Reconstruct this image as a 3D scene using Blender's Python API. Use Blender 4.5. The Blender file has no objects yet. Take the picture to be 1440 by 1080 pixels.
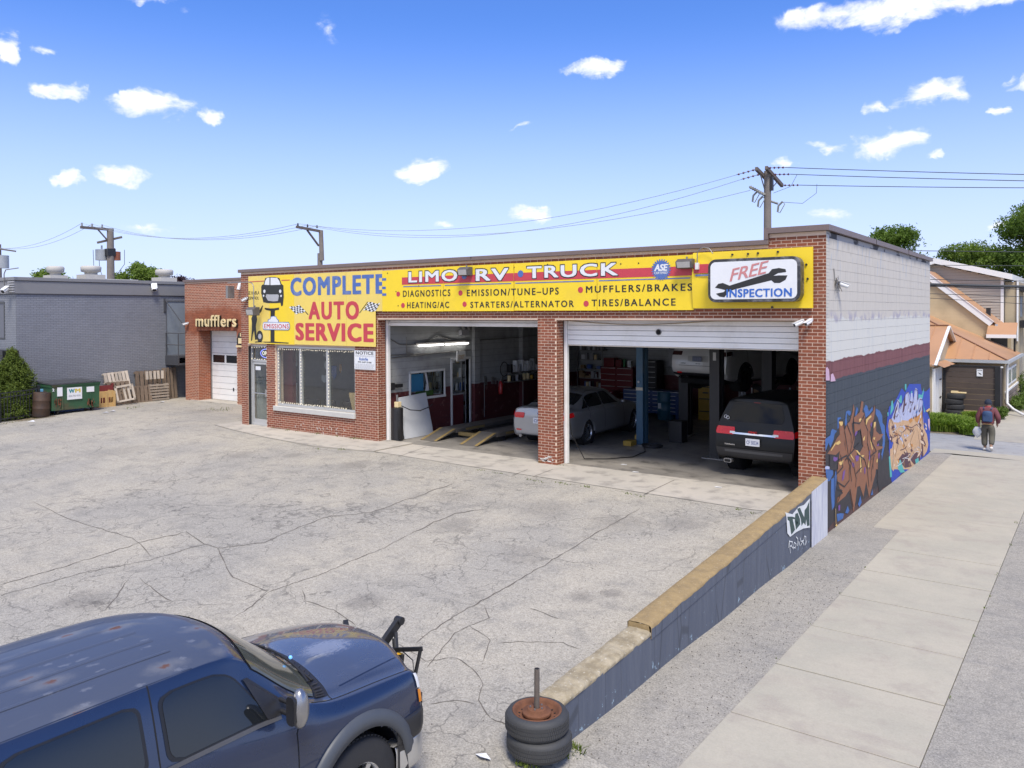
import bpy, bmesh, math, random
import numpy as np
from mathutils import Vector, Matrix
random.seed(7)
PI = math.pi
sc = bpy.context.scene
col = sc.collection

# ------------------------------------------------------------------ camera
FPX, PCX, PCY = 1141.0, 720.0, 455.0
YAW, PITCH, ROLL = math.radians(36.2), -math.radians(0.8), math.radians(0.25)
CAM = Vector((4.36, -16.25, 3.67))
FW = Vector((-math.sin(YAW)*math.cos(PITCH), math.cos(YAW)*math.cos(PITCH), math.sin(PITCH)))
RT0 = Vector((math.cos(YAW), math.sin(YAW), 0)); UP0 = RT0.cross(FW)
RT = RT0*math.cos(ROLL) - UP0*math.sin(ROLL)
UP = RT0*math.sin(ROLL) + UP0*math.cos(ROLL)
cam = bpy.data.cameras.new("camera"); cam_o = bpy.data.objects.new("camera", cam); col.objects.link(cam_o)
mw = Matrix((RT, UP, -FW)).transposed().to_4x4(); mw.translation = CAM
cam_o.matrix_world = mw
cam.sensor_width = 36; cam.lens = FPX/1440*36; cam.shift_y = -85/1440
cam.clip_start = 0.1; cam.clip_end = 3000
sc.camera = cam_o

def at(u, v, ax, val):
    "point of the plane axis=val that the photograph shows at u, v"
    d = FW + RT*((u-PCX)/FPX) - UP*((v-PCY)/FPX)
    return CAM + d*((val-CAM[ax])/d[ax])
def ground(u, v):
    "point of the sloping lot seen at u, v"
    d = FW + RT*((u-PCX)/FPX) - UP*((v-PCY)/FPX)
    p = CAM + d*((0-CAM.z)/d.z)
    if p.y > -1.4: return p
    # z = .057*(y+1.4)
    t = (0.057*(CAM.y+1.4)-CAM.z)/(d.z-0.057*d.y)
    return CAM + d*t

# ------------------------------------------------------------------ world, sun, exposure
SUN_AZ = math.radians(-46)      # direction the light comes from, measured from +X towards +Y
SUN_EL = math.radians(58)
w = bpy.data.worlds.new("World"); sc.world = w; w.use_nodes = True
nt = w.node_tree; N = nt.nodes; Lk = nt.links; N.clear()
def wn(t, **k):
    n = N.new(t)
    for a, b in k.items(): setattr(n, a, b)
    return n
def wmath(op, a, b=None, c=None):
    n = wn('ShaderNodeMath', operation=op)
    for i, x in enumerate((a, b, c)):
        if x is None: continue
        if isinstance(x, (int, float)): n.inputs[i].default_value = x
        else: Lk.new(x, n.inputs[i])
    return n.outputs[0]
out = wn('ShaderNodeOutputWorld'); bg = wn('ShaderNodeBackground')
sky = wn('ShaderNodeTexSky'); sky.sky_type = 'NISHITA'; sky.sun_disc = False
sky.sun_elevation = SUN_EL; sky.sun_rotation = PI/2 - SUN_AZ
sky.air_density = 1.0; sky.dust_density = 0.6; sky.ozone_density = 2.2; sky.altitude = 100
tc = wn('ShaderNodeTexCoord'); sep = wn('ShaderNodeSeparateXYZ'); Lk.new(tc.outputs['Generated'], sep.inputs[0])
az = wmath('ARCTAN2', sep.outputs[0], sep.outputs[1]); el = wmath('ARCSINE', sep.outputs[2])
cmb = wn('ShaderNodeCombineXYZ'); Lk.new(az, cmb.inputs[0]); Lk.new(el, cmb.inputs[1])
nz = wn('ShaderNodeTexNoise'); nz.inputs['Scale'].default_value = 30; nz.inputs['Detail'].default_value = 9; nz.inputs['Distortion'].default_value = .4; nz.inputs['Roughness'].default_value = .62
mp = wn('ShaderNodeMapping'); mp.inputs['Scale'].default_value = (.6, 1.3, 1); Lk.new(cmb.outputs[0], mp.inputs[0]); Lk.new(mp.outputs[0], nz.inputs['Vector'])
CLOUDS = [(212,148,66,26,1.),(292,166,20,11,.75),(75,124,40,14,.9),(8,66,26,22,.9),(170,250,38,16,.95),(97,255,22,13,.85),(597,235,40,17,.9),(838,97,48,13,.8),
 (1310,134,62,22,1.),(1245,198,52,19,1.),(1237,150,22,12,.8),(1165,206,24,9,.65),(750,300,30,13,.85),(1103,226,20,10,.7),(1300,6,210,26,1.),(1180,22,90,24,.95),(1434,112,26,11,.75),(215,2,60,9,.7),
 (1398,156,16,7,.5),(735,180,22,5,.45),(1428,312,30,10,.6),(614,310,16,8,.5),(70,70,18,8,.45),(1160,300,30,9,.5),(210,320,50,9,.4),(1313,214,20,7,.5),(455,40,16,20,.35),(1340,-60,160,40,1.),(500,-150,120,40,1.),(-150,180,90,30,1.),(1650,120,120,40,1.)]
def warp(src, scale, amp):
    n_ = wn('ShaderNodeTexNoise'); n_.inputs['Scale'].default_value = scale; n_.inputs['Detail'].default_value = 4; Lk.new(src, n_.inputs['Vector'])
    a_ = wn('ShaderNodeVectorMath', operation='SUBTRACT'); Lk.new(n_.outputs['Color'], a_.inputs[0]); a_.inputs[1].default_value = (.5,.5,.5)
    b_ = wn('ShaderNodeVectorMath', operation='MULTIPLY'); Lk.new(a_.outputs[0], b_.inputs[0]); b_.inputs[1].default_value = (amp, amp*.55, 0)
    c_ = wn('ShaderNodeVectorMath', operation='ADD'); Lk.new(src, c_.inputs[0]); Lk.new(b_.outputs[0], c_.inputs[1]); return c_.outputs[0]
wv = warp(warp(cmb.outputs[0], 22, .075), 75, .022)
tot = None
for (u, v, rx, ry, k) in CLOUDS:
    d = (FW + RT*((u-PCX)/FPX) - UP*((v-PCY)/FPX)); s = d.length; d.normalize()
    a0 = math.atan2(d.x, d.y); e0 = math.asin(d.z)
    sub = wn('ShaderNodeVectorMath', operation='SUBTRACT'); Lk.new(wv, sub.inputs[0]); sub.inputs[1].default_value = (a0, e0, 0)
    mul = wn('ShaderNodeVectorMath', operation='MULTIPLY'); Lk.new(sub.outputs[0], mul.inputs[0])
    mul.inputs[1].default_value = (FPX*s*s/(rx*1.18)*math.cos(e0), FPX*s/(ry*1.18), 0)
    ln = wn('ShaderNodeVectorMath', operation='LENGTH'); Lk.new(mul.outputs[0], ln.inputs[0])
    m = wmath('MULTIPLY_ADD', ln.outputs['Value'], -k, k)
    tot = m if tot is None else wmath('MAXIMUM', tot, m)
# unseen clouds added behind the camera: sky carried on, its light made more neutral
nz2 = wn('ShaderNodeTexNoise'); nz2.inputs['Scale'].default_value = 5.0; nz2.inputs['Detail'].default_value = 3
Lk.new(tc.outputs['Generated'], nz2.inputs['Vector'])
behind = wmath('GREATER_THAN', wmath('MULTIPLY', sep.outputs[1], -1.0), 0.0)
far = wmath('MULTIPLY', wmath('MULTIPLY_ADD', nz2.outputs[0], 5.0, -2.1), behind)
tot = wmath('MAXIMUM', tot, far)
dens = wmath('MULTIPLY', wmath('MULTIPLY_ADD', wmath('SUBTRACT', nz.outputs[0], .5), 3.0, wmath('MULTIPLY', tot, 1.35)), wmath('GREATER_THAN', tot, 0.0))
fade = wn('ShaderNodeMapRange', interpolation_type='SMOOTHSTEP'); Lk.new(tot, fade.inputs[0]); fade.inputs[1].default_value = 0; fade.inputs[2].default_value = .25
dens = wmath('MULTIPLY', dens, fade.outputs[0])
mr = wn('ShaderNodeMapRange', interpolation_type='SMOOTHSTEP'); Lk.new(dens, mr.inputs[0]); mr.inputs[1].default_value = -.02; mr.inputs[2].default_value = 1.0
tint = wn('ShaderNodeMix', data_type='RGBA', blend_type='MULTIPLY'); tint.inputs[0].default_value = 1
Lk.new(sky.outputs[0], tint.inputs[6]); tint.inputs[7].default_value = (SKYT := (.70, 1.07, 1.84, 1))
# thin veil of haze towards the horizon
hz = wn('ShaderNodeMapRange', interpolation_type='SMOOTHSTEP'); Lk.new(el, hz.inputs[0]); hz.inputs[1].default_value = -.02; hz.inputs[2].default_value = .36; hz.inputs[3].default_value = .86; hz.inputs[4].default_value = 0
mixh = wn('ShaderNodeMix', data_type='RGBA'); Lk.new(hz.outputs[0], mixh.inputs[0]); Lk.new(tint.outputs[2], mixh.inputs[6]); mixh.inputs[7].default_value = (7.0, 7.75, 10.5, 1)
mixc = wn('ShaderNodeMix', data_type='RGBA'); Lk.new(mr.outputs[0], mixc.inputs[0]); Lk.new(mixh.outputs[2], mixc.inputs[6]); shade = wn('ShaderNodeMix', data_type='RGBA'); Lk.new(wmath('MINIMUM', wmath('MAXIMUM', wmath('MULTIPLY', dens, .8), 0.0), 1.0), shade.inputs[0]); shade.inputs[6].default_value = (8.2, 8.8, 10.4, 1); shade.inputs[7].default_value = (10.0, 10.0, 10.4, 1)
Lk.new(shade.outputs[2], mixc.inputs[7])
Lk.new(mixc.outputs[2], bg.inputs[0]); bg.inputs[1].default_value = 0.1
Lk.new(bg.outputs[0], out.inputs[0])

sun = bpy.data.lights.new("sun", 'SUN'); sun.energy = 3.6; sun.angle = math.radians(18); sun.color = (1, .93, .82)
sun_o = bpy.data.objects.new("sun", sun); col.objects.link(sun_o)
sd = Vector((math.cos(SUN_EL)*math.cos(SUN_AZ), math.cos(SUN_EL)*math.sin(SUN_AZ), math.sin(SUN_EL)))
sun_o.rotation_euler = sd.to_track_quat('Z', 'Y').to_euler(); sun_o.location = sd*100
sc.view_settings.view_transform = 'Standard'; sc.view_settings.look = 'None'
sc.view_settings.exposure = 0.25; sc.view_settings.gamma = 1; sc.view_settings.use_curve_mapping = False
sc.render.engine = 'CYCLES'; sc.cycles.max_bounces = 8; sc.cycles.use_denoising = True

# ------------------------------------------------------------------ materials
class NT:
    def __init__(s, name):
        s.m = bpy.data.materials.new(name); s.m.use_nodes = True; s.t = s.m.node_tree; s.n = s.t.nodes
        s.b = s.n['Principled BSDF']; s.o = s.n['Material Output']
    def add(s, t, **k):
        n = s.n.new(t)
        for a, b in k.items(): setattr(n, a, b)
        return n
    def put(s, sock, x):
        if x is None: return
        if hasattr(x, 'is_output'): s.t.links.new(x, sock)
        elif isinstance(x, (tuple, list)) and sock.type == 'RGBA': sock.default_value = (*x[:3], 1)
        else: sock.default_value = x
    def math(s, op, a, b=None, c=None, clamp=False):
        n = s.add('ShaderNodeMath', operation=op); n.use_clamp = clamp
        for i, x in enumerate((a, b, c)): s.put(n.inputs[i], x)
        return n.outputs[0]
    def mix(s, f, a, b, blend='MIX'):
        n = s.add('ShaderNodeMix', data_type='RGBA', blend_type=blend); s.put(n.inputs[0], f); s.put(n.inputs[6], a); s.put(n.inputs[7], b); return n.outputs[2]
    def noise(s, vec, scale, detail=4, rough=.55, dist=0):
        n = s.add('ShaderNodeTexNoise'); s.put(n.inputs['Vector'], vec); n.inputs['Scale'].default_value = scale
        n.inputs['Detail'].default_value = detail; n.inputs['Roughness'].default_value = rough; n.inputs['Distortion'].default_value = dist; return n.outputs[0]
    def voro(s, vec, scale, feature='F1', rnd=1, dim='3D'):
        n = s.add('ShaderNodeTexVoronoi', feature=feature, voronoi_dimensions=dim); s.put(n.inputs['Vector'], vec); n.inputs['Scale'].default_value = scale; n.inputs['Randomness'].default_value = rnd; return n
    def ramp(s, x, a, b, lo=0, hi=1):
        n = s.add('ShaderNodeMapRange', interpolation_type='SMOOTHSTEP'); s.put(n.inputs[0], x)
        for i, y in enumerate((a, b, lo, hi)): n.inputs[i+1].default_value = y
        return n.outputs[0]
    def pos(s): return s.add('ShaderNodeNewGeometry').outputs['Position']
    def obj(s): return s.add('ShaderNodeTexCoord').outputs['Object']
    def scale(s, v, k, rot=(0,0,0), loc=(0,0,0)):
        n = s.add('ShaderNodeMapping'); s.put(n.inputs[0], v); n.inputs['Scale'].default_value = k; n.inputs['Rotation'].default_value = rot; n.inputs['Location'].default_value = loc; return n.outputs[0]
    def sep(s, v):
        n = s.add('ShaderNodeSeparateXYZ'); s.put(n.inputs[0], v); return n.outputs
    def island(s):
        g = s.add('ShaderNodeNewGeometry').outputs['Random Per Island']; o = s.add('ShaderNodeObjectInfo').outputs['Random']
        return s.math('FRACT', s.math('ADD', g, o))
    def bump(s, h, strength=.3, dist=.01):
        n = s.add('ShaderNodeBump'); n.inputs['Strength'].default_value = strength; n.inputs['Distance'].default_value = dist
        s.put(n.inputs['Height'], h); s.t.links.new(n.outputs[0], s.b.inputs['Normal'])
    def done(s, c=None, rough=None, metal=None):
        s.put(s.b.inputs['Base Color'], c); s.put(s.b.inputs['Roughness'], rough); s.put(s.b.inputs['Metallic'], metal); return s.m
def M(name, c, rough=.6, metal=0, var=.18, scale=6, bump=.0, bscale=80, coat=0, spec=.5, emit=None, es=1, world=False, dirt=None, dirt_k=.35, isl=0):
    s = NT(name); v = s.pos() if world else s.obj()
    n1 = s.noise(v, scale, 5); n2 = s.noise(v, scale*7, 3)
    f = s.math('ADD', s.math('MULTIPLY', s.math('SUBTRACT', n1, .5), var*1.6), s.math('MULTIPLY', s.math('SUBTRACT', n2, .5), var*.7))
    if isl: f = s.math('ADD', f, s.math('MULTIPLY', s.math('SUBTRACT', s.island(), .5), isl))
    k = s.math('ADD', f, 1.0)
    cc = s.add('ShaderNodeVectorMath', operation='SCALE'); cc.inputs[0].default_value = c[:3]; s.put(cc.inputs[3], k)
    cout = cc.outputs[0]
    if dirt: cout = s.mix(s.math('MULTIPLY', s.ramp(s.noise(v, scale*.7, 6, .65), .45, .72), dirt_k), cout, dirt)
    rr = s.math('ADD', s.math('MULTIPLY', s.math('SUBTRACT', n1, .5), .25), rough, clamp=True)
    s.done(cout, rr, metal); s.b.inputs['Specular IOR Level'].default_value = spec
    if coat: s.b.inputs['Coat Weight'].default_value = coat; s.b.inputs['Coat Roughness'].default_value = .06
    if bump: s.bump(s.noise(v, bscale, 4), bump, .005)
    if emit: s.put(s.b.inputs['Emission Color'], emit); s.b.inputs['Emission Strength'].default_value = es
    return s.m

# ------------------------------------------------------------------ mesh building
class MB:
    def __init__(s, T=None): s.v = []; s.f = []; s.mi = []; s.T = T; s.cur = 0; s.sm = []; s.smooth = False
    def add(s, vs, fs):
        b = len(s.v)
        if s.T is not None: vs = [s.T @ Vector(p) for p in vs]
        s.v += [tuple(p) for p in vs]; s.f += [tuple(i+b for i in f) for f in fs]; s.mi += [s.cur]*len(fs); s.sm += [s.smooth]*len(fs)
        return s
    def box(s, x0, x1, y0, y1, z0, z1):
        if x0 > x1: x0, x1 = x1, x0
        if y0 > y1: y0, y1 = y1, y0
        if z0 > z1: z0, z1 = z1, z0
        return s.add([(x0,y0,z0),(x1,y0,z0),(x1,y1,z0),(x0,y1,z0),(x0,y0,z1),(x1,y0,z1),(x1,y1,z1),(x0,y1,z1)],
              [(3,2,1,0),(4,5,6,7),(0,1,5,4),(1,2,6,5),(2,3,7,6),(3,0,4,7)])
    def bar(s, a, b, w, h=None, up=(0,0,1)):
        h = h or w; a = Vector(a); b = Vector(b); d = (b-a).normalized(); u = Vector(up)
        if abs(d.dot(u)) > .98: u = Vector((1,0,0))
        r = d.cross(u).normalized(); u = r.cross(d)
        c = [r*w/2*i + u*h/2*j for i, j in ((-1,-1),(1,-1),(1,1),(-1,1))]
        return s.add([a+q for q in c]+[b+q for q in c], [(0,1,2,3),(7,6,5,4),(1,0,4,5),(2,1,5,6),(3,2,6,7),(0,3,7,4)])
    def cyl(s, a, b, r, r2=None, n=12, cap=True):
        r2 = r if r2 is None else r2; a = Vector(a); b = Vector(b); d = (b-a).normalized()
        u = Vector((0,0,1)) if abs(d.z) < .9 else Vector((1,0,0)); x = d.cross(u).normalized(); y = x.cross(d)
        vs = [a + (x*math.cos(2*PI*i/n)+y*math.sin(2*PI*i/n))*r for i in range(n)] + [b + (x*math.cos(2*PI*i/n)+y*math.sin(2*PI*i/n))*r2 for i in range(n)]
        fs = [(i, i+n, (i+1)%n+n, (i+1)%n) for i in range(n)]
        sm = s.smooth; s.smooth = True; s.add(vs, fs); s.smooth = sm
        if cap: s.add(vs, [tuple(range(n)), tuple(range(2*n-1, n-1, -1))])
        return s
    def tube(s, pts, r, n=6):
        P = [Vector(p) for p in pts]; R = r if isinstance(r, (list, tuple)) else [r]*len(P); vs = []
        x = None
        for i, p in enumerate(P):
            d = (P[min(i+1, len(P)-1)] - P[max(i-1, 0)]).normalized()
            if x is None:
                u = Vector((0,0,1)) if abs(d.z) < .9 else Vector((1,0,0)); x = d.cross(u).normalized()
            x = (x - d*x.dot(d)).normalized(); y = d.cross(x)
            vs += [p + (x*math.cos(2*PI*k/n)+y*math.sin(2*PI*k/n))*R[i] for k in range(n)]
        fs = [(i*n+k, i*n+(k+1)%n, (i+1)*n+(k+1)%n, (i+1)*n+k) for i in range(len(P)-1) for k in range(n)]
        sm = s.smooth; s.smooth = True; s.add(vs, fs); s.smooth = sm
        return s.add([vs[k] for k in range(n)] + [vs[-n+k] for k in range(n)], [tuple(range(n-1,-1,-1)), tuple(range(n, 2*n))])
    def lathe(s, prof, c, ax='z', n=24, close=False):
        c = Vector(c); vs = []
        for r, h in prof:
            for k in range(n):
                a = 2*PI*k/n; q = (r*math.cos(a), r*math.sin(a), h)
                if ax == 'y': q = (q[0], q[2], q[1])
                if ax == 'x': q = (q[2], q[0], q[1])
                vs.append(c+Vector(q))
        m = len(prof)
        fs = [(i*n+k, i*n+(k+1)%n, (i+1)*n+(k+1)%n, (i+1)*n+k) for i in range(m-1) for k in range(n)]
        if close: fs += [((m-1)*n+k, (m-1)*n+(k+1)%n, (k+1)%n, k) for k in range(n)]
        if ax == 'y': fs = [tuple(reversed(f)) for f in fs]
        sm = s.smooth; s.smooth = True; s.add(vs, fs); s.smooth = sm; return s
    def prism(s, pts, a, b, ax=1):
        "pts in the plane across axis ax, extruded from a to b along it"
        def P(p, h):
            q = list(p); q.insert(ax, h); return tuple(q)
        n = len(pts)
        return s.add([P(p, a) for p in pts]+[P(p, b) for p in pts], [tuple(range(n)), tuple(range(2*n-1, n-1, -1))]+[(i, i+n, (i+1)%n+n, (i+1)%n) for i in range(n)])
    def grid(s, fn, nu, nv, keep=None):
        vs = [fn(i/nu, j/nv) for i in range(nu+1) for j in range(nv+1)]; m = nv+1
        fs = [(i*m+j, (i+1)*m+j, (i+1)*m+j+1, i*m+j+1) for i in range(nu) for j in range(nv) if keep is None or keep((i+.5)/nu, (j+.5)/nv)]
        sm = s.smooth; s.smooth = True; s.add(vs, fs); s.smooth = sm; return s
    def sphere(s, c, r, n=12, sq=(1,1,1)):
        c = Vector(c)
        return s.grid(lambda a, b: c+Vector((sq[0]*r*math.cos(2*PI*a)*math.sin(PI*b), sq[1]*r*math.sin(2*PI*a)*math.sin(PI*b), sq[2]*-r*math.cos(PI*b))), n, n//2+1)
    def mesh(s, name, mats=None):
        me = bpy.data.meshes.new(name); me.from_pydata(s.v, [], s.f)
        for m in (mats if isinstance(mats, (list, tuple)) else [mats]):
            if m: me.materials.append(m)
        me.polygons.foreach_set('material_index', s.mi); me.polygons.foreach_set('use_smooth', s.sm)
        me.update(); return me
WM = {}
def base(o): return WM.get(o.name, Matrix.Identity(4))
def tag(o, label=None, cat=None, group=None, kind=None):
    if label: o['label'] = label
    if cat: o['category'] = cat
    if group: o['group'] = group
    if kind: o['kind'] = kind
    return o
def fixn(me):
    bm = bmesh.new(); bm.from_mesh(me); bmesh.ops.recalc_face_normals(bm, faces=bm.faces); bm.to_mesh(me); bm.free()
def part(name, mb, mats, parent=None, bev=0, local=False, kind=None, label=None, fix=True, weld=False):
    "one mesh object; geometry is given in world space unless local"
    me = mb if isinstance(mb, bpy.types.Mesh) else mb.mesh(name, mats)
    if parent is not None and not local:
        me.transform(base(parent).inverted())
    if fix: fixn(me)
    o = bpy.data.objects.new(name, me); col.objects.link(o)
    if parent is not None: o.parent = parent; WM[o.name] = base(parent)
    if bev:
        b = o.modifiers.new('bevel', 'BEVEL'); b.width = bev; b.segments = 2; b.limit_method = 'ANGLE'; b.angle_limit = math.radians(40)
    if kind: o['kind'] = kind
    if label: o['label'] = label
    return o
def solo(name, mb, mats, label, cat, group=None, bev=0, fix=True):
    "a thing that is one mesh; origin moved to its base"
    me = mb.mesh(name, mats)
    vs = mb.v; c = Vector((sum(p[0] for p in vs)/len(vs), sum(p[1] for p in vs)/len(vs), min(p[2] for p in vs)))
    me.transform(Matrix.Translation(-c))
    if fix: fixn(me)
    o = bpy.data.objects.new(name, me); col.objects.link(o); o.location = c; WM[o.name] = Matrix.Translation(c)
    if bev:
        b = o.modifiers.new('bevel', 'BEVEL'); b.width = bev; b.segments = 2; b.limit_method = 'ANGLE'
    return tag(o, label, cat, group)
def thing(name, label, cat, loc=(0,0,0), rz=0, group=None, kind=None):
    o = bpy.data.objects.new(name, None); col.objects.link(o); o.empty_display_size = .2
    o.location = loc; o.rotation_euler = (0,0,rz); WM[o.name] = Matrix.Translation(loc) @ Matrix.Rotation(rz, 4, 'Z')
    return tag(o, label, cat, group, kind)
KIDS = {}
def copy_tree(o, loc=None, rot=None, label=None, group=None, parent=None, scale=None):
    if not KIDS.get('_n') == len(bpy.data.objects):
        KIDS.clear()
        for q in bpy.data.objects:
            if q.parent: KIDS.setdefault(q.parent.name, []).append(q)
        KIDS['_n'] = len(bpy.data.objects)
    kids = list(KIDS.get(o.name, []))
    c = o.copy(); col.objects.link(c)
    if parent: c.parent = parent
    if loc is not None: c.location = loc
    if rot is not None: c.rotation_euler = rot
    if scale is not None: c.scale = scale
    if label: c['label'] = label
    if group: c['group'] = group
    for k in kids: copy_tree_inner(k, c)
    KIDS.clear()
    return c
def copy_tree_inner(o, parent):
    c = o.copy(); col.objects.link(c); c.parent = parent
    for k in KIDS.get(o.name, []): copy_tree_inner(k, c)
def text_mesh(txt, off=0.0, ext=.002, shear=0, sp=1.0):
    cu = bpy.data.curves.new('t', 'FONT'); cu.body = txt; cu.size = 1; cu.offset = off; cu.extrude = ext*20; cu.shear = shear; cu.space_character = sp; cu.resolution_u = 3
    cu.fill_mode = 'BOTH'
    o = bpy.data.objects.new('t', cu); me = bpy.data.meshes.new_from_object(o); bpy.data.objects.remove(o); bpy.data.curves.remove(cu); return me
def lettering(txt, p00, p10, p01, mat, parent, off=.03, depth=.003, shear=0, sp=1.0, name='lettering', fit=None):
    "text fitted to the parallelogram p00 (bottom left), p10 (bottom right), p01 (top left)"
    me = text_mesh(txt, 0, .001, shear, sp)
    if not len(me.vertices): return None
    bmx = bmesh.new(); k = 0
    for dx, dy in (((0,0),(-1,-.7),(1,.7),(-1,.7),(1,-.7),(0,-.8),(0,.8)) if off > .012 else ((0,0),(off/.012,0))):
        n0 = len(bmx.verts); bmx.from_mesh(me); bmx.verts.ensure_lookup_table()
        for v_ in bmx.verts[n0:]: v_.co.x += dx*off*.8; v_.co.y += dy*off*.6; v_.co.z += k*.004
        k += 1
    bmx.to_mesh(me); bmx.free()
    co = np.empty(len(me.vertices)*3, 'f'); me.vertices.foreach_get('co', co); co = co.reshape(-1, 3)
    lo = co.min(0); hi = co.max(0)
    p00 = Vector(p00); X = Vector(p10)-p00; Y = Vector(p01)-p00; Z = X.cross(Y).normalized()
    a = (co[:,0]-lo[0])/(hi[0]-lo[0]); b = (co[:,1]-lo[1])/(hi[1]-lo[1]); c = (co[:,2]-lo[2])/max(1e-9, hi[2]-lo[2])*depth
    q = np.outer(a, np.array(X)) + np.outer(b, np.array(Y)) + np.outer(c, np.array(Z)) + np.array(p00)
    me.vertices.foreach_set('co', q.astype('f').ravel()); me.materials.clear(); me.materials.append(mat); me.update()
    return part(name, me, None, parent, fix=False)
def rrect(x0, x1, y0, y1, r, n=4):
    pts = []
    for cx, cy, a0 in ((x1-r, y1-r, 0), (x0+r, y1-r, 90), (x0+r, y0+r, 180), (x1-r, y0+r, 270)):
        for k in range(n+1):
            a = math.radians(a0+90*k/n); pts.append((cx+r*math.cos(a), cy+r*math.sin(a)))
    return pts
# ------------------------------------------------------------------ palette
def brick_mat(name, c, vary=.5, paint=None):
    s = NT(name); r = s.island(); v = s.pos()
    n = s.noise(v, 30, 4); f = s.math('ADD', s.math('MULTIPLY', s.math('SUBTRACT', r, .5), vary), s.math('MULTIPLY', s.math('SUBTRACT', n, .5), .5))
    cc = s.add('ShaderNodeVectorMath', operation='SCALE'); cc.inputs[0].default_value = c; s.put(cc.inputs[3], s.math('ADD', f, 1))
    o = s.mix(s.math('MULTIPLY', s.ramp(s.noise(v, .9, 5), .5, .75), .25), cc.outputs[0], (.30,.2,.15))
    if paint: o = s.mix(paint(s), o, (.27,.085,.045))
    s.bump(s.noise(v, 150, 3), .35, .004)
    return s.done(o, .85)
BRICK = brick_mat('red_brick', (.225,.068,.034), .38)
MBRICK = brick_mat('muffler_brick', (.30,.095,.045), .35)
MORTAR = M('mortar', (.66,.50,.38), .9, var=.25, scale=3, world=True, bump=.3)
def patched(name, c, c2):
    "brick with a repainted patch behind and above the letters"
    s = NT(name); v = s.pos(); x, y, z = s.sep(v)[:3]
    n = s.math('MULTIPLY', s.math('SUBTRACT', s.noise(v, 1.3, 4), .5), 1.2)
    zz = s.math('ADD', z, n)
    a = s.math('MULTIPLY', s.ramp(zz, 2.6, 2.95), s.ramp(zz, 4.05, 3.65)); 
    o = s.mix(a, c, c2); s.bump(s.noise(v, 90, 3), .2, .004)
    return s.done(o, .85)
MMORTAR = patched('muffler_mortar', (.62,.45,.34), (.25,.078,.04))
GREYB = M('grey_painted_brick', (.213,.224,.25), .55, var=.12, scale=.8, world=True, isl=.12, dirt=(.25,.26,.29))
GREYM = M('grey_painted_joint', (.135,.142,.168), .7, world=True)
BROWNMETAL = M('brown_coping_metal', (.17,.125,.115), .45, var=.15, scale=2, world=True)
GREYMETAL = M('grey_fascia_metal', (.20,.20,.205), .45, var=.08, scale=1, world=True)
DOORW = M('white_door_paint', (.84,.83,.80), .45, var=.06, scale=2, world=True, dirt=(.5,.48,.42), dirt_k=.35)
WHITE = M('white_paint', (.74,.74,.72), .5, var=.08, scale=3, dirt=(.45,.42,.36), dirt_k=.3)
ALU = M('aluminium', (.52,.52,.51), .4, .35, var=.08, scale=4)
YEL = M('sign_yellow', (.86,.62,.022), .45, var=.07, scale=1.3, world=True, dirt=(.70,.50,.06), dirt_k=.35)
YELF = M('sign_yellow_faded', (.80,.60,.13), .5, var=.10, scale=1.5, world=True, dirt=(.66,.52,.20), dirt_k=.4)
SRED = M('sign_red', (.52,.05,.07), .5, var=.15, scale=5, world=True)
SBLUE = M('sign_blue', (.07,.14,.40), .5, var=.15, scale=5, world=True, dirt=(.45,.45,.35), dirt_k=.3)
SBLACK = M('sign_black', (.022,.022,.022), .5, world=True, var=.3)
SWHITE = M('sign_white', (.72,.73,.75), .45, world=True, var=.08)
SGREY = M('sign_grey', (.40,.40,.42), .5, world=True)
BLACK = M('black_plastic', (.018,.018,.02), .45, var=.3)
RUBBER = M('tyre_rubber', (.022,.022,.024), .75, var=.35, scale=9, bump=.3, bscale=60)
DARK = M('dark_void', (.008,.008,.009), .9)
STEEL = M('dull_steel', (.30,.29,.28), .45, .7, var=.2)
RUST = M('rusty_iron', (.17,.070,.035), .85, .1, var=.45, scale=12, bump=.4, bscale=60, dirt=(.10,.04,.02), dirt_k=.7)
CHROME = M('chrome', (.75,.75,.76), .12, 1.0, var=.02)
CONC = None
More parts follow.
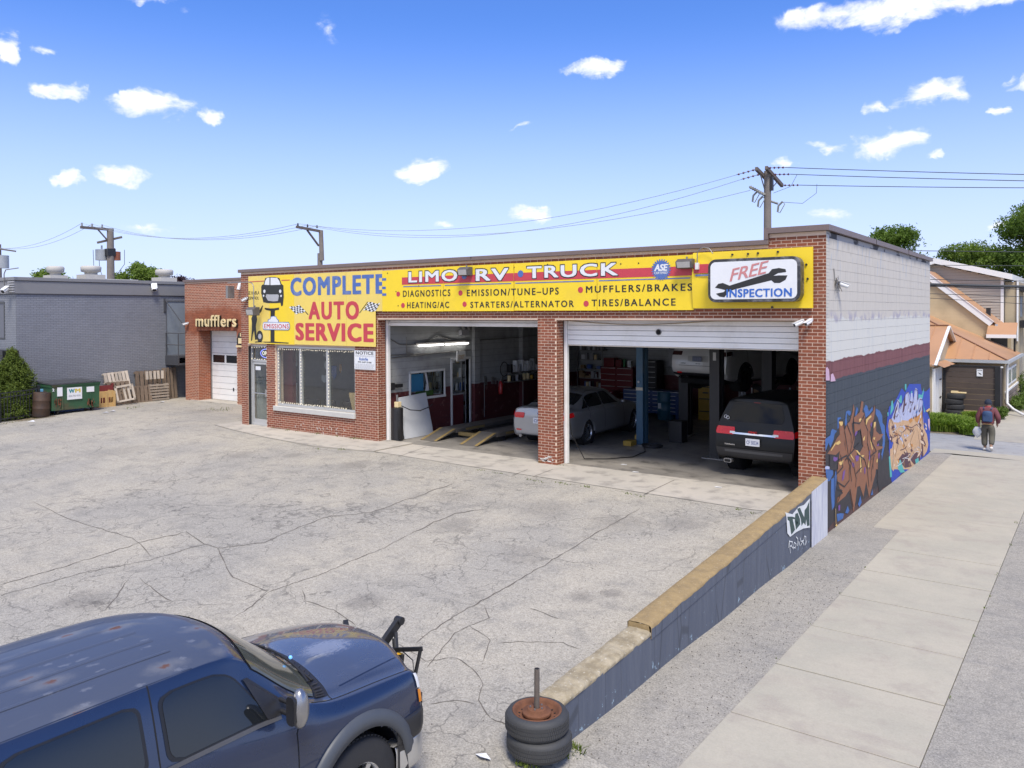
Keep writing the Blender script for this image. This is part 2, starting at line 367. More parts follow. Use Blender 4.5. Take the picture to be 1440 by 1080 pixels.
def ground_mat(name, c, c2, speck=.5, cracks=.0, stain=(.16,.15,.14), sk=.5, big=.35, rough=.9, lines=False, spots=()):
    s = NT(name); v = s.pos()
    a = s.noise(v, big, 6, .6); b = s.noise(v, 2.3, 5, .6); f = s.noise(v, 48, 2, .8); g = s.noise(v, 16, 3, .75)
    o = s.mix(s.ramp(a, .35, .65), c, c2)
    o = s.mix(s.math('MULTIPLY', s.ramp(b, .47, .72), sk), o, stain)
    st = s.noise(s.scale(v, (.25, 1.6, 1), rot=(0,0,.35)), 1.6, 6, .62)
    o = s.mix(s.math('MULTIPLY', s.ramp(st, .54, .74), sk*.8), o, stain)
    for (sx_, sy_, sr, kk) in spots:
        d_ = s.add('ShaderNodeVectorMath', operation='DISTANCE'); s.put(d_.inputs[0], s.scale(v, (1, 1, 0))); d_.inputs[1].default_value = (sx_, sy_, 0)
        o = s.mix(s.math('MULTIPLY', s.ramp(s.math('ADD', s.math('DIVIDE', d_.outputs['Value'], sr), s.math('MULTIPLY', s.math('SUBTRACT', b, .5), 2.6)), .3, 1.1, 1, 0), kk), o, (.13,.12,.11))
    k = s.math('ADD', s.math('MULTIPLY', s.math('SUBTRACT', f, .5), speck*2.4), s.math('MULTIPLY', s.math('SUBTRACT', g, .5), speck*1.2))
    cc = s.add('ShaderNodeVectorMath', operation='SCALE'); s.put(cc.inputs[0], o); s.put(cc.inputs[3], s.math('ADD', k, 1))
    o = cc.outputs[0]
    if speck > .3:
        vv = s.voro(v, 42); o = s.mix(s.math('MULTIPLY', s.math('LESS_THAN', vv.outputs['Distance'], .17), .45), o, (.10,.09,.085))
    hh = f
    if cracks:
        dv = s.add('ShaderNodeVectorMath', operation='ADD'); s.put(dv.inputs[0], v)
        nn = s.add('ShaderNodeTexNoise'); s.put(nn.inputs['Vector'], v); nn.inputs['Scale'].default_value = 1.7; nn.inputs['Detail'].default_value = 5
        sc_ = s.add('ShaderNodeVectorMath', operation='SCALE'); s.put(sc_.inputs[0], nn.outputs['Color']); sc_.inputs[3].default_value = .9; s.put(dv.inputs[1], sc_.outputs[0])
        msk = s.ramp(s.noise(v, .33, 3), .42, .56)
        for scl, wd, kk in ((.30, .007, .45), (1.5, .016, .50)):
            e = s.voro(dv.outputs[0], scl, 'DISTANCE_TO_EDGE').outputs['Distance']
            m = s.math('MULTIPLY', s.ramp(e, wd*.35, wd, 1, 0), kk*cracks)
            if scl > 1: m = s.math('MULTIPLY', m, msk)
            else: m = s.math('MULTIPLY', m, s.ramp(s.noise(v, .8, 3), .40, .6))
            o = s.mix(m, o, (.07,.065,.06))
    s.bump(s.math('ADD', s.math('MULTIPLY', f, .6), g), .35, .006)
    return s.done(o, rough)
SPOTS = [(-10.5,-2.5,.5,.45),(-1.22,-6.3,.22,.55),(-1.5,-6.6,.3,.4),(-4.0,-8.3,.35,.45),(-9.7,-2.0,.4,.3),(-14.2,-3.2,.5,.35),(-12.8,-2.5,.35,.4),(-1.7,-2.9,.5,.35),(-2.7,-3.4,.6,.3),(-7.6,-10.4,.45,.45),(-5.2,-5.0,.5,.35),(-4.3,-3.3,.7,.28),(-18,-4.5,.9,.25),(-23,1.5,.8,.3),(-3.2,-5.6,.5,.25),(-6.5,-3.5,.6,.25)]
LOT = ground_mat('worn_lot_surface', (.38,.348,.288), (.31,.292,.258), .65, 1.0, stain=(.215,.205,.185), sk=.55, spots=SPOTS)
ASPH = ground_mat('pale_asphalt', (.325,.30,.255), (.27,.253,.222), .75, .0, stain=(.17,.165,.16), sk=.35)
ROAD = ground_mat('grey_road', (.30,.30,.30), (.36,.35,.33), .25, .2, sk=.4)
SLABM = ground_mat('sidewalk_concrete', (.415,.38,.305), (.37,.345,.28), .12, .0, stain=(.33,.29,.245), sk=.65, big=.8)
APRON = ground_mat('apron_concrete', (.46,.42,.36), (.40,.37,.32), .10, .0, stain=(.20,.185,.165), sk=.7, big=.5)
DIRT = ground_mat('dry_soil', (.20,.16,.11), (.15,.13,.09), .4, .0)
GRASSG = ground_mat('lawn_ground', (.07,.10,.03), (.10,.12,.04), .5, .0)
INFLOOR = ground_mat('shop_floor', (.30,.275,.24), (.20,.185,.165), .12, .0, stain=(.09,.083,.075), sk=.8, big=.6, rough=.55)

# ------------------------------------------------------------------ ground
def hz_lot(x, y): return 0.0 if y > -1.4 else -.057*(-y-1.4)
def hz(x, y):
    a = max(-.70, hz_lot(x, y))
    b = -.67 - .0035*max(0, y)
    if x < -30: return a
    if y < 0: t = min(1, max(0, (x+.3)/.25)) if y > -9.6 else min(1, max(0, (x+.25)/1.2))
    else: t = min(1, max(0, (x+.3)/.2))
    if y > 11.4: t = 1 if x > -30 else t
    return a*(1-t)+b*t
g = MB()
xs = [-900,-300,-120,-70,-45] + [-36+.5*i for i in range(71)] + [-.3,-.05, .15,.5,.95,1.6,2.4,3.2,5,8,12,20,40,100,300,900]
xs = sorted(set(xs)); ys = sorted(set([-300,-100,-40,-25,-20,-17] + [-16+.5*i for i in range(32)] + [-9.6,-9.55,0,3,6,9,11.35,11.5,14,18,24,30,45,80,200,900]))
vs = [(x, y, hz(x, y)-.05) for x in xs for y in ys]; ny = len(ys)
g.smooth = False
g.add(vs, [(i*ny+j, (i+1)*ny+j, (i+1)*ny+j+1, i*ny+j+1) for i in range(len(xs)-1) for j in range(ny-1)])
ground_o = part('ground', g, ROAD, kind='structure')
def sheet(name, poly, m, dz=0, hfun=hz, n=1, kind='structure', step=.5):
    "sheet over a polygon, following the terrain"
    bm = bmesh.new(); vs = [bm.verts.new((x, y, 0)) for x, y in poly]; bm.faces.new(vs)
    x0 = min(p[0] for p in poly); x1 = max(p[0] for p in poly); y0 = min(p[1] for p in poly); y1 = max(p[1] for p in poly)
    for ax, a, b in ((0, x0, x1), (1, y0, y1)):
        k = math.ceil(a/step)*step
        while k < b and (b-a)/step < 400:
            co = [0,0,0]; co[ax] = k; no = [0,0,0]; no[ax] = 1
            bmesh.ops.bisect_plane(bm, geom=bm.verts[:]+bm.edges[:]+bm.faces[:], plane_co=co, plane_no=no); k += step
    for v in bm.verts: v.co.z = hfun(v.co.x, v.co.y)+dz
    me = bpy.data.meshes.new(name); bm.normal_update(); bm.to_mesh(me); bm.free(); me.materials.append(m)
    if me.polygons and me.polygons[0].normal.z < 0: me.flip_normals()
    o = bpy.data.objects.new(name, me); col.objects.link(o); o['kind'] = kind; return o
LOTP = [(-36,-15.2),(.9,-15.2),(.9,-9.62),(-.2,-9.62),(-.2,-1.4),(-.9,-1.55),(-7.9,-1.30),(-10.8,-1.1),(-11.7,-1.35),(-13.2,-1.55),(-15.5,-1.32),(-17.6,-.97),(-19.2,-.6),(-19.2,4.3),(-28.5,4.3),(-28.5,-1.9),(-36,-3.2)]
lot = sheet('parking_lot', LOTP, LOT, .0)
apron = sheet('concrete_apron', [(-11.7,.35),(-11.7,-1.30),(-11.2,-1.14),(-7.9,-1.30),(-.9,-1.55),(-.2,-1.42),(-.2,.35)], APRON, .008)
walk0 = sheet('office_walkway', [(-19.2,.35),(-19.2,-.6),(-17.6,-.97),(-15.5,-1.32),(-13.2,-1.55),(-11.7,-1.35),(-11.2,-1.18),(-11.2,.35)], APRON, .035)
kb = MB(); pk = [(-19.2,-.6),(-17.6,-.97),(-15.5,-1.32),(-13.2,-1.55),(-11.7,-1.352),(-11.2,-1.18),(-11.2,.3)]
for a, b in zip(pk, pk[1:]): kb.add([(a[0],a[1],-.03),(b[0],b[1],-.03),(b[0],b[1],.037),(a[0],a[1],.037)], [(0,1,2,3)])
part('kerb_edge', kb, M('worn_kerb', (.34,.31,.26), .9, world=True), kind='structure')
part('muffler_apron', MB().box(-26.9,-23.4,3.35,4.3,-.02,.03), APRON, kind='structure', bev=.01)
strip = sheet('asphalt_strip', [(-.02,-9.6),(-.02,11.5),(.62,11.5),(.62,1.36),(1.105,1.2),(1.105,-10.4),(.2,-10.2)], ASPH, .004)
park = sheet('roadside_asphalt', [(2.96,-22),(30,-22),(30,11.4),(2.96,11.4)], ASPH, .004)
street = sheet('street', [(-300,-40),(300,-40),(300,-15.25),(-300,-15.25)], ROAD, .002)
alley = sheet('alley', [(-30,11.75),(60,11.75),(60,15.2),(1.6,15.2),(.2,16.1),(-30,16.1)], ROAD, .006)
band = sheet('alley_edge_concrete', [(-.0,11.35),(.6,11.6),(2.95,11.35),(2.95,12.35),(-.0,12.35)], SLABM, .010)
path2 = sheet('rear_sidewalk', [(.75,15.2),(.55,19),(1.0,22.5),(.98,60),(3.0,60),(3.0,15.2)], SLABM, .010)
soil = sheet('garden_soil', [(-4,16.0),(.4,16.0),(.5,19),(.95,22.4),(-4,22.4)], DIRT, .006)
soil2 = sheet('hedge_soil', [(-40,-2.9),(-28.6,-3.9),(-26.6,-3.4),(-26.4,-2.3),(-28.5,-1.9),(-28.5,3.9),(-40,4)], DIRT, .004)
# sidewalk of separate slabs with a broken joint between each
side = sheet('sidewalk', [(1.08,-20),(2.96,-20),(2.96,1.2),(2.96,11.35),(.60,11.35),(.60,1.36),(1.08,1.2)], M('joint_soil', (.13,.115,.09), .95), -.018)
y = -19.75; joints = [y]
while y < 11.3: y += 1.49; joints.append(min(y, 11.35))
for i in range(len(joints)-1):
    a, b = joints[i], joints[i+1]
    if b-a < .2: continue
    for xa, xb in (((1.10 if a < 1.0 else .61), 2.955),):
        dz = random.uniform(-.003, .004); h0 = hz(2, (a+b)/2)
        mb = MB().box(xa+.004, xb-.004, a+.011, b-.011, h0-.06, h0+.012+dz)
        part('slab', mb, SLABM, side, bev=.006)
# a pale concrete wedge where lot and sidewalk meet beside the wheels
part('ramp_slab', sheet('tmp', [(.05,-10.15),(1.05,-10.45),(1.08,-12.4),(-.2,-12.2),(-.15,-10.6)], SLABM, .012).data, None, side)
bpy.data.objects.remove(bpy.data.objects['tmp'])
# traced cracks: thin dark seams of the lot's surface
CRK = M('crack_dark', (.13,.115,.10), 1, var=.4, world=True)
def seam(pts, wd, name='crack', conv=None):
    P = []
    for (a, b) in zip(pts, pts[1:]):
        n = max(2, int(math.hypot(b[0]-a[0], b[1]-a[1])/7))
        for k in range(n):
            t = k/n; P.append((a[0]+(b[0]-a[0])*t+random.uniform(-1.2,1.2), a[1]+(b[1]-a[1])*t+random.uniform(-.8,.8)))
    P.append(pts[-1]); Q = [ground(*p) for p in P]; vs = []
    for i, q in enumerate(Q):
        d = (Q[min(i+1, len(Q)-1)]-Q[max(i-1, 0)]); d.z = 0; d.normalize(); r = Vector((-d.y, d.x, 0))
        ww = wd*random.uniform(.4, 1.3)*(.25 if i in (0, len(Q)-1) else 1)
        for s in (-1, 1): vs.append((q.x+r.x*ww*s, q.y+r.y*ww*s, hz_lot(q.x, q.y)+.004))
    mb = MB(); mb.add(vs, [(2*i, 2*i+1, 2*i+3, 2*i+2) for i in range(len(Q)-1)])
    part(name, mb, CRK, lot, kind=None)
for pts, wd in [
 ([(0,823),(90,797),(195,764),(262,748),(287,765),(306,771),(352,765),(372,764),(420,742),(460,727),(520,721),(575,702),(640,679)], .022),
 ([(0,838),(120,805),(210,788),(290,765)], .018), ([(47,706),(95,730),(150,746),(185,757),(197,765),(212,783)], .016),
 ([(306,771),(320,800),(328,812),(378,832)], .014), ([(378,832),(440,812),(505,785),(540,770),(575,752)], .016),
 ([(378,832),(355,852),(330,868)], .014), ([(575,752),(610,735),(640,722),(682,716)], .030),
 ([(180,815),(160,845),(148,858)], .014), ([(195,812),(228,838),(243,846)], .012),
 ([(425,830),(430,845),(470,858),(500,880)], .014), ([(640,866),(690,838),(740,810),(790,780),(830,755),(865,735),(900,715)], .020),
 ([(640,866),(600,892),(585,905)], .016), ([(680,852),(688,870),(660,880),(640,890),(600,940)], .012),
 ([(700,905),(720,903),(790,904),(815,913)], .010), ([(745,855),(775,866),(785,870)], .014),
 ([(640,925),(665,940),(680,962),(672,985),(690,1010)], .013), ([(690,1010),(715,1020)], .012), ([(660,880),(690,900),(680,930)], .010),
 ([(520,722),(540,735),(545,740)], .010), ([(605,990),(640,985),(668,990)], .010), ([(560,905),(600,930),(640,925)], .010)]:
    seam(pts, wd*.55)
for pts in ([(905,695.5),(948,675)],[(720,668.5),(742,660)],[(750,670),(777,660)],[(560,642),(600,628)]):
    P = [at(u, v, 2, .012) for u, v in pts]; d = (P[1]-P[0]).normalized(); r = Vector((-d.y, d.x, 0))*.008
    part('apron_joint', MB().add([P[0]-r, P[0]+r, P[1]+r, P[1]-r], [(0,1,2,3)]), CRK, apron)
# weeds and joints along the apron edge
def blades(name, label, spots, n, h, wd, m, spread=.05, cat='weeds', group=None, lean=.5):
    mb = MB()
    for (x, y, z, r) in spots:
        for _ in range(max(3, int(n*r))):
            a = random.uniform(0, 2*PI); q = random.random()**.5*r; bx = x+math.cos(a)*q; by = y+math.sin(a)*q
            hh = h*random.uniform(.5, 1.1)*(1-.4*q/max(r, .01)); d = random.uniform(0, 2*PI); lx = math.cos(d)*hh*lean*random.random(); ly = math.sin(d)*hh*lean*random.random()
            c, s_ = math.cos(d+PI/2)*wd, math.sin(d+PI/2)*wd
            mb.add([(bx-c,by-s_,z),(bx+c,by+s_,z),(bx+c*.8+lx*.5,by+s_*.8+ly*.5,z+hh*.6),(bx-c*.8+lx*.5,by-s_*.8+ly*.5,z+hh*.6),(bx+lx*1.3,by+ly*1.3,z+hh*.92)], [(0,1,2,3),(3,2,4)])
    me = mb.mesh(name, m); o = bpy.data.objects.new(name, me); col.objects.link(o); return tag(o, label, cat, group)
def leafm(name, c, c2, tr=.25):
    s = NT(name); r = s.island(); v = s.pos()
    o = s.mix(s.math('ADD', s.math('MULTIPLY', r, .7), s.math('MULTIPLY', s.noise(v, 1.1, 3), .4)), c, c2)
    s.done(o, .65); s.b.inputs['Specular IOR Level'].default_value = .2
    t = s.add('ShaderNodeBsdfTranslucent'); s.put(t.inputs[0], s.mix(1.0, o, (1.3,1.5,.5), 'MULTIPLY'))
    mx = s.add('ShaderNodeMixShader'); mx.inputs[0].default_value = tr
    s.t.links.new(s.b.outputs[0], mx.inputs[1]); s.t.links.new(t.outputs[0], mx.inputs[2]); s.t.links.new(mx.outputs[0], s.o.inputs[0]); return s.m
WEED = leafm('weed_leaf', (.07,.11,.02), (.16,.20,.04))
GR_DRY = leafm('dry_weed', (.12,.11,.03), (.22,.20,.08))
sp = []
for (u0, v0, u1, v1) in ((672,661,706,667),(742,674,768,680),(874,692,905,700),(820,684,832,686),(1035,716,1060,723),(780,678,800,682)):
    for k in range(9):
        t = random.random(); p = ground(u0+(u1-u0)*t, v0+(v1-v0)*t); sp.append((p.x, p.y, hz_lot(p.x, p.y), .06))
tag(blades('weeds', None, sp, 60, .05, .006, WEED), kind='stuff')['label'] = 'low green weeds growing in the joint between lot and apron'
sp = [(at(u, v, 1, -.03).x, -.04-random.random()*.06, .035, r) for u, v, r in ((385,603,.1),(392,604,.09),(408,607,.1),(445,609,.08),(448,612,.1),(475,615,.08),(500,617,.12),(506,619,.14),(497,619,.1),(420,608,.07),(760,654,.08),(790,656,.08))]
tag(blades('weeds', None, sp, 110, .07, .006, WEED), kind='stuff')['label'] = 'tufts of weeds at the foot of the brick wall'
sp = [(2.96+random.uniform(-.02,.03), y_, -.665, r) for y_, r in ((-.3,.06),(-.9,.08),(-2.1,.05),(-2.7,.06),(-4.0,.04),(1.2,.05),(3.1,.08),(5.5,.07),(7.2,.08),(-6.1,.04))]+[(1.09, y_, -.665, .04) for y_ in (-1.75,-3.3,-4.8,-6.2)]
tag(blades('weeds', None, sp, 90, .05, .006, WEED), kind='stuff')['label'] = 'small weeds along both edges of the sidewalk'
sp = [(at(u, v, 2, 0).x, at(u, v, 2, 0).y, 0, r) for u, v, r in ((446,632,.06),(480,633,.1),(487,633,.09),(505,629,.07),(308,575,.5),(314,577,.4),(190,573,.3),(182,575,.25))]
tag(blades('weeds', None, sp, 70, .09, .007, WEED), kind='stuff')['label'] = 'scattered weeds along the walkway kerb and before the mufflers bay'

q = MB(); random.seed(17)
for _ in range(2600):
    y_ = -15+13.5*random.random()**.6; x_ = random.uniform(-9,.0) if random.random() < .6 else random.uniform(.05,1.08)
    if x_ > -.35 and x_ < .05: continue
    if x_ > 0 and y_ < -9.5: continue
    z_ = (hz_lot(x_, y_) if x_ < 0 else -.665)+.003; r_ = random.uniform(.003,.011)
    q.add([(x_-r_,y_,z_),(x_,y_-r_,z_),(x_+r_,y_,z_),(x_,y_+r_,z_),(x_,y_,z_+r_)], [(0,1,4),(1,2,4),(2,3,4),(3,0,4)])
tag(part('loose_grit', q, M('grit', (.17,.155,.14), .9, isl=.9), kind='stuff'), 'loose grit scattered on the lot and beside the low wall')
# ------------------------------------------------------------------ masonry
def coursed(x0, x1, z0, z1, holes, L=.2032, H=.0677, gap=.0135, off=None, frac=.5):
    "bricks (u0,u1,v0,v1,full) of a running bond wall with rectangular holes"
    out = []; k = 0; z = z0
    while z+H <= z1+.001:
        a, b = z+gap/2, z+H-gap/2; x = x0-(L*frac if k % 2 else 0)
        cuts = [(h[0], h[1]) for h in holes if h[2] < b-.01 and h[3] > a+.01]
        while x < x1:
            segs = [(max(x, x0)+gap/2, min(x+L, x1)-gap/2)]
            for c0, c1 in cuts:
                ns = []
                for s0, s1 in segs:
                    if c1 <= s0 or c0 >= s1: ns.append((s0, s1)); continue
                    if c0-.001 > s0: ns.append((s0, c0-.001))
                    if c1+.001 < s1: ns.append((c1+.001, s1))
                segs = ns
            for s0, s1 in segs:
                if s1-s0 > .03: out.append((s0, s1, a, b, abs(s1-s0-(L-gap)) < 1e-6))
            x += L
        z += H; k += 1
    return out
def lay(bricks, to3, depth, m, parent, name, near=300, keyf=None):
    "nearest full bricks become parts, the rest one stuff part. to3(u,v,d)->point"
    full = [b for b in bricks if b[4]]; full.sort(key=keyf or (lambda b: (Vector(to3(b[0], b[2], 0))-CAM).length))
    sel = set(id(b) for b in full[:near]); mesh = None
    def bx(mb, u0, u1, v0, v1, d):
        P = [to3(u, v, q) for q in (0, d) for u, v in ((u0,v0),(u1,v0),(u1,v1),(u0,v1))]
        mb.add(P, [(4,5,6,7),(0,1,5,4),(1,2,6,5),(2,3,7,6),(3,0,4,7)])
    rest = MB()
    for b in bricks:
        if id(b) in sel: continue
        bx(rest, *b[:4], depth+random.uniform(-.0007, .0007))
    if rest.v: part(name+'work' if name == 'brick' else name+'s', rest, m, parent, kind='stuff')
    for b in full[:near]:
        if mesh is None:
            q = MB(); o = Vector(to3(b[0], b[2], 0)); bx(q, b[0], b[1], b[2], b[3], depth); q.v = [tuple(Vector(p)-o) for p in q.v]
            mesh = q.mesh(name, m); fixn(mesh)
        ob = bpy.data.objects.new(name, mesh); col.objects.link(ob); ob.parent = parent
        ob.location = base(parent).inverted() @ (Vector(to3(b[0], b[2], random.uniform(-.0007, .0007))))
# ------------------------------------------------------------------ the garage
def painted_wall():
    s = NT('painted_side_wall'); v = s.pos(); x, y, z = s.sep(v)[:3]
    w1 = s.math('MULTIPLY', s.math('SUBTRACT', s.noise(s.scale(v, (1, 1, .35)), 2.2, 5), .5), .34)
    w2 = s.math('MULTIPLY', s.math('SUBTRACT', s.noise(s.scale(v, (1, 1, .1)), 1.6, 4), .5), .14)
    drip = s.noise(s.scale(v, (1, 1, .06)), 9, 5, .7)
    big = s.noise(v, .9, 4)
    top = s.mix(s.ramp(drip, .45, .75), (.58,.54,.475), (.47,.44,.395))
    bare = s.math('MULTIPLY', s.ramp(s.math('ADD', z, s.math('MULTIPLY', s.noise(v, 2.6, 5), -.9)), 4.45, 4.85), .8)
    top = s.mix(bare, top, (.33,.31,.27))
    blue = s.math('MULTIPLY', s.math('MULTIPLY', s.ramp(s.noise(s.scale(v, (1, 1, .25)), 4.5, 5), .56, .70), s.ramp(z, 4.2, 4.9)), .7)
    top = s.mix(blue, top, (.27,.36,.50))
    wht = s.mix(s.math('MULTIPLY', s.ramp(drip, .52, .72), .6), (.63,.62,.57), (.45,.48,.51))
    o = s.mix(s.ramp(s.math('ADD', z, w1), 3.48, 3.53), wht, top)
    lav = s.math('MULTIPLY', s.math('MULTIPLY', s.ramp(s.math('ADD', z, w1), 3.42, 3.52), s.ramp(s.math('ADD', z, w1), 3.72, 3.52)), s.ramp(s.noise(v, 3.5, 4), .45, .6))
    o = s.mix(s.math('MULTIPLY', lav, .75), o, (.33,.31,.40))
    mar = s.mix(s.ramp(drip, .4, .7), (.20,.075,.078), (.15,.05,.055))
    o = s.mix(s.ramp(s.math('ADD', z, w2), 2.70, 2.68), o, mar)
    sl = s.mix(s.ramp(drip, .35, .7), (.040,.052,.066), (.062,.073,.086))
    sl = s.mix(s.ramp(s.math('ADD', z, w1), 1.6, .9), sl, (.030,.031,.035))
    o = s.mix(s.ramp(s.math('ADD', z, s.math('MULTIPLY', w2, .8)), 2.32, 2.30), o, sl)
    red = s.math('MULTIPLY', s.ramp(s.math('ADD', z, w1), -.40, -.62), .6)
    o = s.mix(red, o, (.14,.065,.05))
    s.bump(s.math('ADD', s.noise(v, 120, 3), s.math('MULTIPLY', big, .5)), .3, .003); return s.done(o, .75)
PWALL = painted_wall()
def jointm():
    s = NT('block_joint'); v = s.pos(); x, y, z = s.sep(v)[:3]
    o = s.mix(s.ramp(z, 2.30, 2.34), (.020,.022,.028), (.09,.035,.04)); o = s.mix(s.ramp(z, 2.66, 2.70), o, (.36,.36,.37))
    o = s.mix(s.math('MULTIPLY', s.ramp(s.noise(s.scale(v, (1,1,3)), 1.1, 4), .52, .60), s.ramp(z, 2.66, 2.70)), o, (.06,.06,.07)); return s.done(o, .9)
BLOCKJ = jointm()
BLOCKJD = M('block_joint_painted', (.045,.05,.06), .9, var=.5, scale=2, world=True)
def shopwall():
    s = NT('shop_wall_paint'); v = s.pos(); x, y, z = s.sep(v)[:3]; n = s.noise(v, 1.1, 6, .65)
    up = s.mix(s.ramp(n, .4, .75), (.40,.41,.41), (.25,.25,.25)); dn = s.mix(s.ramp(s.noise(v, 5, 5), .6, .7), (.11,.026,.028), (.20,.10,.09))
    zc = s.math('ABSOLUTE', s.math('SUBTRACT', s.math('FRACT', s.math('DIVIDE', z, .2032)), .5))
    o = s.mix(s.ramp(z, 1.345, 1.355), dn, up); o = s.mix(s.math('MULTIPLY', s.math('GREATER_THAN', zc, .47), .4), o, (.04,.04,.04))
    s.bump(s.noise(v, 60, 3), .2, .004); return s.done(o, .6)
SHOPW = shopwall()
CEIL = M('shop_ceiling', (.13,.125,.12), .9, var=.3, world=True)
ROOFM = M('roof_membrane', (.16,.16,.16), .9, world=True)
OFFW = M('office_wall', (.50,.51,.50), .8, world=True)
OFFRED = M('office_red_paint', (.13,.02,.025), .6, world=True)
def glassm(name, tint=(.9,.95,.95), refl=.12, dark=0.0):
    s = NT(name); s.n.remove(s.b)
    tr = s.add('ShaderNodeBsdfTransparent'); s.put(tr.inputs[0], tint); gl = s.add('ShaderNodeBsdfGlossy'); gl.inputs['Roughness'].default_value = .02
    fr = s.add('ShaderNodeFresnel'); fr.inputs[0].default_value = 1.5
    bf = s.add('ShaderNodeNewGeometry').outputs['Backfacing']; k = s.math('MULTIPLY', s.math('ADD', fr.outputs[0], refl, clamp=True), s.math('SUBTRACT', 1.0, bf)); mx = s.add('ShaderNodeMixShader')
    s.put(mx.inputs[0], k); s.t.links.new(tr.outputs[0], mx.inputs[1]); s.t.links.new(gl.outputs[0], mx.inputs[2]); s.t.links.new(mx.outputs[0], s.o.inputs[0]); return s.m
GLASS = glassm('window_glass', (.92,.95,.94), .10)
def opaque_glass(name, c=(.012,.014,.016)):
    s = NT(name); s.done(c, .05); s.b.inputs['Specular IOR Level'].default_value = .7; return s.m
DGLASS = opaque_glass('dark_car_glass')

G = thing('garage_building', 'long single storey red brick garage with two open bays and a painted block side wall', 'building', (0,0,0))
HB = 5.0
op = [(-18.20,-17.25,.035,2.66),(-16.80,-13.17,.73,2.66),(-12.24,-6.76,0,3.48),(-6.22,-.53,0,3.48)]
mb = MB()
for a, b in ((-18.55,-18.20),(-17.25,-16.80),(-13.17,-12.24),(-6.76,-6.22),(-.53,-.012)): mb.box(a, b, .0, .30, -.05, HB)
for a, b, c, d in op: mb.box(a, b, .0, .30, d, HB)
mb.box(-16.80,-13.17,0,.3,-.05,.73); mb.box(-1.13,-.012,0,.3,HB,5.22)
part('wall', mb, MORTAR, G, fix=False)
bits = [b for b in coursed(-18.55, -.0, .0, 5.2, [(o[0],o[1],o[2],o[3]) for o in op] + [(-18.0,-12.3,2.75,4.84),(-12.4,-.3,3.76,4.84),(-18.6,-1.13,4.99,5.4)])]
lay(bits, lambda u, v, d: (u, -d, v), .004, BRICK, G, 'brick')
# returns of the piers (faces towards +X)
rb = []
for X, z1 in ((-12.24,3.48),(-6.22,3.48)):
    rb = coursed(0.0, .30, 0, z1, [])
    mbr = MB(); 
    for u0, u1, v0, v1, _ in rb:
        x = X; d = .004; P = [(x+q, u, v) for q in (0, d) for u, v in ((u0,v0),(u1,v0),(u1,v1),(u0,v1))]
        mbr.add(P, [(4,5,6,7),(0,1,5,4),(1,2,6,5),(2,3,7,6),(3,0,4,7)])
    part('return_brickwork', mbr, BRICK, G, kind='stuff')
# soldier lintel strips, jamb trims
part('steel_lintel', MB().box(-12.24,-6.76,.01,.29,3.47,3.478), M('lintel_paint', (.30,.12,.08), .6), G)
part('steel_lintel', MB().box(-6.22,-.53,.01,.29,3.47,3.478), bpy.data.materials['lintel_paint'], G)
part('door_jamb', MB().box(-12.23,-12.15,.31,.42,0,3.46), DOORW, G, bev=.01)
part('door_jamb', MB().box(-6.21,-6.13,.31,.42,0,3.46), DOORW, G, bev=.01)
part('door_jamb', MB().box(-.60,-.532,.31,.42,0,3.46), DARK, G)
# roller doors
d1 = part('roller_door', MB().box(-12.14,-6.78,.36,.40,3.40,3.46), DOORW, G, bev=.01)
part('slat', MB().box(-12.14,-6.78,.34,.39,3.30,3.395), DOORW, d1, bev=.01)
d2 = part('roller_door', MB().box(-6.12,-.62,.40,.44,2.9,3.44), M('slat_gap', (.25,.25,.25), .6), G)
for k in range(5):
    z = 2.885+k*.118; q = MB()
    q.prism([(.395,z),(.358,z+.003),(.356,z+.05),(.354,z+.109),(.395,z+.113)], -6.12, -.62, 0)
    part('slat', q, DOORW, d2)
part('bottom_rail', MB().box(-6.12,-.62,.35,.43,2.86,2.884), M('door_rail', (.55,.50,.42), .5), d2, bev=.004)
part('port_hole', MB().cyl((-3.72,.352,3.21),(-3.72,.335,3.21),.055,n=20), DARK, d2)
part('port_rim', MB().lathe([(.055,0),(.07,0),(.07,-.012),(.055,-.012)], (-3.72,.350,3.21), 'y', 20, True), STEEL, d2)
q = MB(); q.tube([(-6.1+5.4*t, .335, 3.46-.085*math.sin(PI*min(1, t*1.5))-.0*t) for t in [i/16 for i in range(17)]], .012); part('lift_cord', q, M('frayed_cord', (.42,.34,.24), .8), d2)
# coping
q = MB(); q.box(-18.62,-1.11,-.075,.35,5.0,5.105); part('coping', q, BROWNMETAL, G, bev=.012)
q = MB(); q.box(-1.19,-1.11,-.08,.35,5.106,5.34); q.box(-1.109,.07,-.08,.35,5.225,5.335); part('coping', q, BROWNMETAL, G)
q = MB(); q.add([(.070,.351,5.224),(.070,11.52,5.17),(.070,11.52,5.275),(.070,.351,5.335),(-.34,.351,5.224),(-.34,11.52,5.17),(-.34,11.52,5.275),(-.34,.351,5.335)],
   [(0,1,2,3),(7,6,5,4),(3,2,6,7),(0,4,5,1),(0,3,7,4),(1,5,6,2)]); part('coping', q, BROWNMETAL, G)
for y in (3.9, 7.7): part('coping_seam', MB().box(.071,.076,y,y+.012,5.19,5.31), DARK, G)
part('coping', MB().box(-18.62,-18.40,.36,11.5,5.0,5.10), BROWNMETAL, G)
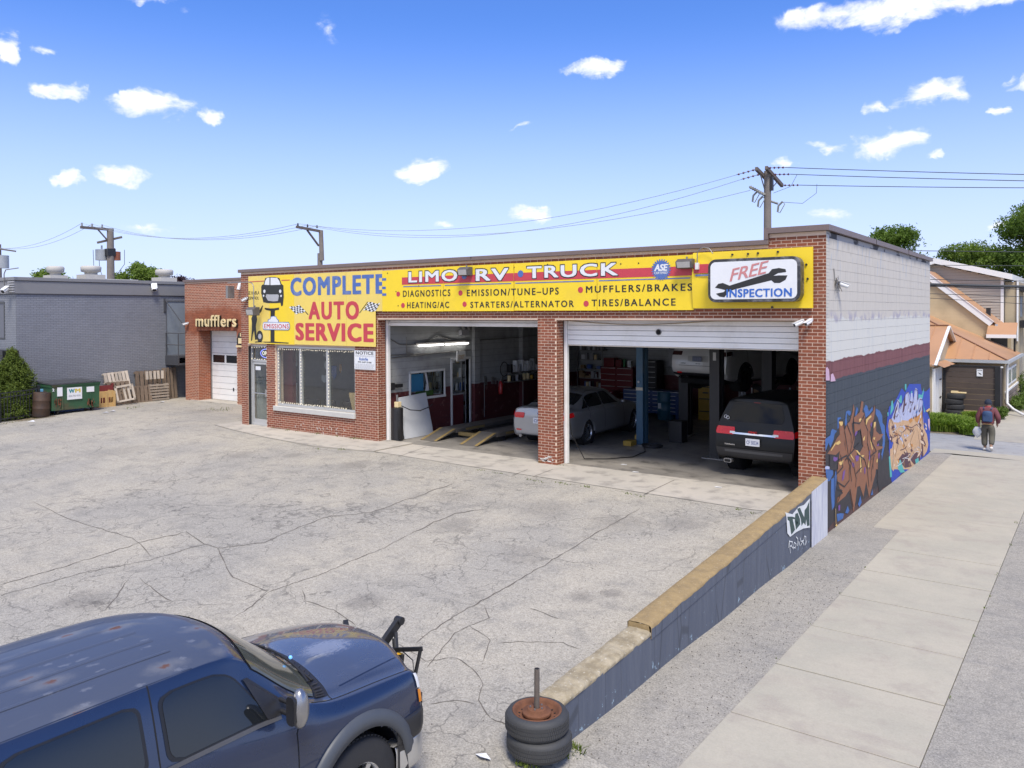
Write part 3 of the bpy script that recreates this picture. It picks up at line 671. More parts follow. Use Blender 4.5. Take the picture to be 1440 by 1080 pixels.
# side wall
mb = MB(); mb.box(-.30,-.010,.30,11.45,-1.1,5.2); mb.box(-.2,-.0105,.02,.3,-1.1,5.22)
part('wall', mb, BLOCKJ, G, fix=False)
blk = coursed(.205, 11.45, -1.0036, 5.19, [], L=.4064, H=.2032, gap=.005)
lay(blk, lambda u, v, d: (-.010+d, u, v), .010, PWALL, G, 'block')
cb = coursed(.0, .198, -1.0, 5.21, [], gap=.006); mbr = MB()
for u0, u1, v0, v1, _ in cb:
    P = [(-.0095+q, u, v) for q in (0, .0095) for u, v in ((u0,v0),(u1,v0),(u1,v1),(u0,v1))]
    mbr.add(P, [(4,5,6,7),(0,1,5,4),(1,2,6,5),(2,3,7,6),(3,0,4,7)])
part('corner_brickwork', mbr, PWALL, G, kind='stuff')
# body: back and left walls, roof, interior
mb = MB(); mb.box(-18.55,-18.25,.30,11.15,-.1,4.99); mb.box(-18.55,-.31,11.15,11.45,-.1,4.99); part('rear_wall', mb, M('rear_block', (.33,.31,.29), .9), G)
part('roof', MB().box(-18.25,-.31,.31,11.15,4.55,4.7), ROOFM, G)
mb = MB(); mb.box(-12.2,-.31,.31,11.14,4.42,4.5)
for k in range(9): mb.box(-11.6+k*1.35,-11.5+k*1.35,.31,11.14,4.12,4.42)
part('ceiling', mb, CEIL, G)
fl = part('shop_floor', MB().box(-12.5,-.3,.30,11.15,-.05,.012), INFLOOR, G)
mb = MB(); y0 = .31
for a, b, c, d in ((.31,1.39,0,4.5),(1.39,2.89,0,1.13),(1.39,2.89,1.86,4.5),(2.89,3.29,0,4.5),(3.29,4.14,2.16,4.5),(4.14,11.14,0,4.5)): mb.box(-12.44,-12.3,a,b,c,d)
part('inner_wall', mb, SHOPW, G, fix=False)
part('inner_wall', MB().box(-12.29,-.32,10.98,11.14,.012,4.5), SHOPW, G)
part('inner_wall', MB().box(-.42,-.31,.44,10.97,.012,4.5), SHOPW, G)
part('pilaster', MB().box(-12.29,-12.17,4.28,4.55,.012,4.4), SHOPW, G)
part('pilaster', MB().box(-12.29,-12.1,6.9,7.2,.012,4.4), SHOPW, G)
q = MB(); q.box(-12.46,-12.27,3.22,3.29,0,2.2); q.box(-12.46,-12.27,4.14,4.21,0,2.2); q.box(-12.46,-12.27,3.22,4.21,2.16,2.24); part('door_frame', q, WHITE, G, bev=.005)
q = MB(); q.box(-12.46,-12.27,1.33,1.39,1.07,1.90); q.box(-12.46,-12.27,2.89,2.95,1.07,1.90); q.box(-12.46,-12.27,1.33,2.95,1.86,1.92); q.box(-12.46,-12.25,1.33,2.95,1.05,1.12); fr = part('inner_window_frame', q, WHITE, G, bev=.005)
part('pane', MB().box(-12.40,-12.39,1.39,2.89,1.12,1.86), GLASS, fr)
part('poster', MB().box(-12.388,-12.384,1.41,2.05,1.30,1.82), M('poster_blue', (.05,.22,.40), .5), fr)
part('poster', MB().box(-12.388,-12.384,1.70,2.5,1.13,1.28), M('poster_green', (.06,.13,.03), .5), fr)
q = MB(); q.add([(-12.387,2.1,1.84),(-12.387,2.2,1.84),(-12.387,2.28,1.5),(-12.387,2.3,1.28),(-12.387,2.12,1.28),(-12.387,2.2,1.5)], [(0,1,2,3,4,5)]); part('poster', q, SWHITE, fr)
# office behind the front window
mb = MB(); mb.box(-18.24,-12.46,5.3,5.4,0,3.2); mb.box(-18.24,-12.46,.31,5.4,2.95,3.05); part('office_wall', mb, OFFW, G)
part('office_floor', MB().box(-18.24,-12.46,.31,5.3,-.02,.02), M('office_floor_tile', (.22,.21,.20), .4), G)
part('office_wall', MB().box(-12.47,-12.445,.32,1.38,0.02,2.94), OFFW, G)
part('office_wall', MB().box(-18.24,-18.2,.32,5.29,0.02,2.94), OFFW, G)
part('office_wall', MB().box(-17.2,-16.55,.45,.60,.02,2.9), OFFRED, G)
# entry door with transom
def bars(mb, x0, x1, z0, z1, y0, y1, w):
    mb.box(x0,x0+w,y0,y1,z0,z1); mb.box(x1-w,x1,y0,y1,z0,z1); mb.box(x0+w,x1-w,y0,y1,z0,z0+w); mb.box(x0+w,x1-w,y0,y1,z1-w,z1); return mb
q = bars(MB(), -18.19,-17.26,.036,2.65,.10,.17,.06); q.box(-18.13,-17.32,.10,.17,2.10,2.17); ef = part('entry_frame', q, ALU, G, bev=.004)
part('transom_pane', MB().box(-18.12,-17.33,.13,.14,2.18,2.58), GLASS, ef)
q = bars(MB(), -18.125,-17.325,.06,2.09,.115,.155,.075); q.box(-18.05,-17.40,.115,.155,.13,.24); ed = part('entry_door', q, ALU, G, bev=.004)
part('pane', MB().box(-18.045,-17.405,.13,.137,.25,2.01), GLASS, ed)
q = MB(); q.cyl((-18.02,.085,1.08),(-17.44,.085,1.08),.014,n=8); q.box(-17.43,-17.39,.07,.115,.98,1.22); part('handle', q, CHROME, ed)
part('notice', MB().box(-17.98,-17.72,.121,.126,1.83,1.95), SWHITE, ed)
part('dark_side_panel', MB().box(-18.21,-18.192,.01,.12,.04,2.6), BLACK, G)
# show window: frame, three panes, two mullions, sill
q = bars(MB(), -16.79,-13.18,.76,2.65,.06,.14,.07); fw = part('window_frame', q, ALU, G, bev=.004)
for x in (at(424,530,1,.1).x, at(462,530,1,.1).x): part('mullion', MB().box(x-.05,x+.05,.055,.145,.83,2.58), ALU, fw, bev=.004)
xs_ = [-16.72, at(424,530,1,.1).x-.05, at(424,530,1,.1).x+.05, at(462,530,1,.1).x-.05, at(462,530,1,.1).x+.05, -13.25]
for k in range(3): part('pane', MB().box(xs_[2*k],xs_[2*k+1],.10,.108,.83,2.58), GLASS, fw)
part('window_sill', MB().box(-16.86,-13.14,-.07,.10,.60,.75), M('sill_concrete', (.50,.49,.46), .8, var=.2), G, bev=.012)
# mortar smears low on the wall
q = MB()
for _ in range(26):
    u = random.uniform(414,485); v = random.gauss(603,4.5)+(u-440)*.1; p = at(u, v, 1, -.009); q.box(p.x-.009,p.x+.009,-.0105,-.0085,p.z,p.z+random.uniform(.03,.08))
for _ in range(10):
    x = random.uniform(-6.7,-6.3); z = random.uniform(.05,.25); q.box(x,x+random.uniform(.03,.12),-.0105,-.0085,z,z+.03)
part('paint_smears', q, M('pale_smear', (.62,.60,.55), .9), G, kind='stuff')
# stain-dark corner at the foot of the right pier is dirt on the bricks themselves

# ------------------------------------------------------------------ the muffler bay
MG = thing('muffler_bay', 'lower brick garage bay with a white sectional door set back from the main front', 'building', (-23, 4, 0))
YM = 3.45; mo = (at(279,500,1,YM).x, -23.72, 0, 2.97)
mb = MB(); mb.box(-27.35,mo[0],YM,11.4,-.05,5.0); mb.box(mo[1],-18.6,YM,11.4,-.05,5.0); mb.box(mo[0],mo[1],YM,YM+.7,mo[3],5.0); mb.box(mo[0],mo[1],YM+.9,11.4,-.05,5.0)
part('wall', mb, MMORTAR, MG, fix=False)
bm_ = coursed(-27.35,-18.6,.0,5.0,[mo], gap=.018); lay(bm_, lambda u, v, d: (u, YM-d, v), .003, MBRICK, MG, 'brick', near=0)
mbr = MB()
for u0, u1, v0, v1, _ in coursed(YM, YM+.62, 0, 2.97, []):
    P = [(mo[0]+q, u, v) for q in (0, .007) for u, v in ((u0,v0),(u1,v0),(u1,v1),(u0,v1))]
    mbr.add(P, [(4,5,6,7),(0,1,5,4),(1,2,6,5),(2,3,7,6),(3,0,4,7)])
part('return_brickwork', mbr, MBRICK, MG, kind='stuff')
part('coping', MB().box(-27.42,-18.63,YM-.06,YM+.3,5.0,5.10), BROWNMETAL, MG, bev=.01)
sd_ = part('sectional_door', MB().box(mo[0],mo[1],4.12,4.16,.03,2.96), M('door_seam', (.3,.3,.3), .6), MG)
hts = [.03,.50,1.02,1.52,2.0,2.48,2.95]; 
for k, (a, b) in enumerate(zip(hts, hts[1:])):
    if k == 3: continue
    part('door_panel', MB().box(mo[0]+.02,mo[1]-.02,4.07,4.118,a+.008,b-.008), DOORW, sd_, bev=.008)
    part('groove', MB().box(mo[0]+.02,mo[1]-.02,4.066,4.0695,(a+b)/2-.006,(a+b)/2+.006), M('groove_grey', (.42,.42,.42), .6), sd_) if k != 3 else None
q = bars(MB(), mo[0]+.02,mo[1]-.02,1.53,1.99,4.07,4.118,.07); q.box(mo[0]+.93,mo[0]+1.03,4.07,4.118,1.6,1.92); q.box(mo[0]+2.05,mo[0]+2.15,4.07,4.118,1.6,1.92)
wp = part('window_panel', q, DOORW, sd_, bev=.004)
for a, b in ((.09,.93),(1.03,2.05),(2.15,2.65)): part('pane', MB().box(mo[0]+a,min(mo[0]+b,mo[1]-.09),4.09,4.10,1.6,1.92), DGLASS, wp)
part('handle', MB().box(mo[0]+1.52,mo[0]+1.58,4.05,4.069,.44,.58), BLACK, sd_)
part('door_jamb', MB().box(mo[0]+.008,mo[0]+.05,4.02,4.07,0,2.96), STEEL, MG)

# ------------------------------------------------------------------ grey building on the left
XG = -28.5
GB = thing('grey_building', 'flat roofed grey painted brick building behind the dumpster and pallets', 'building', (-32, 4, 0))
mb = MB(); mb.box(-46,XG,-2.72,16,-.2,4.5); part('wall', mb, GREYM, GB, fix=False)
dh = (at(234,450,0,XG).y, 4.25, at(234,499,0,XG).z, at(234,424,0,XG).z)
lay(coursed(-2.72,6.0,-.2,4.42,[dh], gap=.012), lambda u, v, d: (XG+d, u, v), .006, GREYB, GB, 'brick', near=0)
wl = at(7,450,1,-2.72).x
lay(coursed(-46,XG,-.2,4.42,[(wl-1.6,wl,2.72,4.15)], gap=.012), lambda u, v, d: (u, -2.72-d, v), .006, GREYB, GB, 'front_brick', near=0)
part('fascia', MB().box(-46.1,XG+.07,-2.80,16,4.45,4.93), GREYMETAL, GB, bev=.01)
part('coping', MB().box(-46.1,XG+.11,-2.84,16,4.94,5.07), GREYMETAL, GB, bev=.01)
q = MB(); q.cyl((XG+.078,-2.2,4.93),(XG+.078,6,4.93),.006); part('fascia_seam', q, DARK, GB)
for k in range(5): part('fascia_rib', MB().box(-28.95+.02*k,XG+.085,-2.86,-2.80,4.50+k*.09,4.55+k*.09), M('pale_rib', (.34,.34,.35), .6) if k == 0 else bpy.data.materials['pale_rib'], GB)
wf = part('window_frame', bars(MB(), wl-1.6,wl,2.72,4.15,-2.74,-2.68,.06), M('dark_frame', (.05,.055,.06), .5), GB)
part('pane', MB().box(wl-1.55,wl-.05,-2.71,-2.70,2.76,4.11), opaque_glass('green_glass', (.04,.05,.03)), wf)
part('awning', MB().box(-31.5,at(16,500,1,-3.0).x,-3.3,-2.74,2.05,2.33), BLACK, GB)
sdr = part('side_door', MB().box(XG-.02,XG+.003,dh[0],dh[1],dh[2],dh[3]), M('grey_blue_door', (.21,.24,.28), .5, world=True), GB)
q = MB(); q.box(XG,XG+.03,dh[0]-.04,dh[0],dh[2],dh[3]+.04); q.box(XG,XG+.03,dh[0],dh[1],dh[3],dh[3]+.05); part('door_frame', q, M('grey_trim', (.12,.125,.14), .5), GB)
LM = M('landing_steel', (.06,.062,.07), .6, var=.2)
ld = part('landing', MB().box(XG+.01,XG+1.0,dh[0]-.08,4.9,dh[2]-.42,dh[2]-.34).box(XG+.01,XG+1.0,dh[0]-.08,dh[0]-.02,dh[2]-.34,dh[2]-.02).box(XG+.01,XG+1.0,dh[0]-.02,4.9,dh[2]-.1,dh[2]-.02), LM, GB)
q = MB(); R0 = dh[0]-.05
for z in (dh[2]+.45, dh[2]+.95): q.tube([(XG+.02,R0,z),(XG+.98,R0,z),(XG+.98,4.9,z)], .022)
for p in ((XG+.05,R0),(XG+.98,R0),(XG+.98,3.75),(XG+.98,4.3)): q.cyl((*p,dh[2]-.4),(*p,dh[2]+.95),.024,n=6)
q.cyl((XG+.05,dh[0]-.1,dh[3]+.1),(XG+.98,3.75,dh[2]+.95),.02,n=6); q.box(XG+.0,XG+.08,dh[0]-.13,dh[0]-.07,dh[3]-.45,dh[3]+.12)
part('railing', q, LM, ld)
for (u, z1, r) in ((78,5.60,.36),(128,5.68,.44),(231,5.66,.42)):
    p = at(u, 388, 0, -33.0); q = MB()
    c = (-33, p.y, 0); q.box(-33-r,-33+r,p.y-r,p.y+r,4.9,z1-.22)
    q.lathe([(r*.62,z1-.22),(r*.62,z1-.12),(r*.95,z1-.08),(r,z1+.12),(r*.86,z1+.18),(0,z1+.2)], c, 'z', 20)
    part('roof_vent', q, M('vent_metal', (.46,.44,.40), .6, var=.2) if u == 78 else bpy.data.materials['vent_metal'], GB)
part('roof_hatch', MB().box(-33.6,-32.6,at(150,388,0,-33).y-.6,at(150,388,0,-33).y+1.3,4.9,5.28), bpy.data.materials['vent_metal'], GB)
# ------------------------------------------------------------------ signs
def fp(u, v, y=-.12): return at(u, v, 1, y)
def text_px(txt, uL, uR, vTL, vBL, mat, parent, y, off=.03, sp=1.0, shear=0, drop=0, vTR=None, vBR=None):
    "lettering whose left edge spans vTL..vBL in the photo; level on the wall unless drop"
    a = fp(uL, vBL, y); t = fp(uL, vTL, y); b = fp(uR, vBL, y); h = t.z-a.z
    p10 = Vector((b.x, y, a.z+drop)); return lettering(txt, (a.x, y, a.z), p10, (a.x, y, a.z+h), mat, parent, off, .003, shear, sp)
def flat(pts, m, parent, y, name='painted_shape', th=.0025):
    q = MB(); P = [fp(u, v, y) for u, v in pts]; q.prism([(p.x, p.z) for p in P], y, y-th, 1); return part(name, q, m, parent)
def disc(u, v, r, m, parent, y, name='dot', n=16, th=.0025, rz=None):
    p = fp(u, v, y); q = MB(); q.prism([(p.x+r*math.cos(2*PI*k/n), p.z+(rz or r)*math.sin(2*PI*k/n)) for k in range(n)], y, y-th, 1); return part(name, q, m, parent)
YS = -.07
S1 = thing('service_sign', 'large faded yellow sign with COMPLETE AUTO SERVICE and a painted lifted car', 'sign', (-15.2, -.05, 2.7))
sx = [-18.06, fp(379,430,YS).x, fp(413.5,430,YS).x, -12.25]
for a, b, m in ((sx[0],sx[1],YELF),(sx[1],sx[2],YEL)): part('board', MB().box(a+.003,b-.003,-.055,YS,2.70,4.865), m, S1)
q = MB(); q.prism([(sx[2]+.003,2.71),(-12.25,2.71),(-12.25,3.715),(-11.975,3.715),(-11.975,4.86),(sx[2]+.003,4.86)], -.055, YS, 1); part('board', q, YELF, S1)
for u in (449, 487): p = fp(u, 430, YS); part('board_seam', MB().box(p.x-.003,p.x+.003,YS-.0012,YS,2.71,4.86), M('seam_tone', (.50,.36,.06), .6) if u == 449 else bpy.data.materials['seam_tone'], S1)
Y1 = YS-.002
text_px('COMPLETE', 408.5, 541, 390.6, 416.3, SBLUE, S1, Y1, .055, 1.16)
text_px('AUTO', 434, 505, 424.3, 449.4, SRED, S1, Y1, .06, 1.25)
text_px('SERVICE', 415.5, 525.5, 453.9, 478.7, SRED, S1, Y1, .06, 1.14)
text_px('SE HABLA', 348.9, 364.7, 409.5, 414.4, SBLACK, S1, Y1, .01)
text_px('ESPAÑOL', 349.4, 364.2, 416.2, 421.4, SBLACK, S1, Y1, .01)
z8 = lambda x, y: (320+x/6.75, 340+y/6.75)
def shp(pts, m, k=0, name='painted_shape'): return flat([z8(*p) for p in pts], m, S1, Y1-.0028*k, name)
shp([(205,377),(348,369),(348,376),(205,384)], SRED, 0); shp([(512,362),(590,359),(590,367),(512,370)], SRED, 0)
shp([(358,345),(400,334),(450,334),(492,345),(512,400),(530,415),(534,520),(530,560),(525,605),(510,612),(502,578),(470,582),(385,582),(340,574),(330,530),(320,490),(320,425),(328,408),(342,405)], SBLACK, 0, 'painted_car')
shp([(372,345),(398,340),(398,410),(350,408),(358,372)], SWHITE, 1); shp([(408,340),(470,342),(492,372),(503,408),(408,411)], SWHITE, 1)
shp([(370,498),(400,500),(480,500),(488,515),(478,562),(440,566),(385,560),(362,520)], SGREY, 1)
for cx, cy in ((350,470),(500,470),(342,512),(508,514)): p = z8(cx, cy); disc(*p, .055 if cy < 490 else .035, SWHITE, S1, Y1-.0028, 'painted_lamp')
shp([(352,626),(400,632),(440,632),(490,624),(488,645),(450,652),(446,760),(446,945),(470,950),(580,957),(578,966),(430,960),(340,955),(340,948),(408,948),(408,655),(370,648),(354,640)], SBLACK, 0, 'painted_lift')
shp([(240,690),(258,682),(276,690),(280,740),(268,800),(278,930),(262,930),(252,840),(240,880),(232,940),(222,938),(230,850),(232,770),(226,730)], SBLACK, 0, 'painted_mechanic')
shp([(262,655),(300,655),(330,605),(338,605),(322,660),(296,690),(268,700)], SBLACK, 0)
disc(*z8(306,898), .165, SBLACK, S1, Y1, 'painted_tyre', rz=.30/1.6); disc(*z8(306,898), .085, SGREY, S1, Y1-.0028, 'painted_hub')
shp([(258,950),(275,945),(335,948),(330,954),(300,955),(262,956)], SBLACK, 0)
# muffler cloud and EMISSIONS plate
shp([(380,760),(384,738),(404,730),(412,708),(440,703),(462,712),(470,730),(486,744),(486,764)], SBLUE, 1); shp([(386,760),(391,742),(408,735),(416,713),(440,709),(458,717),(466,735),(480,747),(480,764)], SWHITE, 2)
c0, c1 = fp(*z8(335,833), Y1), fp(*z8(592,765), Y1)
q = MB(); q.prism(rrect(c0.x, c1.x, c0.z-.01, c1.z+.01, .09), Y1-.005, Y1-.008, 1); part('emissions_border', q, SBLUE, S1)
q = MB(); q.prism(rrect(c0.x+.02, c1.x-.02, c0.z+.01, c1.z-.01, .075), Y1-.008, Y1-.0105, 1); pl_ = part('emissions_plate', q, SWHITE, S1)
text_px('EMISSIONS', 371.5, 406, 455.4, 461.7, SRED, S1, Y1-.0108, .018, 1.1)
def flag(c, pole):
    P = [fp(*p, Y1) for p in c]; q = MB(); qw = MB(); n, m_ = 7, 5
    for i in range(n):
        for j in range(m_):
            def pt(a, b):
                w_ = .02*math.sin(a*7); t = P[0].lerp(P[1], a); bb = P[3].lerp(P[2], a); r = t.lerp(bb, b); return (r.x, Y1-.003, r.z+w_)
            (q if (i+j) % 2 else qw).add([pt(i/n,j/m_),pt((i+1)/n,j/m_),pt((i+1)/n,(j+1)/m_),pt(i/n,(j+1)/m_)], [(0,1,2,3)])
    part('flag_black_squares', q, SBLACK, S1); part('flag_white_squares', qw, SWHITE, S1); flat(pole, SBLACK, S1, Y1, 'flag_pole')
flag([z8(585,622),z8(678,602),z8(740,660),z8(655,690)], [z8(676,600),z8(684,600),z8(768,690),z8(762,694)])
g8 = lambda x, y: (330+x/3.857, 360+y/3.857)
flag([g8(725,252),g8(790,256),g8(765,300),g8(697,296)], [g8(720,248),g8(724,248),g8(679,310),g8(676,308)])

S2 = thing('services_banner', 'long yellow banner listing services under red striped LIMO RV TRUCK letters', 'sign', (-7, -.05, 3.7))
bx = [-11.965, fp(624,400,YS).x, fp(723,400,YS).x, fp(840,400,YS).x, -2.69]
for i, (a, b) in enumerate(zip(bx, bx[1:])):
    z1 = 4.80 if i == 0 else 4.875
    q = MB(); q.prism([(a+.006 if i != 2 else a+.014,3.71-.006*(i%2)),(b-.006,3.70),(b-.006,4.875),(a+.006 if i != 2 else a+.014,4.87 if i else 4.84)], -.055+.0, -.085, 1); part('board', q, YEL, S2)
Y2 = -.087
zL = fp(565,401.5,Y2).z; zT = fp(565,393.5,Y2).z
for a, b in zip(bx, bx[1:]):
    a = max(a, fp(565,400,Y2).x)
    part('red_stripe', MB().box(a+.006,b-.006,Y2,Y2-.002,zL+.02,zL+.22), SRED, S2)
    part('blue_stripe', MB().box(a+.05,b-.08,Y2,Y2-.002,zL-.045,zL-.02), SBLUE, S2)
for i in (0,):
    part('blue_letter_edge', MB().box(-11.96,-11.80,Y2,Y2-.002,fp(541,391,Y2).z-.07,fp(541,391,Y2).z), SBLUE, S2)
    part('blue_letter_edge', MB().box(-11.96,-11.82,Y2,Y2-.002,fp(541,405,Y2).z-.03,fp(541,405,Y2).z+.04), SBLUE, S2)
    part('blue_letter_edge', MB().box(-11.96,-11.80,Y2,Y2-.002,fp(541,416,Y2).z,fp(541,416,Y2).z+.07), SBLUE, S2)
for t, a, b, vt, vb in (('LIMO',574.5,643.5,382.0,397.8),('RV',669,715.5,378.5,395.6),('TRUCK',741,869.5,374.6,392.0)):
    pa = fp(a, vb, Y2); pb = fp(b, vb, Y2); h = fp(a, vt, Y2).z-pa.z
    lettering(t, (pa.x-.02,Y2-.002,pa.z-.02), (pb.x+.02,Y2-.002,pa.z-.02), (pa.x-.02,Y2-.002,pa.z+h+.02), SBLACK, S2, .062, .003, sp=1.12)
    lettering(t, (pa.x+.005,Y2-.0052,pa.z+.005), (pb.x-.005,Y2-.0052,pa.z+.005), (pa.x+.005,Y2-.0052,pa.z+h-.005), SWHITE, S2, .035, .003, sp=1.16)
for t, a, b, vt, vb in (('DIAGNOSTICS',566.7,633.3,408.6,417.6),('HEATING/AC',572.5,631.5,424.9,433.4),('EMISSION/TUNE–UPS',656.5,785.8,407.4,416.6),('STARTERS/ALTERNATOR',661.5,807,424.4,432.9),
    ('MUFFLERS/BRAKES',824,973.5,402.2,411.8),('TIRES/BALANCE',832,950,421.2,430.8)):
    text_px(t, a, b, vt, vb, SBLACK, S2, Y2-.001, .022, 1.30)
for u, v in ((560,413.5),(566.7,429.5),(647.5,412),(653.3,427.8),(816.3,407.6),(824.2,427)): disc(u, v, .07, SRED, S2, Y2)
disc(732, 385.5-.5, .085, SBLUE, S2, Y2-.004); disc(653, 388, .085, SBLUE, S2, Y2-.004)
gc = fp(929.8, 379.2, Y2); q = MB(); n = 24; pts = []
for k in range(n*4):
    r = .235 if (k//2) % 2 else .19; a = 2*PI*k/(n*4); pts.append((gc.x+r*math.cos(a), gc.z+r*math.sin(a)))
q.prism(pts, Y2-.003, Y2-.006, 1); part('certified_gear', q, SBLUE, S2)
lettering('ASE', (gc.x-.165,Y2-.0065,gc.z-.03), (gc.x+.16,Y2-.0065,gc.z-.03), (gc.x-.165,Y2-.0065,gc.z+.12), SWHITE, S2, .06, .002, shear=.2)
lettering('CERTIFIED', (gc.x-.16,Y2-.0065,gc.z-.095), (gc.x+.15,Y2-.0065,gc.z-.095), (gc.x-.16,Y2-.0065,gc.z-.045), SWHITE, S2, .02, .002)
q = MB()
for (u, v) in [(662,362),(712,380),(545,384),(589,402),(557,410),(723,376),(873,371),(898,370),(770,372),(680,380),(560,430),(599,383),(629,440)]:
    p = fp(u, v, Y2); q.cyl((p.x,Y2,p.z),(p.x,Y2-.006,p.z),.016,n=8)
part('rivets', q, SBLACK, S2, kind='stuff')

S3 = thing('inspection_backing_sign', 'bright yellow board on the right end of the facade behind the white wrench box sign', 'sign', (-1.4, -.1, 3.73))
def curved_board(a, b):
    y = -.11-.05*math.sin(PI*b)*(1-a)**3; return Vector((-2.70+a*(2.70-.228), y, 3.725+b*(4.915-3.725)+.03*(1-a)*(.5-b)))
q = MB(); q.grid(curved_board, 12, 8); q.box(-2.69,-.23,-.09,-.06,3.73,4.91); part('board', q, YEL, S3, fix=True)
part('red_stripe', MB().box(-2.66,-2.30,-.165,-.168,4.47,4.66), SRED, S3); part('blue_stripe', MB().box(-2.62,-2.27,-.165,-.168,4.41,4.445), SBLUE, S3)
q = MB()
for (u, v) in [(1030,358),(1052,357),(1066,356),(1094,354),(1136,392),(1134,372),(1086,432),(1030,436)]:
    p = fp(u, v, -.115); q.cyl((p.x,-.11,p.z),(p.x,-.135,p.z),.022,n=8)
part('bolts', q, SBLACK, S3, kind='stuff')
S4 = thing('inspection_box_sign', 'white rounded box sign with black frame, a wrench and the words FREE INSPECTION', 'sign', (-1.3, -.3, 3.85))
a = at(995.5,425,1,-.42); b = at(1125.5,358,1,-.42); X0, X1, Z0, Z1 = a.x, b.x, a.z-.005, b.z-.02
q = MB(); q.prism(rrect(X0, X1, Z0, Z1, .16, 6), -.42, -.17, 1); part('box_frame', q, M('black_frame', (.03,.03,.033), .35, var=.3, dirt=(.30,.30,.32), dirt_k=.6), S4, bev=.012)
q = MB(); q.prism(rrect(X0+.06, X1-.06, Z0+.06, Z1-.06, .11, 6), -.421, -.432, 1); part('face', q, SWHITE, S4)
for x in (X0+.4, X1-.4): part('bracket', MB().box(x-.03,x+.03,-.17,-.10,Z0+.2,Z1-.2), STEEL, S4)
c4 = lambda x, y: (760+x/3.1775, 340+y/3.1775)
def sp4(pts, m, k=0, name='painted_shape'): return flat([c4(*p) for p in pts], m, S4, -.4325-.002*k, name)
sp4([(780,205),(795,188),(815,184),(835,192),(845,196),(1020,140),(1035,122),(1065,117),(1095,122),(1098,135),(1062,140),(1040,152),(1064,150),(1104,150),(1095,170),(1070,184),(1045,184),(1032,172),(870,212),(842,222),(822,248),(800,245),(784,232),(820,224),(826,216),(812,212)], SBLACK, 0, 'painted_wrench')
P0 = at(1026,390+6,1,-.436); P1 = at(1081,383.5,1,-.436); Pt = at(1026,379,1,-.436)
lettering('FREE', P0, (P1.x,-.436,P1.z), (Pt.x,-.436,Pt.z), M('faded_red_print', (.55,.22,.22), .5), S4, .015, .002, shear=.25, sp=.95)
P0 = at(1021.5,418.3,1,-.436); P1 = at(1113.5,418,1,-.436); Pt = at(1021.5,406.8,1,-.436)
lettering('INSPECTION', (P0.x,-.437,P0.z), (P1.x,-.437,P0.z+.0), (Pt.x,-.437,Pt.z), M('print_blue', (.03,.13,.48), .5), S4, .035, .002, sp=1.08)
# notice board
NS = thing('notice_sign', 'small white notice board fixed to the brick right of the office window', 'sign', (-12.74, -.03, 2.04))
part('board', MB().box(-13.17,-12.31,-.03,-.012,2.045,2.595), SWHITE, NS)
part('border', bars(MB(), -13.17,-12.31,2.045,2.595,-.032,-.03,.012), SGREY, NS)
lettering('NOTICE', (-13.10,-.031,2.475), (-12.38,-.031,2.475), (-13.10,-.031,2.565), SBLACK, NS, .03, .002, sp=1.1)
lettering('Rohrlle', (-12.96,-.031,2.305), (-12.60,-.031,2.305), (-12.96,-.031,2.39), SBLUE, NS, .04, .002)
lettering('773 247-3166', (-13.02,-.031,2.235), (-12.46,-.031,2.235), (-13.02,-.031,2.28), SBLACK, NS, .03, .002)
q = MB()
for k in range(8):
    z = [2.445,2.42,2.20,2.175,2.15,2.125,2.10,2.08][k]; x = -13.12
    while x < -12.38:
        w_ = random.uniform(.03,.09); q.box(x,min(x+w_,-12.36),-.0305,-.0315,z-.006,z+.005); x += w_+.015
part('small_print', q, SGREY, NS, kind='stuff')
# mufflers letters
ML = thing('muffler_lettering', 'raised cream letters spelling mufflers on the brick over the white door', 'sign', (-25, 3.4, 3.05))
CREAM = M('cream_letter', (.78,.62,.34), .5)
pL = at(275.8,459.2,1,3.36); pR = at(332.8,460.2,1,3.36); pt_ = at(275.8,443.0,1,3.36)
lettering('mufflers', (pL.x+.015,3.42,pL.z-.02), (pR.x+.015,3.42,pL.z-.02), (pL.x+.015,3.42,pt_.z-.02), SBLACK, ML, .03, .03, sp=1.12)
lettering('mufflers', (pL.x,3.36,pL.z), (pR.x,3.36,pL.z), (pL.x,3.36,pt_.z), CREAM, ML, .03, .035, sp=1.12)
# small wall sign right of the muffler door
q = MB(); p = at(337,466,1,3.3); SG = thing('bell_shaped_wall_sign', 'small black and yellow plate on the brick beside the muffler door', 'sign', (p.x, 3.4, 2.8))
a = at(333,488,1,3.36); b = at(341,468,1,3.36)
part('plate', MB().prism([(a.x,a.z+.1),(b.x,a.z+.1),(b.x,b.z-.1),((a.x+b.x)/2+.05,b.z),((a.x+b.x)/2-.05,b.z),(a.x,b.z-.25)], 3.36, 3.40, 1), SBLACK, SG)
part('ledge', MB().box(a.x-.02,b.x+.02,3.33,3.42,a.z,a.z+.07), CREAM, SG); part('emblem', MB().box(a.x+.10,b.x-.04,3.353,3.359,a.z+.14,a.z+.36), CREAM, SG); part('emblem', MB().box(a.x+.22,b.x-.10,3.353,3.359,a.z+.42,a.z+.56), CREAM, SG)
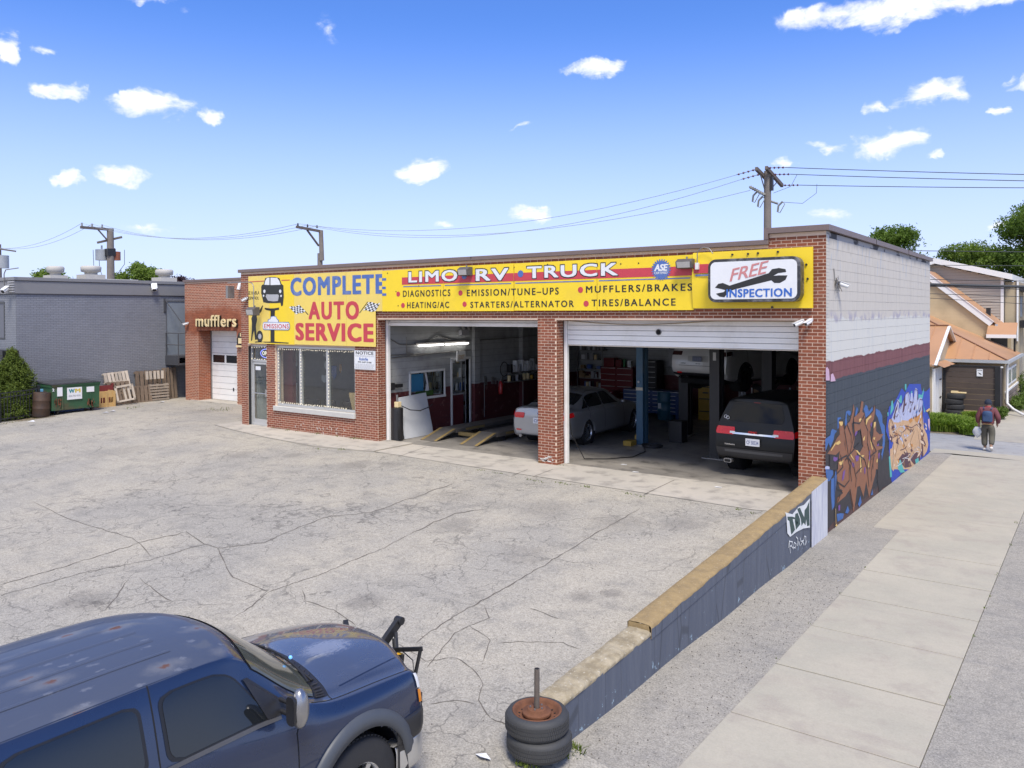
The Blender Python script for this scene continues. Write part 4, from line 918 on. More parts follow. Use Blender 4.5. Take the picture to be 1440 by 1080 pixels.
# OPEN sign in the transom
p = at(367,515,1,.2); OS = thing('open_sign', 'glowing oval OPEN sign hanging in the transom over the entry door', 'sign', (-17.6, .2, 2.2))
q = MB(); q.prism(rrect(-17.93,-17.32,2.19,2.56,.02), .215, .20, 1); part('back_plate', q, BLACK, OS)
q = MB(); cxx, czz = -17.50, 2.375
q.tube([(cxx+.30*math.cos(a), .19, czz+.14*math.sin(a)) for a in [2*PI*k/28 for k in range(29)]], .012)
part('oval_tube', q, M('blue_neon', (.2,.2,.7), .3, emit=(.25,.28,1.0), es=1.6), OS)
lettering('OPEN', (cxx-.21,.188,czz-.06), (cxx+.22,.188,czz-.06), (cxx-.21,.188,czz+.07), M('white_neon', (.6,.6,.5), .3, emit=(1,.9,.75), es=.9), OS, .02, .006)

# ------------------------------------------------------------------ lamps, cameras and pipes on the walls
HOUS = M('lamp_housing', (.10,.09,.085), .5, var=.25); LENS = M('lamp_lens', (.45,.43,.40), .25, var=.1)
def wallpack(name, label, c, w_=.42, h=.30, d=.24):
    t = thing(name, label, 'lamp', c, 0, 'wall pack lamps on the garage front')
    q = MB(Matrix.Translation(c)); q.prism([(0,0),(0,h),(-d*.55,h),(-d,h*.72),(-d*.86,h*.05)], -w_/2, w_/2, 0)
    part('housing', q, HOUS, t, bev=.012)
    q = MB(Matrix.Translation(c)); q.add([(-w_*.42,-d*1.0,h*.68),(w_*.42,-d*1.0,h*.68),(w_*.40,-d*.885,h*.10),(-w_*.40,-d*.885,h*.10)], [(0,1,2,3)]); part('lens', q, LENS, t)
    q = MB(Matrix.Translation(c)); q.cyl((0,-.04,h),(0,-.04,h+.05),.02,n=8); part('photocell', q, STEEL, t)
    return t
wallpack('wall_lamp', 'grey wall pack lamp over the long banner between LIMO and RV', (fp(654,388,-.2).x, -.09, fp(655,388,-.2).z+.0), .33, .23)
L2 = wallpack('wall_lamp', 'grey wall pack lamp near the right end of the long banner', (fp(964,378,-.2).x, -.09, fp(964,378,-.2).z+.0), .36, .21)
p = fp(357,446,-.3); L3 = wallpack('wall_lamp', 'grey wall pack lamp on a bent pipe arm over the painted mechanic', (p.x, -.22, p.z+.05), .40, .27, .26)
q = MB(); zt = fp(340,397,-.3).z; q.tube([(p.x-1.35,-.3,zt),(p.x-.25,-.3,zt),(p.x-.08,-.3,zt-.04),(p.x,-.3,zt-.14),(p.x,-.3,p.z+.3)], .016); part('pipe_arm', q, STEEL, L3)
part('junction_box', MB().box(p.x-1.42,p.x-1.30,-.34,-.1,zt-.5,zt-.1), STEEL, L3)
pj = fp(980.5,371,-.2)
JB = thing('junction_box', 'small white junction box with a looping conduit beside the box sign', 'electrical box', (pj.x, -.18, pj.z-.12))
part('box', MB().box(pj.x-.035,pj.x+.035,-.24,-.165,pj.z-.12,pj.z+.02), WHITE, JB, bev=.005)
q = MB(); q.tube([(pj.x,-.2,pj.z+.02),(pj.x,-.2,pj.z+.22),(pj.x+.05,-.2,pj.z+.30),(pj.x+.14,-.2,pj.z+.34),(pj.x+.26,-.2,pj.z+.31),(pj.x+.34,-.19,pj.z+.20)], .010); part('conduit', q, STEEL, JB)
CAMW = M('camera_white', (.72,.73,.74), .4)
def bullet(label, c, d, L=.16, r=.04, twin=False):
    t = thing('security_camera', label, 'security camera', c)
    C = Vector(c); D = Vector(d).normalized()
    part('mount', MB().cyl(C, C+Vector((0,0,.0))+D*.05+Vector((0,0,.02)), .028, n=10), CAMW, t)
    q = MB(); q.cyl(C+D*.04, C+D*(.04+L), r, n=14); q.bar(C+D*.02+Vector((0,0,r*1.05)), C+D*(.08+L)+Vector((0,0,r*1.05)), r*2.1, .01); part('body', q, CAMW, t)
    part('lens', MB().cyl(C+D*(.0401+L), C+D*(.046+L), r*.75, n=14), BLACK, t)
    return t
bullet('left one of the pair of white cameras on the right brick pier', (-.42,-.03,3.47), (-.6,-.6,-.35), .17, .045)
bullet('right one of the pair of white cameras on the right brick pier', (-.26,-.03,3.49), (-.35,-.7,-.35), .15, .04)
p = at(1182,398,0,.05); bullet('white camera with loose wiring on the painted block wall', (.02,p.y-.1,p.z), (.6,.35,-.25), .17, .045)
q = MB(); q.tube([(.012,p.y-.35,p.z+.28),(.02,p.y-.30,p.z+.05),(.03,p.y-.2,p.z-.1),(.02,p.y-.1,p.z-.02)], .008)
for _ in range(14):
    q.tube([(.02+random.random()*.05,p.y-.2+random.gauss(0,.09),p.z-.02+random.gauss(0,.09)) for _ in range(3)], .007)
solo('loose_cable', q, STEEL, 'tangle of wires around the camera on the block wall', 'cable')
p = at(346,421,1,-.1); bullet('tiny white camera at the top left corner of the garage front', (p.x,-.03,p.z+.05), (-.6,-.5,-.4), .17, .045)
p = at(261,456,1,3.35); bullet('white camera on the left edge of the muffler bay brickwork', (p.x+.15,3.4,p.z+.05), (-.6,-.5,-.2), .2, .045)
p = at(337,403,1,3.35); bullet('grey capped camera high on the muffler bay near the main front', (p.x-.02,3.38,p.z+.12), (0,-.3,-1), .22, .07)
p = at(217,404,0,XG+.15); bullet('white camera on the grey fascia above the pallets', (XG+.12,p.y,p.z+.08), (.5,-.2,-.9), .2, .11)
p = at(8,407,1,-2.95); bullet('white camera on the grey building front at the left edge of the view', (p.x,-2.88,p.z+.05), (.3,-.6,-.4), .24, .09)
q = MB(); p = at(18,390,1,-2.6); zz = at(18,380,1,-2.6).z
q.tube([(p.x,-2.9,p.z-.55),(p.x,-2.9,zz-.15),(p.x+.15,-2.9,zz),(p.x+1.2,-2.9,zz+.03)], .02); solo('conduit_arm', q, STEEL, 'thin pipe arm rising over the coping of the grey building', 'pipe')
# string lights round the office window and transom
SLM = M('string_light_bulb', (.8,.75,.6), .3, emit=(1,.85,.6), es=.35)
SL = thing('string_lights', 'string of small white bulbs round the office window panes', 'string lights', (-15, .05, .8)); SLT = thing('string_lights', 'string of small white bulbs round the transom over the entry door', 'string lights', (-17.7, .05, 2.1))
def bulbs(par, segs, st=.095):
    q = MB()
    for (a, b) in segs:
        A = Vector(a); B = Vector(b); n = int((B-A).length/st)
        for k in range(n+1):
            c = A.lerp(B, k/max(1,n))+Vector((random.gauss(0,.008),0,random.gauss(0,.008))); q.box(c.x-.010,c.x+.010,c.y-.02,c.y,c.z-.015,c.z+.015)
    part('bulbs', q, SLM, par, kind='stuff')
m1, m2 = xs_[2]-.05, xs_[4]-.05
bulbs(SL, [((-16.68,.04,.88),(-16.68,.04,2.54)),((-16.68,.04,2.54),(-13.28,.04,2.54)),((m1+.06,.04,.88),(m1+.06,.04,2.5)),((m2+.08,.04,.88),(m2+.08,.04,2.5)),((-16.6,.04,.87),(-13.6,.04,.87))])
bulbs(SLT, [((-18.10,.09,2.2),(-18.10,.09,2.56)),((-18.10,.09,2.57),(-17.33,.09,2.57)),((-18.1,.09,2.19),(-17.33,.09,2.19))], .12)

# ------------------------------------------------------------------ low sloping wall
LW = thing('low_wall', 'low sloping blue grey concrete wall with a tan top between lot and sidewalk', 'wall', (-.15, -4.8, -.6))
def lw_paint():
    s = NT('low_wall_paint'); v = s.pos(); x, y, z = s.sep(v)[:3]; dr = s.noise(s.scale(v, (1, 1, .08)), 8, 5, .7)
    o = s.mix(s.ramp(dr, .4, .75), (.085,.100,.135), (.115,.130,.165))
    n7 = s.noise(v, 9, 6, .72); ch = s.math('MULTIPLY', s.ramp(n7, .60, .64), s.ramp(s.math('ADD', z, s.math('MULTIPLY', s.noise(v, 1.3, 3), .5)), -.18, -.40))
    o = s.mix(ch, o, (.36,.50,.60)); o = s.mix(s.math('MULTIPLY', s.ramp(n7, .67, .70), .8), o, (.30,.42,.52))
    ln_ = s.math('MULTIPLY', s.ramp(s.voro(s.scale(v, (1,1,.12)), 1.6, 'DISTANCE_TO_EDGE').outputs['Distance'], .004, .012, 1, 0), .5); o = s.mix(ln_, o, (.035,.04,.05)); s.bump(s.noise(s.scale(v, (1,1,.15)), 14, 4), .5, .02); return s.done(o, .6)
LWP = lw_paint()
def tan_m(name, c, c2, c3):
    s = NT(name); v = s.pos(); n = s.noise(v, 5, 7, .7); f = s.noise(v, 28, 4, .7)
    o = s.mix(s.ramp(n, .35, .65), c, c2); o = s.mix(s.ramp(f, .56, .72), o, c3); s.bump(s.math('ADD', f, n), .6, .015); return s.done(o, .9)
TAN = tan_m('tan_capping', (.33,.235,.11), (.25,.18,.09), (.40,.31,.19)); PALE = tan_m('worn_stone', (.40,.34,.235), (.25,.205,.13), (.50,.46,.37))
ztop = lambda y: .455+(.455+.056)/(7.25)*(y+.0) if y > -7.6 else 0
def topz(y): return .44-(.44+.055)*(-y-.02)/7.56
# body
n = 60
def lw_side(a, b):
    y = -.02-a*9.45; t = topz(y)-.14 if y > -7.56 else -.155-(-y-7.56)*.045
    jag = .012*math.sin(y*37)+.007*math.sin(y*91) if y < -7.6 else 0
    zb = -.72; return Vector((.02 + .012*math.sin(y*2.1)*(1-b), y, zb+(t+jag-zb)*b))
q = MB(); q.grid(lw_side, 90, 6); q.smooth = False
ys_ = [-.02-k/60*9.45 for k in range(61)]
for f_ in (0,):
    vs = []; 
    for y in ys_: vs += [(-.26, y, -.75), (-.26, y, topz(y)-.15 if y > -7.56 else -.16-(-y-7.56)*.042)]
    q.add(vs, [(2*i, 2*i+1, 2*i+3, 2*i+2) for i in range(60)])
q.add([(.02,-9.47,-.75),(-.26,-9.47,-.75),(-.26,-9.47,-.24),(.02,-9.47,-.24)], [(0,1,2,3)])
part('painted_body', q, LWP, LW)
def strip_top(y0, y1, zf, th, m, name, wob=.0, over=.0, nseg=40, side=None):
    side = th if side is None else side
    q = MB()
    def fn(a, b):
        y = y0+(y1-y0)*a; prof = [(-.285-over,-th),(-.29-over,-.02),(-.27-over,0),(-.15,.006),(.0+over,0),(.028+over,-.02),(.026+over,-side)]
        k = b*6; i = min(5, int(k)); t = k-i; px = prof[i][0]*(1-t)+prof[i+1][0]*t; pz = prof[i][1]*(1-t)+prof[i+1][1]*t
        w_ = wob*(math.sin(y*23+b*5)*.5+math.sin(y*51+b*9)*.3+math.sin(y*7.3))
        return Vector((px+w_*(.6 if px < -.2 else .25), y, zf(y)+pz+w_*.35))
    q.grid(fn, nseg*3, 12); q.smooth = False
    for y in (y0, y1): q.add([(-.285,y,zf(y)-th),(-.27,y,zf(y)-.002),(-.0,y,zf(y)-.002),(.026,y,zf(y)-side)], [(0,1,2,3)])
    part(name, q, m, LW, fix=True)
strip_top(-.02, -7.57, topz, .16, TAN, 'capping', .007)
strip_top(-7.575, -9.52, lambda y: -.125-(-y-7.575)*.042, .2, PALE, 'worn_end', .026, side=.05)
# painted lip on the street side of the capping
q = MB(); q.grid(lambda a, b: Vector((.0325, -.9-a*6.66, topz(-.9-a*6.66)-.165+b*(.128+.008*math.sin(a*37.3)+.006*math.sin(a*93.7+1)+.004*math.sin(a*211)))), 70, 1); part('painted_lip', q, LWP, LW, fix=True)
# white brushed patch and two tags
q = MB(); yb = at(1141,720,0,.03).y
q.grid(lambda a, b: Vector((.0345, -.03+(yb+.03)*a, -.70+b*(topz(-.03+(yb+.03)*a)-.01+.70)+0*a)), 8, 8)
s = NT('brushed_white'); v = s.pos(); dr = s.noise(s.scale(v, (1,1,.12)), 10, 5, .7); s.done(s.mix(s.ramp(dr, .35, .7), (.62,.63,.66), (.40,.41,.50)), .7)
part('brushed_patch', q, s.m, LW, fix=True)
z5 = lambda x, y: (1000+x/8, 680+y/8)
def tagshape(pts, m, k=0, par=LW, name='tag_stroke', x=.0365):
    P = [at(*p, 0, x+.001*k) for p in pts]; q = MB(); n = len(P); q.add([(x+.001*k, p.y, p.z) for p in P], [tuple(range(n))]); return part(name, q, m, par)
def strokes(lines, w_, m, k=0, conv=z5, par=LW, x=.0365, name='tag_stroke'):
    q = MB()
    for L in lines:
        P = [at(*conv(*p), 0, x) for p in L]
        for a, b in zip(P, P[1:]):
            d = (b-a).normalized(); r = Vector((0, -d.z, d.y))*w_/2; e = d*w_*.3; k += .02
            q.add([(x+.001*k,)+tuple((p))[1:] for p in (a-r-e, a+r-e, b+r+e, b-r+e)], [(0,1,2,3)])
    return part(name, q, m, par)
TG = M('tag_green', (.035,.07,.065), .6); TW = M('tag_white', (.68,.70,.70), .6)
tagshape([z5(*p) for p in ((835,325),(915,345),(985,262),(1045,240),(1110,165),(1112,495),(1040,505),(960,545),(890,600),(858,560),(848,380))], TW, 0)
for sh in ([(858,372),(910,372),(940,380),(945,400),(918,400),(945,520),(905,575),(900,560),(880,420),(862,410)],
           [(948,340),(975,330),(1000,400),(1002,460),(955,520),(950,480),(940,420)], [(968,285),(1000,270),(1012,300),(1048,380),(1052,300),(1075,270),(1103,200),(1108,470),(1080,480),(1070,400),(1062,470),(1040,440),(1018,480),(1010,400)],
           [(962,410),(975,440),(960,470)]): tagshape([z5(*p) for p in sh], TG, 1)
strokes([[(870,720),(878,640),(890,780)],[(882,650),(915,655),(905,700),(885,705)],[(905,705),(925,735)],[(935,660),(925,715),(945,725),(955,680),(935,660)],[(955,600),(975,620),(968,700)],[(975,700),(985,650),(1000,700)],[(1000,610),(1010,650),(1040,640)],[(1010,690),(1030,650),(1045,690)],[(1040,640),(1050,590),(1065,600),(1060,690),(1075,640)]], .018, TW, 2)
# ------------------------------------------------------------------ graffiti on the side wall
GB1 = M('spray_blue', (.045,.13,.36), .6, var=.5, scale=4, world=True); GBR = M('spray_brown', (.26,.105,.05), .6, var=.25, scale=3, world=True); GDK = M('spray_dark', (.028,.024,.028), .6, var=.3)
GYE = M('spray_cream', (.72,.48,.16), .6, var=.2); GPU = M('spray_purple', (.17,.07,.28), .6); GTE = M('spray_teal', (.08,.42,.40), .6); GRB = M('spray_royal', (.02,.06,.40), .6, var=.4, world=True)
GTA = M('spray_tan', (.60,.38,.21), .6, var=.35, scale=5, world=True); GLV = M('spray_lavender', (.45,.48,.66), .6, var=.3, scale=5, world=True); GMA = M('spray_maroon', (.09,.035,.05), .6, var=.3); GWH = M('spray_white', (.66,.64,.64), .6); GOR = M('spray_orange', (.55,.24,.05), .6); GPK = M('spray_pink', (.60,.40,.52), .6)
r3 = lambda x, y: (1150+x/8.4706, 540+y/8.4706); r4 = lambda x, y: (1100+x/9, 640+y/9); r2 = lambda x, y: (1080+x/6, 480+y/6)
GK = [0]
def spray(pts, m, k, conv=r3):
    GK[0] += .00003; tagshape([conv(*p) for p in pts], m, k*1.6, G, 'graffiti_paint', .0045+GK[0])
def sl(lines, w_, m, k, conv=r3): GK[0] += .00003; return strokes(lines, w_, m, 0, conv, G, .0045+GK[0]+.0016*k, 'graffiti_stroke')
spray([(90,655),(92,800),(130,700),(150,760),(190,660),(200,600),(228,560),(205,548),(175,535),(158,560),(150,610)], GB1, 0)
spray([(235,400),(275,395),(278,412),(250,425),(250,520),(236,540)], GB1, 0)
spray([(322,470),(335,330),(360,315),(392,325),(395,360),(375,380),(350,345),(345,400),(350,480),(330,500)], GB1, 0)
spray([(450,330),(465,268),(480,300),(470,350),(445,400)], GB1, 0); spray([(545,300),(570,245),(590,262),(610,330),(650,270),(655,310),(610,370),(570,400),(560,340)], GB1, 0)
spray([(690,290),(740,320),(768,380),(770,460),(798,500),(803,640),(795,800),(785,930),(770,1016),(735,1016),(735,920),(765,800),(775,660),(760,560),(735,470),(715,400),(690,360)], GB1, 0)
spray([(548,150),(580,140),(640,165),(645,240),(600,330),(570,330),(552,220)], GB1, 0, r4); spray([(620,300),(650,290),(680,190),(690,260),(660,650),(630,700),(618,500)], GB1, 0, r4)
spray([(90,830),(230,560),(260,440),(350,480),(430,330),(560,330),(680,250),(760,440),(790,560),(790,800),(770,1016),(95,1016)], GDK, -1)
spray([(690,0),(1180,0),(1190,240),(1170,420),(1010,560),(880,680),(690,790),(560,960),(548,940),(560,0)], GDK, -1, r4)
spray([(112,832),(190,720),(225,650),(262,600),(252,445),(302,440),(322,520),(330,600),(318,720),(345,850),(330,905),(250,905),(262,800),(215,845)], GBR, 1)
spray([(320,560),(345,480),(385,440),(415,330),(425,235),(438,300),(425,390),(412,470),(420,560),(440,640),(432,700),(412,800),(400,820),(350,900),(330,760)], GBR, 2)
spray([(432,460),(430,400),(500,335),(520,200),(545,215),(530,330),(560,355),(568,480),(600,520),(620,560),(600,700),(560,760),(530,720),(510,540),(470,560),(440,600)], GBR, 3)
spray([(568,470),(600,390),(660,330),(676,250),(682,320),(668,420),(630,500),(625,600),(640,720),(680,780),(720,800),(725,1016),(240,1016),(240,930),(330,880),(420,760),(500,820),(560,700)], GBR, 1)
spray([(660,612),(668,460),(696,450),(694,560),(735,600),(785,592),(745,660),(700,690),(712,740),(778,745),(775,762),(700,800),(655,780),(640,680)], GBR, 2)
spray([(690,235),(720,70),(800,0),(1215,0),(1190,120),(1180,240),(1100,540),(1062,330),(1028,530),(985,390),(950,400),(930,560),(905,728),(850,440),(800,520),(690,615),(700,540),(770,480),(730,430),(700,330)], GBR, 1, r4)
for p in ([(252,450),(300,448),(298,480),(278,505),(262,480)],[(215,700),(260,672),(275,700),(245,725),(222,722)],[(490,420),(515,405),(526,430),(512,455),(494,448)],[(575,420),(635,370),(640,392),(600,430),(572,500)],
          [(668,455),(692,450),(688,500),(664,530)],[(152,795),(212,690),(214,715),(165,790)],[(620,660),(640,700),(655,775),(646,782)],[(660,640),(685,632),(678,665),(664,660)],[(250,935),(300,910),(300,950),(270,970)],[(540,650),(565,612),(556,665),(542,680)],
          [(700,905),(716,885),(712,930),(703,940)],[(380,810),(430,895),(435,912),(398,868)],[(452,790),(470,788),(505,830),(525,1016),(512,1016),(498,850),(470,812)]): spray(p, GYE, 4)
for p in ([(170,870),(200,885),(235,870),(235,905),(205,925),(180,905)],[(440,610),(450,570),(475,560),(462,610),(450,640)],[(448,880),(480,865),(485,910),(455,925)],[(610,800),(625,790),(622,900),(606,930)],[(720,830),(740,812),(735,870),(725,900)],[(700,740),(725,700),(730,735)],[(625,480),(650,450),(640,520)]): spray(p, GPU, 4)
for p in ([(635,30),(660,20),(695,35),(680,65),(655,62)],[(770,210),(800,180),(780,300),(755,330)],[(925,10),(975,0),(965,55),(930,60)],[(710,640),(735,625),(732,700),(712,705)],[(880,90),(915,110),(912,160),(895,150)],[(1040,160),(1056,150),(1050,240),(1040,230)]): spray(p, GPU, 4, r4)
for p in ([(718,95),(780,65),(745,125),(728,125)],[(1090,50),(1098,60),(1100,150),(1088,160)],[(985,120),(998,140),(1000,218),(990,215)],[(1190,90),(1205,45),(1204,80)],[(1040,0),(1000,0),(1003,60)],[(672,890),(690,870),(700,890),(685,905)]): spray(p, GYE, 4, r4)
for p in ([(830,640),(850,700),(830,740),(795,730)],[(960,620),(990,510),(1005,600),(975,660)],[(1120,510),(1140,430),(1150,500)],[(690,745),(740,735),(780,740),(770,800),(700,845)]): spray(p, GB1, 2, r4)
random.seed(5)
sl([[(322,560),(345,700),(365,850)],[(410,470),(428,650),(405,740),(380,840)],[(330,905),(430,780),(500,700)],[(440,640),(510,540),(540,720)],[(568,480),(600,560),(590,700),(640,900)],[(350,480),(400,610),(400,700)],[(620,560),(650,700),(700,800),(640,850),(620,1010)],[(250,905),(345,850),(400,930),(390,1010)],
    [(470,830),(560,900),(590,1010)],[(660,800),(660,1010)],[(300,440),(322,540)],[(240,930),(240,1010)],[(430,460),(500,470),(560,360)],[(545,380),(568,480)]], .030, GDK, 5)
sl([[(740,0),(770,150),(690,240)],[(820,0),(860,150),(880,330)],[(700,340),(790,400),(850,320),(850,160)],[(900,100),(940,300),(930,400)],[(1000,0),(1010,150),(940,230)],[(1100,0),(1080,200),(1100,400)],[(1170,0),(1130,200),(1130,330)],[(690,420),(760,450)],[(860,430),(900,650)],[(740,500),(700,600)]], .028, GDK, 5, r4)
# black sprayed box and drip near the corner
spray([(600,0),(650,0),(645,120),(688,110),(690,190),(650,190),(600,180)], GDK, 4, r4); sl([[(668,190),(672,600),(662,930)]], .03, GDK, 5, r4); sl([[(676,680),(682,880)]], .02, GYE, 6, r4)
spray([(88,985),(110,975),(150,990),(170,1016),(88,1016)], GLV, 3)
# second piece
spray([(880,1016),(855,700),(812,560),(828,400),(850,270),(905,230),(955,140),(1000,50),(1040,100),(1090,0),(1225,0),(1235,80),(1290,90),(1336,40),(1336,300),(1300,330),(1336,420),(1336,800),(1300,860),(1230,900),(1160,960),(1090,1016)], GRB, 0)
for p in ([(828,340),(842,335),(842,385),(832,380)],[(878,205),(892,195),(905,290),(888,330),(862,370),(868,310)],[(990,130),(1000,140),(1002,220),(985,230),(960,200)],[(1038,0),(1056,0),(1056,60),(1045,80),(1036,40)],[(1110,90),(1125,80),(1120,150),(1104,180)],[(1200,120),(1240,130),(1265,40),(1260,110),(1248,175),(1200,190)],[(1250,180),(1262,260),(1280,330),(1268,340)],[(840,900),(850,915),(852,1010),(842,1010)],[(1020,910),(1060,930),(1075,1016),(1030,1016)],[(1165,900),(1180,880),(1195,900),(1185,930)]): spray(p, GTE, 1)
spray([(878,420),(905,340),(950,178),(972,200),(968,300),(1005,240),(1050,110),(1075,90),(1095,130),(1098,210),(1110,110),(1128,105),(1138,212),(1150,90),(1165,45),(1185,60),(1192,200),(1210,165),(1232,160),(1252,210),(1245,300),(1220,390),(1100,470),(950,470),(890,450)], GLV, 1)
spray([(840,500),(850,430),(872,408),(905,455),(960,460),(1010,430),(1100,440),(1140,395),(1200,380),(1245,305),(1255,420),(1262,520),(1300,600),(1318,720),(1300,800),(1262,860),(1235,800),(1215,900),(1160,960),(1120,1016),(872,1016),(875,800),(900,700),(852,620)], GTA, 2)
for p in ([(900,400),(930,290),(958,230),(940,330),(915,430)],[(1010,330),(1030,170),(1045,130),(1040,250),(1020,380)],[(1095,200),(1130,215),(1145,205),(1120,260)],[(1185,190),(1190,80),(1196,180)],[(1246,240),(1252,330),(1246,520),(1240,400)],[(860,600),(890,640),(885,700),(868,680)],[(1125,850),(1180,810),(1215,840),(1220,910),(1150,960),(1100,900)],[(960,900),(1010,830),(1080,860),(1120,980),(1040,1000)],[(1232,560),(1250,540),(1258,860),(1238,880)]): spray(p, GMA, 3)
for p in ([(1150,400),(1190,380),(1240,340),(1235,430),(1200,470),(1160,440)],[(1080,430),(1120,400),(1130,440),(1100,470)],[(1030,540),(1080,480),(1085,540)],[(1110,715),(1130,712),(1135,745),(1115,748)]): spray(p, GOR, 3)
random.seed(11)
ln = []
for _ in range(40):
    x = random.uniform(865,1300); y_ = random.uniform(460,960); a = random.uniform(-.5,.5)+(PI/2 if random.random() < .75 else 0); L_ = random.uniform(40,120)
    ln.append([(x+math.cos(a+.9*t)*L_*t, y_+math.sin(a+.5*t)*L_*t) for t in (0,.33,.66,1)])
ok = lambda p: 850 < p[0] < 1315 and 430 < p[1] < 1000 and (p[1] < 860 or p[0] < 1230-(p[1]-860)*.8)
ln = [L_ for L_ in ln if all(ok(p) for p in L_)]
sl(ln[::2], .022, GMA, 4); sl(ln[1::3], .016, GWH, 5)
sl([[(872,410),(850,500),(858,600),(890,640),(905,500),(872,410)],[(905,345),(950,190),(972,230),(960,330)],[(985,300),(1050,120),(1075,95),(1095,200),(1075,300)],[(1110,330),(1130,215),(1165,60),(1188,80),(1190,210)],[(1200,330),(1215,180),(1245,190),(1240,300)],[(905,700),(900,900),(880,1010)],[(1050,500),(1120,520),(1180,480),(1245,560)],[(940,560),(960,700),(920,860)],[(1000,640),(1060,800),(1040,900)],[(1150,560),(1100,700),(1150,860)],[(1200,600),(1215,760),(1240,850)]], .020, GMA, 4)
sl([[(960,350),(990,390)],[(1080,180),(1070,330)],[(1150,120),(1165,260)],[(900,850),(905,1000)],[(1010,560),(1000,640)],[(1100,900),(1170,800),(1210,810)]], .016, GWH, 5)
GT2 = M('spray_pale_tan', (.74,.56,.40), .6, var=.2); GBN = M('spray_umber', (.20,.10,.06), .6, var=.2); random.seed(31)
for _ in range(70):
    x = random.uniform(860,1290); y_ = random.uniform(440,960)
    if not ok((x,y_)): continue
    a = random.gauss(PI/2,.45); L_ = random.uniform(35,95); w_ = random.uniform(8,20); c_, s_ = math.cos(a), math.sin(a)
    P_ = [(x-s_*w_*.3, y_+c_*w_*.3),(x+c_*L_*.4-s_*w_, y_+s_*L_*.4+c_*w_),(x+c_*L_, y_+s_*L_),(x+c_*L_*.5+s_*w_*.8, y_+s_*L_*.5-c_*w_*.8)]
    if all(ok(p) for p in P_): spray(P_, random.choice([GT2, GT2, GOR, GBN, GTA, GMA, GLV if y_ < 620 else GT2]), 3.2+random.random()*.5)
for _ in range(26):
    x = random.uniform(890,1240); y_ = random.uniform(200,400); L_ = random.uniform(40,110); w_ = random.uniform(5,11)
    if y_ < 250 and not (1030 < x < 1200): continue
    spray([(x-w_,y_+L_*.8),(x+random.uniform(5,20),y_),(x+w_,y_+L_*.7),(x,y_+L_)], random.choice([GWH, GLV, GMA, GB1]), 3.2+random.random()*.4)
spray([(1285,320),(1330,285),(1336,310),(1305,335)], GYE, 4); spray([(1312,420),(1330,410),(1336,450),(1330,560),(1316,500)], GPK, 4)
# lower half of the second piece
spray([(1215,0),(1260,0),(1262,440),(1225,470),(1205,300)], GDK, -1, r4)
s3 = lambda x, y: (1060+x/5.4, 600+y/5.4)
spray([(1030,0),(1180,0),(1340,0),(1335,190),(1290,240),(1230,300),(1130,350),(1090,390),(1050,430),(1040,380),(1026,200)], GRB, -1, s3)
for p in ([(1035,170),(1060,160),(1075,300),(1060,340),(1035,300)],[(1075,220),(1110,200),(1120,300),(1095,330)]): spray(p, GTA, 1, s3)
for p in ([(1025,230),(1035,220),(1050,380),(1035,385)],[(1098,260),(1115,250),(1140,330),(1150,345),(1115,350),(1095,320)],[(1225,250),(1250,235),(1255,270),(1232,290)]): spray(p, GTE, 2, s3)
for p in ([(1115,210),(1170,180),(1210,200),(1215,290),(1160,300),(1125,260)],[(1000,120),(1030,200),(1040,380),(1048,432),(960,470),(965,300)]): spray(p, GMA if p[0][0] > 1100 else GDK, -0.5, s3)
# pale pink runs on the maroon at the corner
for p in ([(488,225),(500,215),(515,240),(522,330),(488,330)],[(530,280),(548,270),(565,310),(570,335),(528,340)]): spray(p, GPK, 1, r2)
random.seed(21)

# ------------------------------------------------------------------ vehicles
def cr(p0, p1, p2, p3, t):
    return p1 + (p2-p0)*(t*.5) + (p0*2-p1*5+p2*4-p3)*(t*t*.5) + (p1*3-p0-p2*3+p3)*(t*t*t*.5)
class Net:
    "control net: rows along the car (rear to front), columns from sill to roof centre; y is half width"
    def __init__(s, rows): s.P = [[Vector(p) for p in r] for r in rows]; s.n = len(rows); s.k = len(rows[0])
    def row(s, i, v):
        i = max(0, min(s.n-1, i)); R = s.P[i]; v = max(0, min(s.k-1-1e-6, v)); j = int(v); t = v-j
        g_ = lambda q: R[q] if 0 <= q < s.k else (R[0]*2-R[1] if q < 0 else Vector((R[-2].x, -R[-2].y, R[-2].z)))
        return cr(g_(j-1), g_(j), g_(j+1), g_(j+2), t)
    def at(s, u, v):
        u = max(0, min(s.n-1-1e-6, u)); i = int(u); t = u-i
        a = s.row(i, v); b = s.row(i+1, v); c = s.row(i-1, v) if i > 0 else a*2-b; d = s.row(i+2, v) if i+2 < s.n else b*2-a
        return cr(c, a, b, d, t)
    def nrm(s, u, v):
        e = .02; du = s.at(u+e, v)-s.at(u-e, v); dv = s.at(u, v+e)-s.at(u, v-e); n = dv.cross(du)
        n.normalize(); p = s.at(u, v)
        if n.y < 0 and p.y > .25 or (p.y <= .25 and n.z < 0): n = -n
        return n
    def ux(s, x, v):
        "row parameter where column v crosses x"
        a, b = 0.0, s.n-1.0
        for _ in range(24):
            m = (a+b)/2
            if s.at(m, v).x < x: a = m
            else: b = m
        return (a+b)/2
    def off(s, u, v, d, side):
        p = s.at(u, v)+s.nrm(u, v)*d; return Vector((p.x, p.y*side, p.z))
